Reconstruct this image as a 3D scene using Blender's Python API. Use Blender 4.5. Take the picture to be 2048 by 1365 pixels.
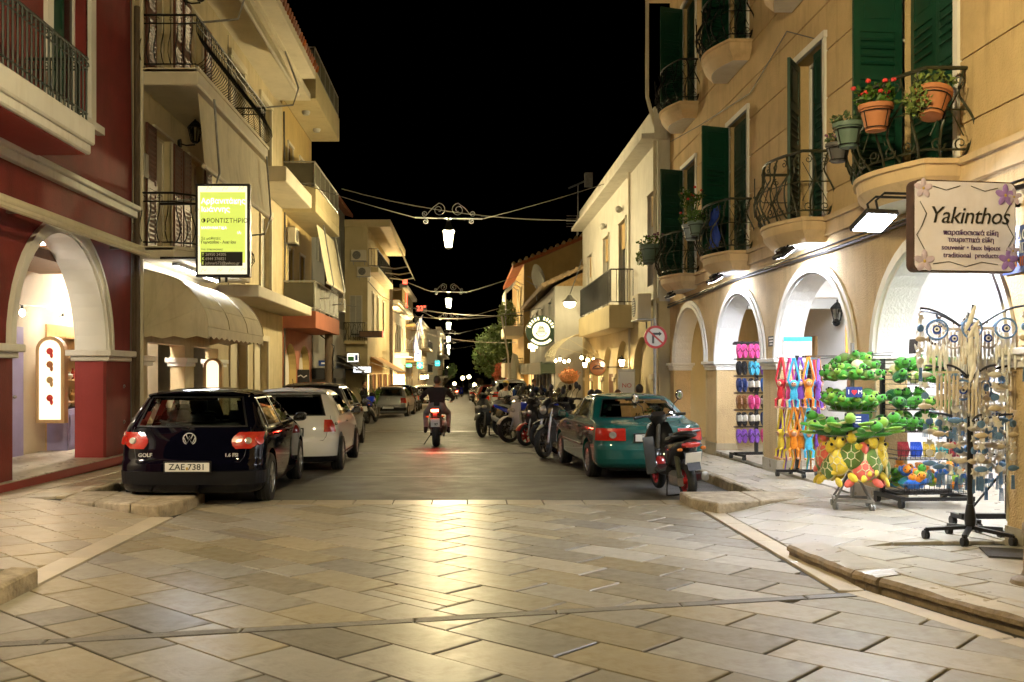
import bpy, bmesh, math, random
from mathutils import Vector as V, Matrix
for o in list(bpy.data.objects): bpy.data.objects.remove(o, do_unlink=True)
sc = bpy.context.scene
C = sc.collection
R = math.radians
PI = math.pi
# ------------------------------------------------------------------ camera, world, exposure
cam = bpy.data.cameras.new('camera'); co = bpy.data.objects.new('camera', cam); C.objects.link(co)
co.location = (0, 0, 1.6); co.rotation_euler = (R(90), 0, 0)
cam.lens = 35; cam.sensor_width = 36; cam.sensor_fit = 'HORIZONTAL'
cam.shift_x = 0.0459; cam.shift_y = 0.0305
cam.clip_start = 0.1; cam.clip_end = 1500
cam.dof.use_dof = True; cam.dof.focus_distance = 14.0; cam.dof.aperture_fstop = 4.0
sc.camera = co
w = bpy.data.worlds.new('World'); sc.world = w; w.use_nodes = True
nt = w.node_tree
sky = nt.nodes.new('ShaderNodeTexSky'); sky.sky_type = 'NISHITA'; sky.sun_disc = False
sky.sun_elevation = R(-9); sky.sun_rotation = R(180)
nt.links.new(sky.outputs[0], nt.nodes['Background'].inputs[0])
nt.nodes['Background'].inputs[1].default_value = 0.02
sc.view_settings.view_transform = 'Standard'; sc.view_settings.look = 'None'
sc.view_settings.exposure = 1.65; sc.view_settings.gamma = 1.0
sc.view_settings.use_curve_mapping = False
sc.render.engine = 'CYCLES'
sc.cycles.use_denoising = True
sc.cycles.sample_clamp_indirect = 4.0
sc.cycles.sample_clamp_direct = 0.0
sc.cycles.max_bounces = 6; sc.cycles.diffuse_bounces = 3; sc.cycles.glossy_bounces = 3
sc.cycles.transparent_max_bounces = 8; sc.cycles.transmission_bounces = 2
sc.cycles.caustics_reflective = False; sc.cycles.caustics_refractive = False
sc.cycles.use_light_tree = True
# ------------------------------------------------------------------ helpers
OFF = [V((0, 0, 0))]          # world offset taken off parts built in world coordinates
def gz(y): return -0.014 * max(0.0, y - 12.5)
class MB:
    def __init__(s): s.v = []; s.f = []; s.mi = []; s.sm = []; s.M = None
    def add(s, vs, fs, mi=0, sm=False):
        o = len(s.v)
        if s.M is not None: s.v += [tuple(s.M @ V(p)) for p in vs]
        else: s.v += [tuple(p) for p in vs]
        for f in fs:
            s.f.append(tuple(i + o for i in f)); s.mi.append(mi); s.sm.append(sm)
        return s
    def box(s, x0, x1, y0, y1, z0, z1, mi=0):
        x0, x1 = min(x0, x1), max(x0, x1); y0, y1 = min(y0, y1), max(y0, y1); z0, z1 = min(z0, z1), max(z0, z1)
        return s.add([(x0,y0,z0),(x1,y0,z0),(x1,y1,z0),(x0,y1,z0),(x0,y0,z1),(x1,y0,z1),(x1,y1,z1),(x0,y1,z1)],
              [(0,3,2,1),(4,5,6,7),(0,1,5,4),(1,2,6,5),(2,3,7,6),(3,0,4,7)], mi)
    def cb(s, c, d, rot=None, mi=0):
        T = Matrix.Translation(V(c)) @ (rot.to_4x4() if rot is not None else Matrix())
        x, y, z = d[0]/2, d[1]/2, d[2]/2
        return s.add([tuple(T @ V(p)) for p in [(-x,-y,-z),(x,-y,-z),(x,y,-z),(-x,y,-z),(-x,-y,z),(x,-y,z),(x,y,z),(-x,y,z)]],
              [(0,3,2,1),(4,5,6,7),(0,1,5,4),(1,2,6,5),(2,3,7,6),(3,0,4,7)], mi)
    def bar(s, p, q, a, b=None, mi=0):
        p, q = V(p), V(q); d = q - p
        if d.length < 1e-6: return s
        return s.cb((p + q) / 2, (a, b or a, d.length), d.to_track_quat('Z', 'Y').to_matrix(), mi)
    def tube(s, pts, r, n=6, mi=0, closed=False):
        pts = [V(p) for p in pts]; N = len(pts); vs = []; fs = []
        up = V((0.13, 0.21, 0.97))
        for i, p in enumerate(pts):
            a = pts[(i-1) % N] if (closed or i > 0) else p
            b = pts[(i+1) % N] if (closed or i < N-1) else p
            t = (b - a)
            if t.length < 1e-9: t = V((0,0,1))
            t.normalize()
            n1 = t.cross(up)
            if n1.length < 1e-3: n1 = t.cross(V((1,0,0)))
            n1.normalize(); n2 = n1.cross(t)
            rr = r[i] if isinstance(r, (list, tuple)) else r
            for k in range(n):
                an = 2*PI*k/n
                vs.append(p + (n1*math.cos(an) + n2*math.sin(an))*rr)
        for i in range(N if closed else N-1):
            j = (i+1) % N
            for k in range(n):
                k2 = (k+1) % n
                fs.append((i*n+k, i*n+k2, j*n+k2, j*n+k))
        if not closed:
            fs.append(tuple(range(n))); fs.append(tuple((N-1)*n + k for k in range(n-1, -1, -1)))
        return s.add(vs, fs, mi, n > 4)
    def lathe(s, prof, n=12, T=None, mi=0, sm=True, cap=True):
        vs = []; fs = []
        for (r, z) in prof:
            for k in range(n):
                a = 2*PI*k/n; p = V((r*math.cos(a), r*math.sin(a), z))
                vs.append(T @ p if T is not None else p)
        m = len(prof)
        for i in range(m-1):
            for k in range(n):
                k2 = (k+1) % n
                fs.append((i*n+k, i*n+k2, (i+1)*n+k2, (i+1)*n+k))
        if cap:
            fs.append(tuple(range(n-1, -1, -1))); fs.append(tuple((m-1)*n + k for k in range(n)))
        return s.add(vs, fs, mi, sm)
    def ell(s, c, r, rot=None, nu=10, nv=6, mi=0):
        T = Matrix.Translation(V(c)) @ (rot.to_4x4() if rot is not None else Matrix())
        prof = [(math.sin(PI*(i+0.02)/(nv+0.04)), -math.cos(PI*(i+0.02)/(nv+0.04))) for i in range(nv+1)]
        S = Matrix.Diagonal((r[0], r[1], r[2], 1))
        return s.lathe(prof, nu, T @ S, mi)
    def prism(s, pts, d, mi=0):
        pts = [V(p) for p in pts]; d = V(d); n = len(pts)
        vs = pts + [p + d for p in pts]
        fs = [tuple(range(n)), tuple(range(2*n-1, n-1, -1))] + [(i, n+i, n+(i+1) % n, (i+1) % n) for i in range(n)]
        return s.add(vs, fs, mi)
    def loft(s, secs, n=10, mi=0):
        # secs: (centre, right vector, up vector) half-axes of an ellipse-like ring
        vs = []; fs = []; m = len(secs)
        for (c, a, b) in secs:
            c, a, b = V(c), V(a), V(b)
            for k in range(n):
                t = 2*PI*k/n; cx, sx = math.cos(t), math.sin(t)
                e = 0.75
                vs.append(c + a*math.copysign(abs(cx)**e, cx) + b*math.copysign(abs(sx)**e, sx))
        for i in range(m-1):
            for k in range(n):
                k2 = (k+1) % n
                fs.append((i*n+k, i*n+k2, (i+1)*n+k2, (i+1)*n+k))
        fs.append(tuple(range(n-1, -1, -1))); fs.append(tuple((m-1)*n+k for k in range(n)))
        return s.add(vs, fs, mi, True)
    def build(s, name, mats, parent=None, bevel=0, sharp=40, local=False, recalc=True):
        me = bpy.data.meshes.new(name)
        o = V((0,0,0)) if local else OFF[0]
        me.from_pydata([(a-o.x, b-o.y, c-o.z) for a, b, c in s.v], [], s.f)
        if not isinstance(mats, (list, tuple)): mats = [mats]
        for m in mats: me.materials.append(m)
        me.polygons.foreach_set('material_index', s.mi)
        me.polygons.foreach_set('use_smooth', s.sm)
        if recalc or bevel:
            bm = bmesh.new(); bm.from_mesh(me)
            if bevel:
                bmesh.ops.bevel(bm, geom=[e for e in bm.edges if e.calc_face_angle(0) > 0.5], offset=bevel, segments=1, affect='EDGES')
            bmesh.ops.recalc_face_normals(bm, faces=bm.faces)
            bm.to_mesh(me); bm.free()
        me.update()
        if any(s.sm): me.set_sharp_from_angle(angle=R(sharp))
        ob = bpy.data.objects.new(name, me); C.objects.link(ob)
        if parent is not None: ob.parent = parent
        return ob
def tag(o, label, cat, group=None):
    o['label'] = label; o['category'] = cat
    if group: o['group'] = group
    return o
def thing(name, label, cat, loc=(0,0,0), rz=0, group=None):
    o = bpy.data.objects.new(name, None); C.objects.link(o)
    o.empty_display_size = 0.1
    o.location = loc; o.rotation_euler = (0, 0, rz)
    return tag(o, label, cat, group)
def empty(name, parent, loc=(0,0,0), rot=(0,0,0)):
    o = bpy.data.objects.new(name, None); C.objects.link(o); o.parent = parent
    o.location = loc; o.rotation_euler = rot; return o
def structure(o): o['kind'] = 'structure'; return o
def stuff(o): o['kind'] = 'stuff'; return o
KIDS = {}
def copy_tree(o, parent=None, loc=None, rot=None, label=None, group=None, scale=None, swap=None):
    kids = [c for c in o.children]
    c = o.copy(); C.objects.link(c)
    if parent is not None: c.parent = parent
    if loc is not None: c.location = loc
    if rot is not None: c.rotation_euler = rot
    if scale is not None: c.scale = scale if not isinstance(scale, (int, float)) else (scale,)*3
    if label: c['label'] = label
    if group: c['group'] = group
    if swap and c.type == 'MESH':
        for sl in c.material_slots:
            if sl.material and sl.material.name in swap:
                m = swap[sl.material.name]; sl.link = 'OBJECT'; sl.material = m
    for k in kids: copy_tree(k, c, swap=swap)
    return c
def piece(src, parent, loc, rot=None):
    c = src.copy(); C.objects.link(c); c.parent = parent; c.location = loc
    if rot is not None: c.rotation_euler = rot
    return c
def text_mesh(txt, size, align='CENTER', extr=0.002, font=None, shear=0, space=1.0, bold=0.0):
    cu = bpy.data.curves.new('lettering', 'FONT'); cu.body = txt; cu.size = size
    cu.align_x = align; cu.align_y = 'CENTER'; cu.extrude = extr; cu.shear = shear; cu.space_character = space
    cu.offset = bold; cu.resolution_u = 3
    ob = bpy.data.objects.new('lettering', cu); C.objects.link(ob)
    dg = bpy.context.evaluated_depsgraph_get(); dg.update()
    me = bpy.data.meshes.new_from_object(ob.evaluated_get(dg))
    bpy.data.objects.remove(ob, do_unlink=True); bpy.data.curves.remove(cu)
    return me
def lettering(txt, size, m, parent, T, name='lettering', **k):
    me = text_mesh(txt, size, **k)
    me.materials.clear(); me.materials.append(m)
    me.transform(T)
    o = bpy.data.objects.new(name, me); C.objects.link(o); o.parent = parent
    return o
# text frame: right vector, up vector, origin
def frame(o, right, up):
    r, u = V(right).normalized(), V(up).normalized(); n = r.cross(u)
    return Matrix(((r.x,u.x,n.x,o[0]),(r.y,u.y,n.y,o[1]),(r.z,u.z,n.z,o[2]),(0,0,0,1)))
# ------------------------------------------------------------------ materials
def mat(name, col, rough=.6, metal=0., var=.12, scale=3., bump=0., bscale=40., coat=0., rnd=0., streak=0., spec=.5, rvar=0., col2=None, zs=1.0, sheen=0., alpha=None, sss=0):
    m = bpy.data.materials.new(name); m.use_nodes = True
    t = m.node_tree; N = t.nodes; L = t.links; b = N['Principled BSDF']
    b.inputs['Metallic'].default_value = metal; b.inputs['Roughness'].default_value = rough
    b.inputs['Specular IOR Level'].default_value = spec
    b.inputs['Coat Weight'].default_value = coat; b.inputs['Coat Roughness'].default_value = .04
    if sheen: b.inputs['Sheen Weight'].default_value = sheen
    tc = N.new('ShaderNodeTexCoord'); mp = N.new('ShaderNodeMapping'); mp.inputs['Scale'].default_value = (1, 1, zs)
    L.new(tc.outputs['Object'], mp.inputs['Vector'])
    no = N.new('ShaderNodeTexNoise'); no.inputs['Scale'].default_value = scale; no.inputs['Detail'].default_value = 7; no.inputs['Roughness'].default_value = .62
    L.new(mp.outputs[0], no.inputs['Vector'])
    mx = N.new('ShaderNodeMix'); mx.data_type = 'RGBA'
    c2 = col2 if col2 else tuple(min(1, c*(1+var)) for c in col)
    mx.inputs[6].default_value = (*[c*(1-var) for c in col], 1); mx.inputs[7].default_value = (*c2, 1)
    rp = N.new('ShaderNodeMapRange'); rp.inputs[1].default_value = .3; rp.inputs[2].default_value = .7
    L.new(no.outputs['Fac'], rp.inputs[0]); L.new(rp.outputs[0], mx.inputs[0])
    out = mx.outputs[2]
    if streak:
        mp2 = N.new('ShaderNodeMapping'); mp2.inputs['Scale'].default_value = (3.5, 3.5, .45)
        L.new(tc.outputs['Object'], mp2.inputs['Vector'])
        n2 = N.new('ShaderNodeTexNoise'); n2.inputs['Scale'].default_value = 1.2; n2.inputs['Detail'].default_value = 8; n2.inputs['Roughness'].default_value = .7
        L.new(mp2.outputs[0], n2.inputs['Vector'])
        r2 = N.new('ShaderNodeMapRange'); r2.inputs[1].default_value = .52; r2.inputs[2].default_value = .78; r2.inputs[4].default_value = streak
        L.new(n2.outputs['Fac'], r2.inputs[0])
        m2 = N.new('ShaderNodeMix'); m2.data_type = 'RGBA'; m2.blend_type = 'MULTIPLY'
        m2.inputs[7].default_value = (.42, .36, .28, 1)
        L.new(out, m2.inputs[6]); L.new(r2.outputs[0], m2.inputs[0]); out = m2.outputs[2]
    if rnd:
        oi = N.new('ShaderNodeObjectInfo'); h = N.new('ShaderNodeHueSaturation')
        r3 = N.new('ShaderNodeMapRange'); r3.inputs[3].default_value = 1-rnd; r3.inputs[4].default_value = 1+rnd
        L.new(oi.outputs['Random'], r3.inputs[0]); L.new(r3.outputs[0], h.inputs['Value'])
        ml = N.new('ShaderNodeMath'); ml.operation = 'MULTIPLY'; ml.inputs[1].default_value = 7.31
        fr = N.new('ShaderNodeMath'); fr.operation = 'FRACT'
        L.new(oi.outputs['Random'], ml.inputs[0]); L.new(ml.outputs[0], fr.inputs[0])
        r4 = N.new('ShaderNodeMapRange'); r4.inputs[3].default_value = 1-rnd*1.6; r4.inputs[4].default_value = 1+rnd*.9
        L.new(fr.outputs[0], r4.inputs[0]); L.new(r4.outputs[0], h.inputs['Saturation'])
        L.new(out, h.inputs['Color']); out = h.outputs[0]
    L.new(out, b.inputs['Base Color'])
    if rvar:
        r5 = N.new('ShaderNodeMapRange'); r5.inputs[1].default_value = .3; r5.inputs[2].default_value = .7
        r5.inputs[3].default_value = rough-rvar; r5.inputs[4].default_value = rough+rvar
        n5 = N.new('ShaderNodeTexNoise'); n5.inputs['Scale'].default_value = scale*1.7; n5.inputs['Detail'].default_value = 6
        L.new(tc.outputs['Object'], n5.inputs['Vector']); L.new(n5.outputs['Fac'], r5.inputs[0]); L.new(r5.outputs[0], b.inputs['Roughness'])
    if bump:
        n3 = N.new('ShaderNodeTexNoise'); n3.inputs['Scale'].default_value = bscale; n3.inputs['Detail'].default_value = 4
        L.new(tc.outputs['Object'], n3.inputs['Vector'])
        bp = N.new('ShaderNodeBump'); bp.inputs['Strength'].default_value = bump; bp.inputs['Distance'].default_value = .02
        L.new(n3.outputs['Fac'], bp.inputs['Height']); L.new(bp.outputs[0], b.inputs['Normal'])
    return m
def emit(name, col, st, base=None):
    m = bpy.data.materials.new(name); m.use_nodes = True
    b = m.node_tree.nodes['Principled BSDF']
    b.inputs['Base Color'].default_value = (*(base or col), 1); b.inputs['Roughness'].default_value = .4
    b.inputs['Emission Color'].default_value = (*col, 1); b.inputs['Emission Strength'].default_value = st
    return m
def glassy(name, tint=(.25,.28,.27), rough=.02, fac=None):
    m = bpy.data.materials.new(name); m.use_nodes = True
    t = m.node_tree; N = t.nodes; L = t.links
    for n in list(N):
        if n.type == 'BSDF_PRINCIPLED': N.remove(n)
    out = [n for n in N if n.type == 'OUTPUT_MATERIAL'][0]
    tr = N.new('ShaderNodeBsdfTransparent'); tr.inputs[0].default_value = (*tint, 1)
    gl = N.new('ShaderNodeBsdfGlossy'); gl.inputs['Roughness'].default_value = rough
    lw = N.new('ShaderNodeFresnel'); lw.inputs[0].default_value = 1.5
    mx = N.new('ShaderNodeMixShader')
    L.new(lw.outputs[0], mx.inputs[0]); L.new(tr.outputs[0], mx.inputs[1]); L.new(gl.outputs[0], mx.inputs[2]); L.new(mx.outputs[0], out.inputs[0])
    return m
K = {}
def k(n, *a, **kw): K[n] = mat(n, *a, **kw)
k('slab', (.28,.247,.183), .38, var=.10, scale=5, bump=.08, bscale=36, rnd=.30, rvar=.09, spec=.25, streak=.5)
k('slab_pale', (.36,.305,.21), .33, var=.15, scale=3, bump=.15, bscale=30, rnd=.15, rvar=.08, streak=.4)
k('slab_strip', (.47,.40,.28), .33, var=.15, scale=3, bump=.1, bscale=14, rnd=.08)
k('slab_right', (.38,.345,.275), .33, var=.13, scale=3, bump=.15, bscale=30, rnd=.13, rvar=.08, streak=.35)
k('grout', (.03,.025,.018), .8, var=.3, scale=8)
k('drain', (.15,.135,.115), .5, var=.25, scale=12, bump=.3, bscale=60, rnd=.1)
k('kerb', (.34,.28,.19), .7, var=.4, scale=8, bump=1.0, bscale=26, streak=.8, rnd=.1)
k('asphalt', (.060,.052,.040), .56, var=.28, scale=1.4, bump=.5, bscale=120, rvar=.08, spec=.3)
k('earth', (.08,.07,.055), .9, var=.3, scale=2)
k('stucco', (.56,.40,.20), .85, var=.15, scale=1.6, bump=.8, bscale=46, streak=.62)
k('stucco_smooth', (.60,.44,.25), .75, var=.12, scale=2, bump=.2, bscale=30, streak=.6)
k('white_paint', (.74,.72,.68), .55, var=.06, scale=2, bump=.12, bscale=40, streak=.35)
k('white_rough', (.78,.77,.75), .7, var=.06, scale=2, bump=.5, bscale=34)
k('white_clean', (.78,.77,.74), .5, var=.04, scale=2)
k('cream', (.54,.455,.28), .75, var=.14, scale=1.6, bump=.2, bscale=30, streak=.6)
k('cream_pale', (.62,.56,.43), .7, var=.08, scale=1.5, bump=.1, bscale=30, streak=.28)
k('yellow_wall', (.52,.38,.15), .8, var=.1, scale=1.2, bump=.15, bscale=30, streak=.35)
k('yellow_pale', (.52,.43,.24), .8, var=.1, scale=1.2, bump=.15, bscale=30, streak=.3)
k('red_wall', (.17,.017,.014), .75, var=.22, scale=1.5, bump=.25, bscale=36, streak=.55)
k('red_pier', (.30,.035,.035), .6, var=.1, scale=1.5, bump=.1, bscale=30, streak=.2)
k('salmon', (.38,.12,.06), .75, var=.1, scale=2, streak=.3)
k('grey_wall', (.20,.20,.19), .8, var=.1, scale=1.2, bump=.1, bscale=30, streak=.3)
k('grey_pale', (.40,.39,.35), .8, var=.1, scale=1.2, bump=.1, bscale=30, streak=.3)
k('ochre', (.36,.235,.085), .8, var=.12, scale=1.2, bump=.1, bscale=30, streak=.35)
k('stone_pale', (.55,.48,.34), .8, var=.1, scale=1.2, bump=.1, bscale=30, streak=.3)
k('green_shutter', (.004,.042,.022), .45, var=.2, scale=5, bump=.05, rnd=.08)
k('brown_shutter', (.115,.032,.014), .5, var=.25, scale=6, rnd=.1, zs=.3)
k('brown_wood', (.14,.06,.025), .55, var=.25, scale=6, zs=.3)
k('grey_shutter', (.36,.34,.28), .55, var=.1, scale=4, rnd=.06)
k('dark_opening', (.010,.010,.011), .25, var=.1)
k('iron', (.006,.006,.006), .5, metal=0, var=.3, scale=20, spec=.25)
k('iron_green', (.026,.027,.011), .5, metal=0, var=.35, scale=14)
k('galv', (.30,.30,.29), .4, metal=.7, var=.2, scale=8)
k('alu', (.45,.44,.40), .4, metal=.7, var=.1, scale=8)
k('black_plastic', (.007,.007,.008), .42, var=.15, scale=10)
k('rubber', (.010,.010,.009), .8, var=.25, scale=16, bump=.2, bscale=60)
k('rim', (.42,.42,.42), .28, metal=.85, var=.06)
k('chrome', (.7,.7,.7), .12, metal=1, var=.02)
k('tile_red', (.30,.10,.045), .8, var=.3, scale=9, rnd=.22)
k('roof_tile', (.23,.15,.07), .8, var=.35, scale=7, rnd=.2)
k('canvas', (.56,.50,.34), .8, var=.10, scale=3, bump=.1, bscale=120, streak=.5)
k('canvas_white', (.62,.56,.42), .8, var=.1, scale=2, streak=.4)
k('canvas_orange', (.5,.28,.1), .8, var=.1, scale=2, streak=.2)
k('canvas_dark', (.02,.02,.022), .8, var=.1, scale=2)
k('lavender', (.30,.28,.52), .5, var=.07, scale=4)
k('pale_wood', (.52,.34,.15), .5, var=.15, scale=5, zs=.25)
k('terracotta', (.42,.16,.06), .75, var=.15, scale=6)
k('pot_green', (.10,.15,.11), .6, var=.12, scale=6)
k('pot_grey', (.07,.065,.06), .6, var=.12, scale=6)
k('pot_bluegrey', (.22,.26,.28), .6, var=.12, scale=6)
k('leaf', (.055,.11,.018), .6, var=.4, scale=6, rnd=.2)
k('leaf_dark', (.035,.075,.014), .6, var=.4, scale=3)
k('leaf_pale', (.14,.19,.04), .6, var=.3, scale=9)
k('flower_red', (.62,.045,.04), .6, var=.2, scale=20)
k('flower_purple', (.18,.06,.12), .6, var=.2, scale=20)
k('bark', (.10,.07,.045), .9, var=.4, scale=7, bump=.6, bscale=20, zs=.3)
k('skin', (.45,.22,.13), .5, var=.06)
k('hair_dark', (.012,.009,.007), .5, var=.3, scale=30)
k('hair_red', (.10,.035,.015), .5, var=.3, scale=30)
k('cloth_black', (.005,.004,.0045), .9, var=.2, scale=12, bump=.2, bscale=30)
k('cloth_grey', (.16,.15,.14), .9, var=.2, scale=14, bump=.2, bscale=30)
k('cloth_white', (.66,.63,.57), .9, var=.08, scale=8, bump=.2, bscale=20)
k('cloth_green', (.05,.08,.05), .9, var=.15, scale=10)
k('cloth_olive', (.35,.30,.08), .9, var=.15, scale=10)
k('cap_yellow', (.45,.32,.08), .8, var=.1)
k('plate_white', (.72,.72,.70), .45, var=.03)
k('ink_black', (.012,.012,.014), .5, var=.02)
k('ink_purple', (.09,.05,.16), .6, var=.1)
k('ink_blue', (.01,.03,.22), .5, var=.05)
k('ink_white', (.8,.8,.8), .5, var=.02)
k('sign_red', (.5,.02,.015), .45, var=.05)
k('sign_blue', (.012,.05,.26), .45, var=.05)
k('seat_grey', (.08,.085,.09), .85, var=.15, scale=9)
k('seat_bluegrey', (.16,.2,.22), .85, var=.12, scale=9)
K['car_glass'] = glassy('car_glass', (.55,.60,.57))
K['car_glass_dark'] = glassy('car_glass_dark', (.05,.055,.055))
K['pane'] = glassy('pane', (.75,.78,.76))
K['lantern_glow'] = emit('lantern_glow', (1.0, .82, .44), 400)
K['lantern_far'] = emit('lantern_far', (1.0, .80, .45), 12)
K['flood_glow'] = emit('flood_glow', (.80, .86, 1.0), 210)
K['ceiling_glow'] = emit('ceiling_glow', (.88, .92, 1.0), 80)
K['shop_glow'] = emit('shop_glow', (1.0, .86, .70), 95)
K['bulb_glow'] = emit('bulb_glow', (1.0, .72, .36), 35)
K['bulb_white'] = emit('bulb_white', (1.0, .9, .78), 90)
K['panel_glow'] = emit('panel_glow', (1.0, .82, .55), .5)
K['brake_glow'] = emit('brake_glow', (1.0, .04, .02), 110)
K['neon_red'] = emit('neon_red', (1.0, .06, .03), 2.5)
K['neon_green'] = emit('neon_green', (.02, .75, .38), 0.8)
K['neon_cyan'] = emit('neon_cyan', (.05, .65, .7), 0.7)
K['neon_white'] = emit('neon_white', (.95, .97, 1.0), 0.55)
K['sign_white_glow'] = emit('sign_white_glow', (1.0, .96, .86), 0.5)
K['sign_cream_glow'] = emit('sign_cream_glow', (1.0, .93, .62), 0.34)
K['sign_lime_glow'] = emit('sign_lime_glow', (.62, .74, .13), 0.3)
K['warm_window'] = emit('warm_window', (1.0, .62, .22), 0.7)
def paint(n, col, coat=1.0, spec=.15, **kw): K[n] = mat(n, col, .5, var=.04, scale=1.5, coat=coat, spec=spec, **kw)
paint('paint_black', (.002,.002,.006), coat=.65, spec=.0); paint('paint_white', (.72,.715,.70)); paint('paint_dark', (.02,.017,.015), coat=.8, spec=.05)
paint('paint_silver', (.34,.34,.34), metal=.5); paint('paint_green', (.002,.075,.066)); paint('paint_red', (.16,.015,.012))
paint('paint_blue', (.01,.03,.13)); paint('paint_beige', (.30,.27,.21)); paint('bike_blue', (.01,.035,.5)); paint('bike_white', (.5,.47,.41)); paint('bike_dark', (.01,.01,.011)); paint('bike_grey', (.05,.055,.06))
paint('bike_red', (.3,.015,.015))
K['lens_red'] = mat('lens_red', (.42,.018,.010), .18, var=.15, scale=30, coat=1)
K['lens_amber'] = mat('lens_amber', (.55,.16,.02), .2, var=.1, coat=1)
K['lens_clear'] = mat('lens_clear', (.5,.48,.45), .12, metal=.5, var=.1, coat=1)
k('red_leaf', (.30,.07,.03), .6, var=.5, scale=4)
k('leaf_tree', (.045,.082,.012), .6, var=.4, scale=2)
K['shop_lit'] = emit('shop_lit', (1.0, .72, .35), 1.2)
k('iron_dkgreen', (.004,.012,.008), .5, metal=0, var=.3, scale=20)
k('leaf_palm', (.10,.22,.03), .5, var=.3, scale=9)
K['bulb_shop'] = emit('bulb_shop', (1.0,.88,.72), 50)
K['flood_strip'] = emit('flood_strip', (.80,.86,1.0), 70)
K['neon_blue'] = emit('neon_blue', (.12,.10,1.0), 1)
K['uplight'] = emit('uplight', (1.0,.70,.34), 7000)
K['far_globe'] = emit('far_globe', (1.0,.76,.36), 14)
k('pl_g', (.05,.25,.06), .5)
k('white_house_paint', (.58,.55,.48), .6, var=.1, scale=2, bump=.15, bscale=40, streak=.5)
# ------------------------------------------------------------------ ground and paving
def clip(poly, reg):
    out = poly
    for i in range(len(reg)):
        a, b = reg[i], reg[(i+1) % len(reg)]
        inp, out = out, []
        def side(p): return (b[0]-a[0])*(p[1]-a[1]) - (b[1]-a[1])*(p[0]-a[0])
        for j in range(len(inp)):
            p, q = inp[j], inp[(j+1) % len(inp)]
            sp, sq = side(p), side(q)
            if sp >= 0: out.append(p)
            if (sp >= 0) != (sq >= 0):
                t = sp/(sp-sq); out.append((p[0]+(q[0]-p[0])*t, p[1]+(q[1]-p[1])*t))
        if len(out) < 3: return []
    return out
def area(p): return abs(sum(p[i][0]*p[(i+1) % len(p)][1]-p[(i+1) % len(p)][0]*p[i][1] for i in range(len(p))))/2
def slab_mesh(name, poly, zf, m, parent, gap=.0075, th=.03, jit=.002):
    cx = sum(p[0] for p in poly)/len(poly); cy = sum(p[1] for p in poly)/len(poly)
    ext = math.sqrt(area(poly)); f0 = 1-2*gap/ext; f1 = 1-2*(gap+.004)/ext
    dz = random.uniform(-jit, jit); tx = random.uniform(-1,1)*jit*2; ty = random.uniform(-1,1)*jit*2
    n = len(poly); vs = []
    for f, d in ((f0, -th), (f0, -.005), (f1, 0)):
        for p in poly:
            x = cx+(p[0]-cx)*f; y = cy+(p[1]-cy)*f
            vs.append((x-cx, y-cy, zf(x, y)+d+dz+tx*(x-cx)+ty*(y-cy)))
    b = MB()
    fs = [tuple(range(2*n, 3*n))]
    for r in (0, 1):
        for i in range(n):
            j = (i+1) % n; fs.append((r*n+i, r*n+j, (r+1)*n+j, (r+1)*n+i))
    b.add(vs, fs)
    o = b.build(name, m, parent, local=True, recalc=False); o.location = (cx, cy, 0); return o
def tiling(name, regions, ang, a, b, zf, m, parent, org=(0,0), seed=1, bond=.5, mats2=None, jit=.002, amin=.012, split=0):
    random.seed(seed); ca, sa = math.cos(ang), math.sin(ang); cnt = 0
    xs = [p[0] for r in regions for p in r]; ys = [p[1] for r in regions for p in r]
    ext = max(max(xs)-min(xs), max(ys)-min(ys))
    cx, cy = (max(xs)+min(xs))/2, (max(ys)+min(ys))/2
    nr = int(ext/b)+2; nc = int(ext/a)+2
    for j in range(-nr, nr+1):
        sh = (bond*(j % 2) + random.uniform(-.08, .08)*(1 if bond else 0))*a
        for i in range(-nc, nc+1):
            u0, v0 = i*a+sh, j*b
            qs = [(u0, v0, a, b)]
            if split and random.random() < split:
                qs = [(u0, v0, a/2, b), (u0+a/2, v0, a/2, b)] if random.random() < .6 else [(u0, v0+b/3*t, a, b/3) for t in range(3)]
            for (u, v, aa, bb) in qs:
                quad = [(u, v), (u+aa, v), (u+aa, v+bb), (u, v+bb)]
                quad = [(cx+org[0]+x*ca-y*sa, cy+org[1]+x*sa+y*ca) for x, y in quad]
                for r in regions:
                    p = clip(quad, r)
                    if len(p) >= 3 and area(p) > amin:
                        mm = m if not mats2 or random.random() > .12 else mats2
                        slab_mesh(name, p, zf, mm, parent, jit=jit); cnt += 1
    return cnt
g = MB()
ys = [-30, 12.5, 60, 150, 400, 1200]
for i in range(len(ys)-1):
    y0, y1 = ys[i], ys[i+1]
    g.add([(-700,y0,gz(y0)-.35),(700,y0,gz(y0)-.35),(700,y1,gz(min(y1,150))-.35),(-700,y1,gz(min(y1,150))-.35)], [(0,1,2,3)])
structure(g.build('ground', K['earth']))
road = MB()
ys = [12.48, 30, 60, 100, 190]
for i in range(len(ys)-1):
    road.add([(-4.75,ys[i],gz(ys[i])-.004),(3.75,ys[i],gz(ys[i])-.004),(3.75,ys[i+1],gz(ys[i+1])-.004),(-4.75,ys[i+1],gz(ys[i+1])-.004)], [(0,1,2,3)])
structure(road.build('road', K['asphalt']))
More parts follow.
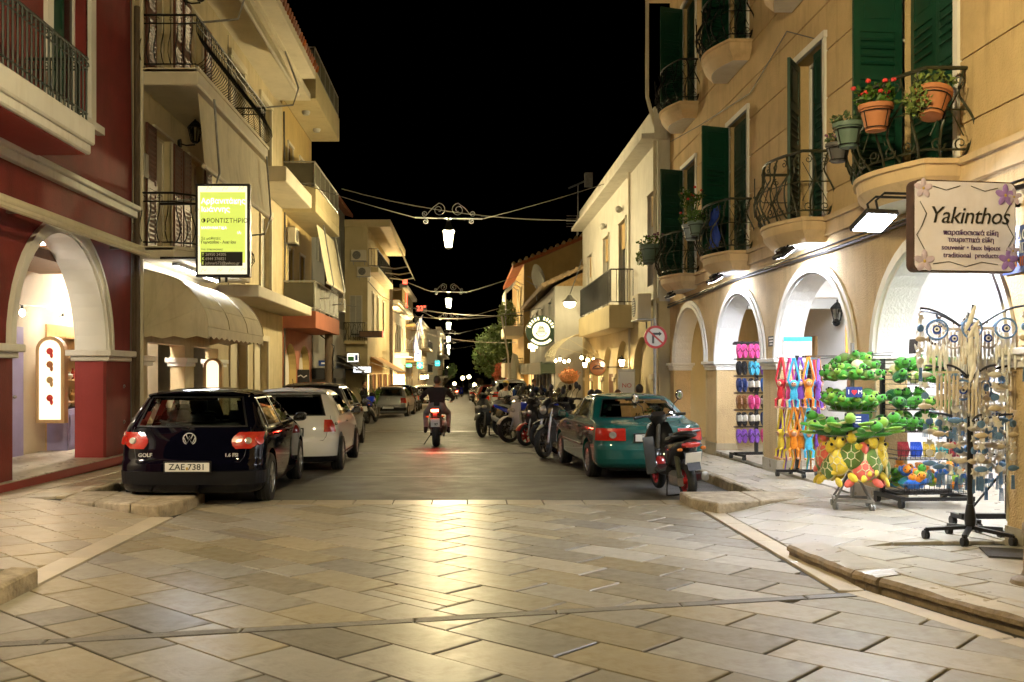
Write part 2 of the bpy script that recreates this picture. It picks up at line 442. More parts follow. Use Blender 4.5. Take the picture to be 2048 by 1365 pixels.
# tar repair bands on the road
b = MB()
for (x0, x1, yy, wd) in ((-2.4, 3.4, 15.6, .05), (-4.2, 3.5, 21.0, .3), (-4, 3.5, 31, .5)):
    b.add([(x0,yy,gz(yy)+.001),(x1,yy+.25,gz(yy)+.001),(x1,yy+.25+wd,gz(yy+wd)+.001),(x0,yy+wd,gz(yy+wd)+.001)], [(0,1,2,3)])
structure(b.build('road_repair', mat('tar', (.05,.046,.04), .35, var=.2, scale=5, bump=.2, bscale=90)))
bed = MB(); bed.box(-12, 12, -4, 12.49, -.3, -.02)
pave = structure(bed.build('square_paving', K['grout']))
flat = lambda x, y: 0.0
sl = lambda x: 5.85+(x+2.73)*(7.16-5.85)/5.5
hw = .055
tiling('paving_slab', [[(-3.2, sl(-3.2)+hw), (2.70, sl(2.70)+hw), (2.72, 12.05), (-3.2, 12.05)]], R(-43), .80, .40, flat, K['slab'], pave, seed=4, split=.08, jit=.0016)
tiling('paving_slab', [[(-3.6, 4.1), (3.3, 4.1), (3.3, 6.2), (2.85, sl(2.85)-hw), (-3.3, sl(-3.3)-hw)]], R(-43), .86, .43, flat, K['slab'], pave, seed=9, jit=.0015)
x = -3.2
random.seed(3)
while x < 2.7:
    x2 = min(2.72, x+random.uniform(.4, .52)); slab_mesh('border_slab', [(x,12.06),(x2,12.06),(x2,12.48),(x,12.48)], flat, K['slab_pale'], pave); x = x2
# drain strip
x = -3.6
while x < 2.9:
    x2 = min(2.92, x+random.uniform(.85, 1.15))
    slab_mesh('drain_stone', [(x,sl(x)-hw+.004),(x2-.008,sl(x2)-hw+.004),(x2-.008,sl(x2)+hw-.004),(x,sl(x)+hw-.004)], lambda a, c: .002, K['drain'], pave, gap=.001, jit=.0005); x = x2
# flush pale strips
def strip(pts, wd, nseg, m):
    for (p, q) in zip(pts[:-1], pts[1:]):
        d = V((q[0]-p[0], q[1]-p[1], 0)); n = V((-d.y, d.x, 0)).normalized()*wd
        for i in range(nseg):
            a = V((p[0],p[1],0))+d*(i/nseg); c = V((p[0],p[1],0))+d*((i+.992)/nseg)
            slab_mesh('strip_stone', [(a.x,a.y),(c.x,c.y),(c.x+n.x,c.y+n.y),(a.x+n.x,a.y+n.y)], lambda x, y: .003, m, pave, gap=.001, jit=.0008)
strip([(-3.22, 7.4), (-3.22, 11.0)], .25, 3, K['slab_strip'])
strip([(2.95, 11.6), (2.93, 7.3)], -.0-.19, 4, K['slab_strip'])
strip([(2.93, 7.29), (3.32, 6.0), (3.8, 5.0)], -.17, 1, K['slab_strip'])
# left pavement (rises gently towards the red building)
zl = lambda x, y: .13*max(0, min(1, (-3.45-x)/1.7)) - .07*max(0, min(1, (y-12.5)/4))
bl = MB(); bl.add([(-3.46,-2,-.022),(-3.46,12.0,-.022),(-5.2,12.0,.10),(-9,12.0,.10),(-9,-2,.10),(-5.2,-2,.10)], [(0,1,2,5),(5,2,3,4)])
pl = structure(bl.build('pavement_left', K['grout']))
tiling('paving_slab', [[(-6.4, 8.0), (-3.47, 8.0), (-3.47, 11.0), (-4.75, 11.65), (-6.4, 11.9)]], R(-40), .44, .44, zl, K['slab_pale'], pl, seed=5, bond=0)
# left pavement beside the road
zl2 = lambda x, y: gz(y)+.12
b = MB(); b.add([(-4.72,12.4,.08),(-4.72,60,gz(60)+.08),(-8,60,gz(60)+.08),(-8,12.4,.08)], [(0,1,2,3)])
b.add([(-4.72,60,gz(60)+.08),(-4.72,190,gz(190)+.08),(-12,190,gz(190)+.08),(-12,60,gz(60)+.08)], [(0,1,2,3)])
ps = structure(b.build('pavement_roadside_left', K['asphalt']))
tiling('paving_slab', [[(-5.85, 11.8), (-4.78, 11.9), (-4.78, 17), (-5.85, 17)]], 0, .42, .42, lambda x, y: .115+gz(y), K['slab_pale'], ps, seed=6, bond=0)
# right pavement: ramp then level
zr = lambda x, y: .12*max(0, min(1, (x-2.97)/.85))
zr1 = lambda x, y: .12
b = MB(); b.add([(2.96,8.5,-.022),(3.82,8.5,.085),(3.82,12.3,.085),(2.96,12.3,-.022),(9,8.5,.085),(9,12.3,.085)], [(0,1,2,3),(1,4,5,2)])
b.add([(3.0,8.6,.085),(3.15,7.2,.085),(3.95,4.6,.085),(9,4.6,.085),(9,8.6,.085)], [(0,1,2,3,4)])
pr = structure(b.build('pavement_right', K['grout']))
tiling('paving_slab', [[(2.97, 8.72), (4.72, 8.72), (4.72, 11.75), (4.1, 11.75), (2.97, 11.3)]], R(-62), .62, .40, zr, K['slab_right'], pr, seed=7)
tiling('paving_slab', [[(3.16, 8.5), (3.2, 7.3), (3.6, 6.0), (4.2, 4.8), (5.6, 4.8), (5.6, 8.5)]], R(-62), .62, .40, zr1, K['slab_right'], pr, seed=8)
b = MB(); b.add([(3.7,12.3,.085),(3.7,60,gz(60)+.08),(8,60,gz(60)+.08),(8,12.3,.085)], [(3,2,1,0)])
b.add([(3.7,60,gz(60)+.08),(3.7,190,gz(190)+.08),(12,190,gz(190)+.08),(12,60,gz(60)+.08)], [(3,2,1,0)])
pr2 = structure(b.build('pavement_roadside_right', K['asphalt']))
tiling('paving_slab', [[(3.74, 11.8), (4.72, 11.8), (4.72, 22), (3.74, 22)]], 0, .47, .47, lambda x, y: .118+gz(y), K['slab_right'], pr2, seed=11, bond=.5)
# kerbs
def stone(name, poly, z0, z1, m, parent=None, bev=.015, jitter=.0):
    b = MB(); b.prism([(x, y, z0) for x, y in poly], (0, 0, z1-z0)); return b.build(name, m, parent, bevel=bev)
kg = 'kerb stones around the square'
def kerb_stone(poly, z0, z1, label, bev=.018):
    return tag(stone('kerb_stone', poly, z0, z1, K['kerb'], None, bev), label, 'kerb', kg)
kl = thing('raised_kerb', 'wedge-shaped raised kerb island of pale blocks behind the black hatchback', 'kerb', (-3.9, 11.6, 0), 0, kg)
OFF[0] = V((-3.9, 11.6, 0))
def wedge(poly, par):
    b = MB(); n = len(poly)
    b.add([(x, y, -.02) for x, y, z in poly]+[(x, y, z) for x, y, z in poly], [tuple(range(n, 2*n))]+[(i, (i+1) % n, n+(i+1) % n, n+i) for i in range(n)])
    return b.build('kerb_block', K['kerb'], par, bevel=.015)
wedge([(-3.38,10.95,.13),(-3.21,11.5,.13),(-3.21,12.3,.13),(-3.75,12.3,.13),(-3.75,11.16,.125)], kl)
wedge([(-3.76,11.16,.125),(-3.76,12.3,.13),(-4.25,12.3,.13),(-4.25,11.41,.115)], kl)
wedge([(-4.26,11.41,.115),(-4.26,12.3,.13),(-4.75,12.3,.13),(-4.75,11.66,.10)], kl)
OFF[0] = V((3.4, 11.8, 0))
kr = thing('raised_kerb', 'wedge-shaped raised kerb island beside the parked scooter wheel', 'kerb', (3.4, 11.8, 0), 0, kg)
wedge([(2.66,11.75,.12),(2.86,11.25,.12),(3.4,11.48,.122),(3.4,12.35,.125),(2.66,12.35,.12)], kr)
wedge([(3.41,11.485,.122),(4.1,11.77,.118),(4.1,12.35,.122),(3.41,12.35,.125)], kr)
OFF[0] = V((0, 0, 0))
kerb_stone([(-3.47,5.0),(-3.2,5.0),(-3.2,6.75),(-3.47,6.75)], -.05, .13, 'grey squared kerb stone where the left pale strip ends')
kerb_stone([(-3.47,6.76),(-3.2,6.76),(-3.22,7.52),(-3.45,7.56)], -.05, .125, 'chipped grey end stone of the left kerb')
# worn right kerb: moulded face with overhanging top
def worn_kerb(p, q, label, dep=.30):
    p, q = V((*p, 0)), V((*q, 0)); d = q-p; n = V((-d.y, d.x, 0)).normalized()
    if n.x < 0: n = -n
    prof = [(.02,-.03),(.025,.03),(0,.045),(0,.075),(.025,.10),(dep,.122),(dep,-.03)]
    N = 9; rng = random.Random(label); vs = []
    for i in range(N):
        t = i/(N-1); wob = rng.uniform(-.012,.012)
        for (a, z) in prof: vs.append(p+d*t+n*(a+(wob if a < .1 else 0))+V((0,0,z+(rng.uniform(-.008,.004) if z > .09 else 0))))
    m = len(prof); fs = [tuple(range(m)), tuple((N-1)*m+j for j in range(m-1,-1,-1))]
    for i in range(N-1):
        for j in range(m): fs.append((i*m+j, i*m+(j+1) % m, (i+1)*m+(j+1) % m, (i+1)*m+j))
    b = MB(); b.add(vs, fs); b.mi = [0, 0]+[1 if j == 4 else 0 for i in range(N-1) for j in range(m)]; o = b.build('kerb_stone', [K['kerb_dark'], K['slab_pale']])
    return tag(o, label, 'kerb', kg)
k('kerb_dark', (.20,.145,.085), .75, var=.4, scale=5, bump=.7, bscale=22, streak=.7)
worn_kerb((2.80,8.70),(2.93,7.55), 'worn brown moulded kerb stone nearest the souvenir stands')
worn_kerb((2.935,7.53),(3.0,7.27), 'short broken kerb piece at the bend of the right kerb')
worn_kerb((3.01,7.24),(3.40,6.07), 'long worn brown kerb stone past the crack in the right kerb')
worn_kerb((3.405,6.05),(3.95,4.6), 'worn brown kerb stone at the foot of the right pavement corner')
y = 12.42; i = 0
while y < 40:
    L = 1.0 if y < 22 else 3.0
    kerb_stone([(3.6,y),(3.73,y),(3.73,y+L-.01),(3.6,y+L-.01)], gz(y)-.1, gz(y)+.125, 'straight kerb stone along the pavement before the yellow arcade')
    kerb_stone([(-4.79,y),(-4.66,y),(-4.66,y+L-.01),(-4.79,y+L-.01)], gz(y)-.1, gz(y)+.125, 'straight kerb stone along the pavement behind the parked hatchbacks')
    y += L
# ------------------------------------------------------------------ facade helpers
class Fac:
    def __init__(s, X, sgn): s.X = X; s.s = sgn
    def P(s, u, w, z): return V((s.X + s.s*w, u, z))
    def box(s, b, u0, u1, w0, w1, z0, z1, mi=0): return b.box(s.X+s.s*w0, s.X+s.s*w1, u0, u1, z0, z1, mi)
def wall(b, F, u0, u1, z0, z1, t, rects=(), arches=(), grooves=(), mi=0, gd=.018, gw=.022):
    us = sorted({u0, u1, *[v for r in list(rects)+list(arches) for v in r[:2]]})
    gs = []
    for g_ in grooves: gs += [g_, g_+gw]
    zs = sorted({z0, z1, *[v for r in rects for v in r[2:4]], *[v for r in arches for v in (r[2], r[3]+r[4])], *[x for x in gs if z0 < x < z1]})
    us = [u for u in us if u0 <= u <= u1]; zs = [z for z in zs if z0 <= z <= z1]
    for i in range(len(us)-1):
        run = None
        for j in range(len(zs)-1):
            um, zm = (us[i]+us[i+1])/2, (zs[j]+zs[j+1])/2
            if any(r[0] < um < r[1] and r[2] < zm < r[3] for r in rects): continue
            if any(a[0] < um < a[1] and a[2] < zm < a[3]+a[4] for a in arches): continue
            gr = any(g_ < zm < g_+gw for g_ in grooves)
            F.box(b, us[i], us[i+1], -t, -gd if gr else 0, zs[j], zs[j+1], mi)
    N = 16
    for (a0, a1, zb, zsp, rise) in arches:
        c, h = (a0+a1)/2, (a1-a0)/2
        for i in range(N):
            p = []
            for t_ in (i, i+1):
                an = PI*(1-t_/N); p.append((c+h*math.cos(an), zsp+rise*math.sin(an)))
            top = zsp+rise
            b.prism([F.P(p[0][0],0,p[0][1]), F.P(p[1][0],0,p[1][1]), F.P(p[1][0],0,top+.0005), F.P(p[0][0],0,top+.0005)], V((-F.s*t,0,0)), mi)
def arch_ring(b, F, a0, a1, zsp, rise, off, wd, w0, w1, N=20, mi=0):
    c, h = (a0+a1)/2, (a1-a0)/2
    for i in range(N):
        q = []
        for t_ in (i, i+1):
            an = PI*(1-t_/N); ca, sa = math.cos(an), math.sin(an)
            q.append((c+(h+off)*ca, zsp+(rise+off)*sa)); q.append((c+(h+off+wd)*ca, zsp+(rise+off+wd)*sa))
        b.prism([F.P(q[0][0],w0,q[0][1]), F.P(q[1][0],w0,q[1][1]), F.P(q[3][0],w0,q[3][1]), F.P(q[2][0],w0,q[2][1])], V((F.s*(w1-w0),0,0)), mi)
_leaf = {}
def shutter_leaf(parent, pos, rz, wd, ht, m, slats=True, panel=0.0, pitch=.085, name='shutter'):
    key = (round(wd,2), round(ht,2), m.name, panel)
    if key not in _leaf:
        b = MB(); st = .075; t = .042
        b.box(0, st, -t/2, t/2, 0, ht); b.box(wd-st, wd, -t/2, t/2, 0, ht)
        for z in (0, ht*.48, ht-.09): b.box(st, wd-st, -t/2, t/2, z, z+.09)
        zt = ht-.09
        if panel:
            zt = ht-panel; b.box(st, wd-st, -t/2, t/2, zt-.09, zt); b.box(st, wd-st, -.008, .008, zt, ht-.09)
            b.box(st+.05, wd-st-.05, -.016, .016, zt+.06, ht-.15); zt -= .09
        b.box(st, wd-st, -.003, .003, .09, zt)
        o = b.build(name, m, None, local=True); me = o.data; bpy.data.objects.remove(o)
        s = MB(); rot = Matrix.Rotation(R(38), 3, 'X')
        s.cb((0,0,0), (wd-2*st, .012, pitch*.95), rot); so = s.build('slat', m, None, local=True); sm = so.data; bpy.data.objects.remove(so)
        zl = []; z = .09+pitch*.6
        while z < zt-.03:
            if not (ht*.48-.04 < z < ht*.48+.13): zl.append(z)
            z += pitch
        _leaf[key] = (me, sm, zl)
    me, sm, zl = _leaf[key]
    o = bpy.data.objects.new(name, me); C.objects.link(o); o.parent = parent
    o.location = V(pos)-OFF[0]; o.rotation_euler = (0, 0, rz)
    if slats:
        for z in zl:
            c = bpy.data.objects.new('slat', sm); C.objects.link(c); c.parent = o; c.location = (wd/2, 0, z)
    return o
def window(F, parent, u0, u1, z0, z1, t=.2, frame_m=None, pane_m=None, kind='glass', fw=.09, proud=.03, name='window', leaf_m=None, mull=1):
    """recessed opening with reveal frame, pane and mullion"""
    b = MB()
    F.box(b, u0, u1, -t, -t+.03, z0, z1)
    o = b.build(name, pane_m or K['dark_opening'], parent)
    b = MB()
    if frame_m:
        F.box(b, u0-fw, u0, -.02, proud, z0, z1); F.box(b, u1, u1+fw, -.02, proud, z0, z1)
        F.box(b, u0-fw-.03, u1+fw+.03, -.02, proud+.02, z1, z1+fw)
    for i in range(mull):
        uc = u0+(u1-u0)*(i+1)/(mull+1)
        F.box(b, uc-.03, uc+.03, -t+.028, -t+.06, z0, z1)
    F.box(b, u0, u0+.05, -t+.028, -t+.06, z0, z1); F.box(b, u1-.05, u1, -t+.028, -t+.06, z0, z1); F.box(b, u0+.05, u1-.05, -t+.028, -t+.06, z1-.05, z1)
    b.build('frame', frame_m or K['white_paint'], o)
    if kind == 'leaves':
        rz = R(90)
        wd = (u1-u0)/2
        for i in range(2):
            shutter_leaf(o, F.P(u0+wd*i, -t+.1, z0), rz, wd-.01, z1-z0, leaf_m, slats=(z1-z0 > 1 and F.X*F.s < 0 and u0 < 40) or u0 < 34)
    return o
def scroll(c, a, b_, r, turns=1.4, n=16, start=0, inward=.18):
    c, a, b_ = V(c), V(a), V(b_); pts = []
    for i in range(n+1):
        t = i/n; rr = r*(1-(1-inward)*t); an = start+2*PI*turns*t
        pts.append(c+a*(rr*math.cos(an))+b_*(rr*math.sin(an)))
    return pts
def foliage(b, c, r, n, size, mi=0, rng=random, flat_=0):
    vs = []; fs = []
    for i in range(n):
        while True:
            p = V((rng.uniform(-1,1), rng.uniform(-1,1), rng.uniform(-1,1)))
            if p.length <= 1: break
        if rng.random() < .6: p = p.normalized()*rng.uniform(.75, 1.0)
        q = V((c[0]+p.x*r[0], c[1]+p.y*r[1], c[2]+p.z*r[2]))
        d = V((rng.uniform(-1,1), rng.uniform(-1,1), rng.uniform(-.6,1))).normalized()
        e = d.cross(V((rng.uniform(-1,1), rng.uniform(-1,1), rng.uniform(-1,1)))).normalized()
        s = size*rng.uniform(.6, 1.3); k0 = len(vs); nn = d.cross(e)*s*.25
        vs += [q, q+d*s*.5+e*s*.32+nn, q+d*s, q+d*s*.5-e*s*.32+nn]; fs.append((k0, k0+1, k0+2, k0+3))
    b.add(vs, fs, mi)
def pot_plant(loc, rt, h, potm, label, kind='bush', flowers=None, seed=1, group='flower pots on the yellow building balconies', holder=True):
    rng = random.Random(seed)
    t = thing('flower_pot', label, 'flower pot', loc, 0, group); 
    b = MB(); b.lathe([(rt*.62,0),(rt*.95,h*.82),(rt*1.08,h*.83),(rt*1.1,h),(rt*.95,h),(rt*.9,h*.9),(.01,h*.9)], 18); b.build('pot', potm, t, local=True)
    if holder:
        b = MB()
        for z, rr in ((h*.1, rt*.74), (h*.72, rt*1.0)):
            b.tube([(rr*math.cos(a*PI/8), rr*math.sin(a*PI/8), z) for a in range(16)], .006, 5, closed=True)
        for a in range(4):
            an = a*PI/2+.4; b.tube([(rt*.74*math.cos(an), rt*.74*math.sin(an), h*.1), (rt*1.02*math.cos(an), rt*1.02*math.sin(an), h*.74)], .005, 5)
        b.build('wire_holder', K['iron'], t, local=True)
    b = MB()
    if kind == 'bush': foliage(b, (0,0,h+.07), (rt*1.25, rt*1.25, .13), 130, .07, 0, rng)
    elif kind == 'low': foliage(b, (0,0,h+.03), (rt*1.1, rt*1.1, .07), 110, .05, 0, rng)
    elif kind == 'trail':
        foliage(b, (0,0,h+.06), (rt*1.2, rt*1.2, .12), 120, .06, 0, rng)
        foliage(b, (-rt*.9,-.02,h*.45), (rt*.8, rt*.8, h*.55), 260, .05, 0, rng)
    elif kind == 'tall':
        for i in range(9):
            a = rng.uniform(0, 2*PI); L = rng.uniform(.25, .6); tip = V((math.cos(a)*.22*L*2, math.sin(a)*.22*L*2, h+L))
            b.tube([(0,0,h*.85), tip*.5+V((0,0,h*.45)), tip], .007, 5); foliage(b, tuple(tip), (.08,.08,.08), 24, .06, 0, rng)
        foliage(b, (0,0,h+.1), (rt*1.4, rt*1.4, .16), 120, .07, 0, rng)
    b.build('foliage', K['leaf_pale'] if kind == 'trail' else K['leaf'], t, local=True, recalc=False)
    if flowers:
        b = MB()
        for i in range(10 if kind != 'low' else 16):
            a = rng.uniform(0, 2*PI); rr = rt*rng.uniform(.2, 1.5); zz = h+rng.uniform(.1, .24) if kind != 'tall' else h+rng.uniform(.2, .65)
            if kind == 'low': zz = h+rng.uniform(.05,.11)
            b.ell((rr*math.cos(a), rr*math.sin(a), zz), (.028,.028,.022) if kind != 'low' else (.014,)*3, None, 7, 4)
        b.build('flowers', flowers, t, local=True)
    return t
# ------------------------------------------------------------------ yellow arcade building (right)
FR = Fac(4.75, -1)
AR = [(8.72, 11.5), (12.2, 15.13), (15.84, 18.76), (19.6, 22.55)]
SPR, RISE, TH = 1.78, 1.19, .36
R1 = thing('arcade_building', 'yellow stucco arcade building with green shutters and curved iron balconies', 'building', (4.75, 14, 0))
OFF[0] = V((4.75, 14, 0))
b = MB()
cen = [(a+c)/2 for a, c in AR]; cen[0] = 10.22; cen[1] = 13.75
doors = []
for c in cen:
    for z0 in (3.62, 7.12): doors.append((c-.58, c+.58, z0, z0+2.38))
wall(b, FR, 4.0, 23.07, 0.0, 3.36, TH, (), [(a, c, 0.0, SPR, RISE) for a, c in AR])
wall(b, FR, 4.0, 23.07, 3.36, 10.2, TH, doors, (), [3.95+.62*i for i in range(10)])
FR.box(b, 4.0, 23.07, -8, -TH-.001, 3.36, 3.6); 
b.build('wall', K['stucco'], R1)
b = MB(); FR.box(b, 4.0, 23.07, -8.0, -7.8, 0, 10.2); FR.box(b, 22.75, 23.06, -7.8, -TH-.002, -.6, 3.35); FR.box(b, 22.75, 23.06, -7.8, -TH-.002, 3.601, 10.2); FR.box(b, 4.0, 4.3, -7.8, -TH-.002, 3.601, 10.2)
b.build('rear_wall', K['stucco'], R1)
# string course and eaves
b = MB(); FR.box(b, 4.0, 23.06, -.01, .06, 3.38, 3.56); FR.box(b, 4.0, 23.06, -.01, .10, 3.56, 3.62); b.build('string_course', K['stucco_smooth'], R1)
b = MB(); FR.box(b, 4.0, 23.2, -8, .55, 10.2, 10.32); b.build('eave', K['stucco_smooth'], R1)
for i in range(26):
    b = MB(); u = 23.1-i*.3
    b.tube([FR.P(u,.62,10.36), FR.P(u,-.2,10.52)], .09, 8); b.build('roof_tile', K['tile_red'], R1)
b = MB(); b.tube([FR.P(23.12,.52,10.2), FR.P(23.12,.52,8.0), FR.P(23.15,.3,7.2)], .045, 8); b.build('drainpipe', K['cream_pale'], R1)
# arches: white lining, moulding, imposts
for (a, c) in AR:
    b = MB(); arch_ring(b, FR, a, c, SPR, RISE, -.02, .02, -TH-.004, .004, 22); b.build('arch_lining', K['white_rough'], R1)
    b = MB(); arch_ring(b, FR, a, c, SPR, RISE, .0, .075, -.01, .055, 22); arch_ring(b, FR, a, c, SPR, RISE, .075, .07, -.01, .03, 22); b.build('arch_moulding', K['white_paint'], R1)
piers = [(4.0, 8.72), (11.5, 12.2), (15.13, 15.84), (18.76, 19.6), (22.55, 23.07)]
for (a, c) in piers:
    b = MB()
    FR.box(b, a-.03, c+.03, -TH-.03, .03, SPR-.14, SPR-.08); FR.box(b, a-.05, c+.05, -TH-.05, .05, SPR-.08, SPR-.03); FR.box(b, a-.09, c+.09, -TH-.08, .085, SPR-.03, SPR+.03)
    b.build('impost', K['white_paint'], R1, bevel=.008)
    b = MB(); FR.box(b, a-.012, c+.012, -TH-.012, .016, .0, .26); b.build('pier_base', K['slab_pale'], R1)
    b = MB()
    for q in (a-.006, c-.03):
        b = MB(); FR.box(b, q, q+.036, .0, .008, .3, SPR-.15); b.build('corner_trim', K['yellow_pale'], R1)
# arcade floor, ceiling, back wall
b = MB(); FR.box(b, 4.0, 23.0, -6.4, -.02, -.5, .125); fl = b.build('arcade_floor', K['slab_right'], R1)
random.seed(21)
for (a, c) in AR:
    u = a+.02
    while u < c-.05:
        u2 = min(u+.30, c-.02); b = MB(); FR.box(b, u, u2-.008, -.02, .012, -.3, .085); b.build('riser_tile', K['kerb'], fl); u = u2
    b = MB(); FR.box(b, a+.02, c-.02, -.35, .03, .088, .13); b.build('threshold_slab', K['slab_right'], fl)
b = MB(); FR.box(b, 4.0, 22.7, -2.2, -2.05, .125, 3.36)
bw = b.build('arcade_back_wall', K['white_clean'], R1)
b = MB(); FR.box(b, 4.1, 22.74, -2.04, -TH-.003, 3.2, 3.355); b.build('arcade_ceiling', K['white_clean'], R1)
b = MB(); FR.box(b, 22.55, 22.74, -2.04, -TH-.003, .13, 3.19); b.build('arcade_end_wall', K['yellow_pale'], R1); b = MB(); FR.box(b, 4.1, 4.3, -2.04, -TH-.003, .13, 3.19); b.build('arcade_end_wall', K['yellow_pale'], R1)
b = MB(); FR.box(b, 18.0, 18.25, -2.04, -TH-.003, 2.75, 3.19); b.build('arcade_beam', K['white_clean'], R1); b = MB(); FR.box(b, 15.3, 15.55, -2.04, -TH-.003, 2.75, 3.19); b.build('arcade_beam', K['white_clean'], R1)
# shop openings on the back wall
def back_panel(u0, u1, z0, z1, m, nm, w0=-2.05, w1=-2.0): 
    b = MB(); FR.box(b, u0, u1, w0, w1, z0, z1); return b.build(nm, m, R1)
o = back_panel(19.2, 21.9, .13, 2.3, K['pale_wood'], 'shop_front')
for i in range(14): 
    b = MB(); FR.box(b, 19.4, 20.4, -1.998, -1.975, .9+i*.095, .975+i*.095); b.build('shutter_slat', K['brown_wood'], o)
b = MB(); FR.box(b, 19.4, 20.4, -1.998, -1.98, .35, .8); b.build('poster', mat('poster_print', (.35,.11,.03), .5, var=.9, scale=9, col2=(.8,.6,.3)), o)
b = MB(); FR.box(b, 20.6, 21.8, -1.998, -1.98, .2, 2.2); b.build('lit_window', K['warm_window'], o)
o = back_panel(16.0, 17.6, .13, 2.3, K['brown_wood'], 'shop_door')
o = back_panel(13.4, 14.6, 1.0, 2.15, K['white_clean'], 'roller_shutter', -2.05, -1.93)
for i in range(9):
    b = MB(); FR.box(b, 13.42, 14.58, -1.928, -1.915, 1.03+i*.12, 1.13+i*.12); b.build('roller_slat', K['white_clean'], o)
o = back_panel(14.75, 15.2, 1.5, 2.1, K['dark_opening'], 'window')
o = back_panel(9.2, 11.6, .13, 2.25, K['pane'], 'shop_window'); 
for (u0, u1) in ((9.1, 9.2), (10.35, 10.45), (11.6, 11.7)):
    b = MB(); FR.box(b, u0, u1, -2.05, -1.97, .13, 2.3); b.build('frame', K['white_clean'], o)
for i in range(4):
    b = MB(); FR.box(b, 9.25, 10.3, -1.96, -1.74, .5+i*.45, .53+i*.45); sh = b.build('shelf', K['pale_wood'], o)
# doors, shutters and balconies
def bow_plan(c, hl, dep, n=14):
    pts = [(c-hl, 0.0), (c-hl, dep*.62)]
    for i in range(n+1):
        t = -1+2*i/n; pts.append((c+t*hl*.93, dep*(.66+.34*math.cos(t*PI/2))))
    pts += [(c+hl, dep*.62), (c+hl, 0.0)]; return pts
def bow_balcony(F, parent, c, z, hl=.95, dep=.62, m=None, railm=None, rail=True, under=None, hgt=.86):
    plan = bow_plan(c, hl, dep); b = MB(); n = len(plan); vs = []
    for (zz, su, sw) in ((z, 1.0, 1.0), (z-.045, 1.0, 1.0), (z-.05, .965, .955), (z-.16, .95, .93), (z-.31, .80, .70)):
        for (u, w_) in plan: vs.append(F.P(c+(u-c)*su, w_*sw if w_ > 0 else 0, zz))
    fs = [tuple(range(n))]
    for r in range(4):
        for i in range(n-1): fs.append((r*n+i, r*n+i+1, (r+1)*n+i+1, (r+1)*n+i))
    b.add(vs, fs); bal = b.build('balcony', m, parent)
    b = MB(); q = [F.P(c+(u-c)*.795, w_*.69 if w_ > 0 else 0.02, z-.31) for (u, w_) in plan]; b.prism(q, (0,0,.02)); b.build('soffit', K['white_paint'], bal)
    if not rail: return bal
    rp = bow_plan(c, hl*.95, dep*.93, 10)
    pts = [F.P(u, w_, z+hgt) for u, w_ in rp]
    b = MB(); b.tube(pts, .02, 6); b.build('top_rail', railm, bal)
    b = MB(); b.tube([F.P(u, w_, z+.09) for u, w_ in rp], .012, 5); b.tube([F.P(c+(u-c)*1.04, w_*1.09, z+.46) for u, w_ in rp], .008, 5); b.build('lower_rail', railm, bal)
    # balusters: S-curves with belly and scrolls, placed along the plan
    P2 = [V((u, w_)) for u, w_ in rp]; seg = [0]
    for i in range(1, len(P2)): seg.append(seg[-1]+(P2[i]-P2[i-1]).length)
    def at(s):
        for i in range(1, len(P2)):
            if s <= seg[i] or i == len(P2)-1:
                t = (s-seg[i-1])/max(1e-6, seg[i]-seg[i-1]); return P2[i-1].lerp(P2[i], t), (P2[i]-P2[i-1]).normalized()
    N = 11
    for i in range(N+1):
        s = seg[-1]*(i+.15)/(N+.3); p, tg = at(s); nrm = V((-tg.y, tg.x))
        if nrm.y < 0 and abs(nrm.y) > .3: nrm = -nrm
        if abs(nrm.y) <= .3: nrm = V((1 if p.x > c else -1, 0.0))
        b = MB(); pts = []
        for j in range(11):
            t = j/10; bul = .13*math.sin(PI*min(1, t*1.35))**1.2 if t < .74 else 0.02*math.sin((t-.74)/.26*PI)
            side = .05*math.sin(2*PI*t)*(1 if i % 2 else -1)
            q = p+nrm*bul+tg*side; pts.append(F.P(q.x, q.y, z+.02+t*(hgt-.04)))
        b.tube(pts, .0125, 5)
        tv = F.P(p.x+tg.x, p.y+tg.y, 0)-F.P(p.x, p.y, 0); nv = F.P(p.x+nrm.x, p.y+nrm.y, 0)-F.P(p.x, p.y, 0); up = V((0,0,1))
        base = F.P(p.x+nrm.x*.07, p.y+nrm.y*.07, z)
        b.tube(scroll(base+V((0,0,.13))+tv*.06, tv, up, .075, 1.4, 14, PI), .008, 4)
        top = F.P(p.x+nrm.x*.01, p.y+nrm.y*.01, z)
        b.tube(scroll(top+V((0,0,hgt-.11))+tv*.045, tv, up, .055, 1.2, 10, PI/2), .007, 4)
        if i % 3 == 1:
            mid = F.P(p.x+nrm.x*.12, p.y+nrm.y*.12, z+.45)
            b.tube([mid-tv*.16-up*.26, mid-tv*.03, mid-tv*.16+up*.24], .007, 4); b.tube([mid+tv*.16-up*.26, mid+tv*.03, mid+tv*.16+up*.24], .007, 4)
            b.ell(mid, (.022,.022,.022), None, 6, 4)
        b.build('baluster', railm, bal)
    return bal
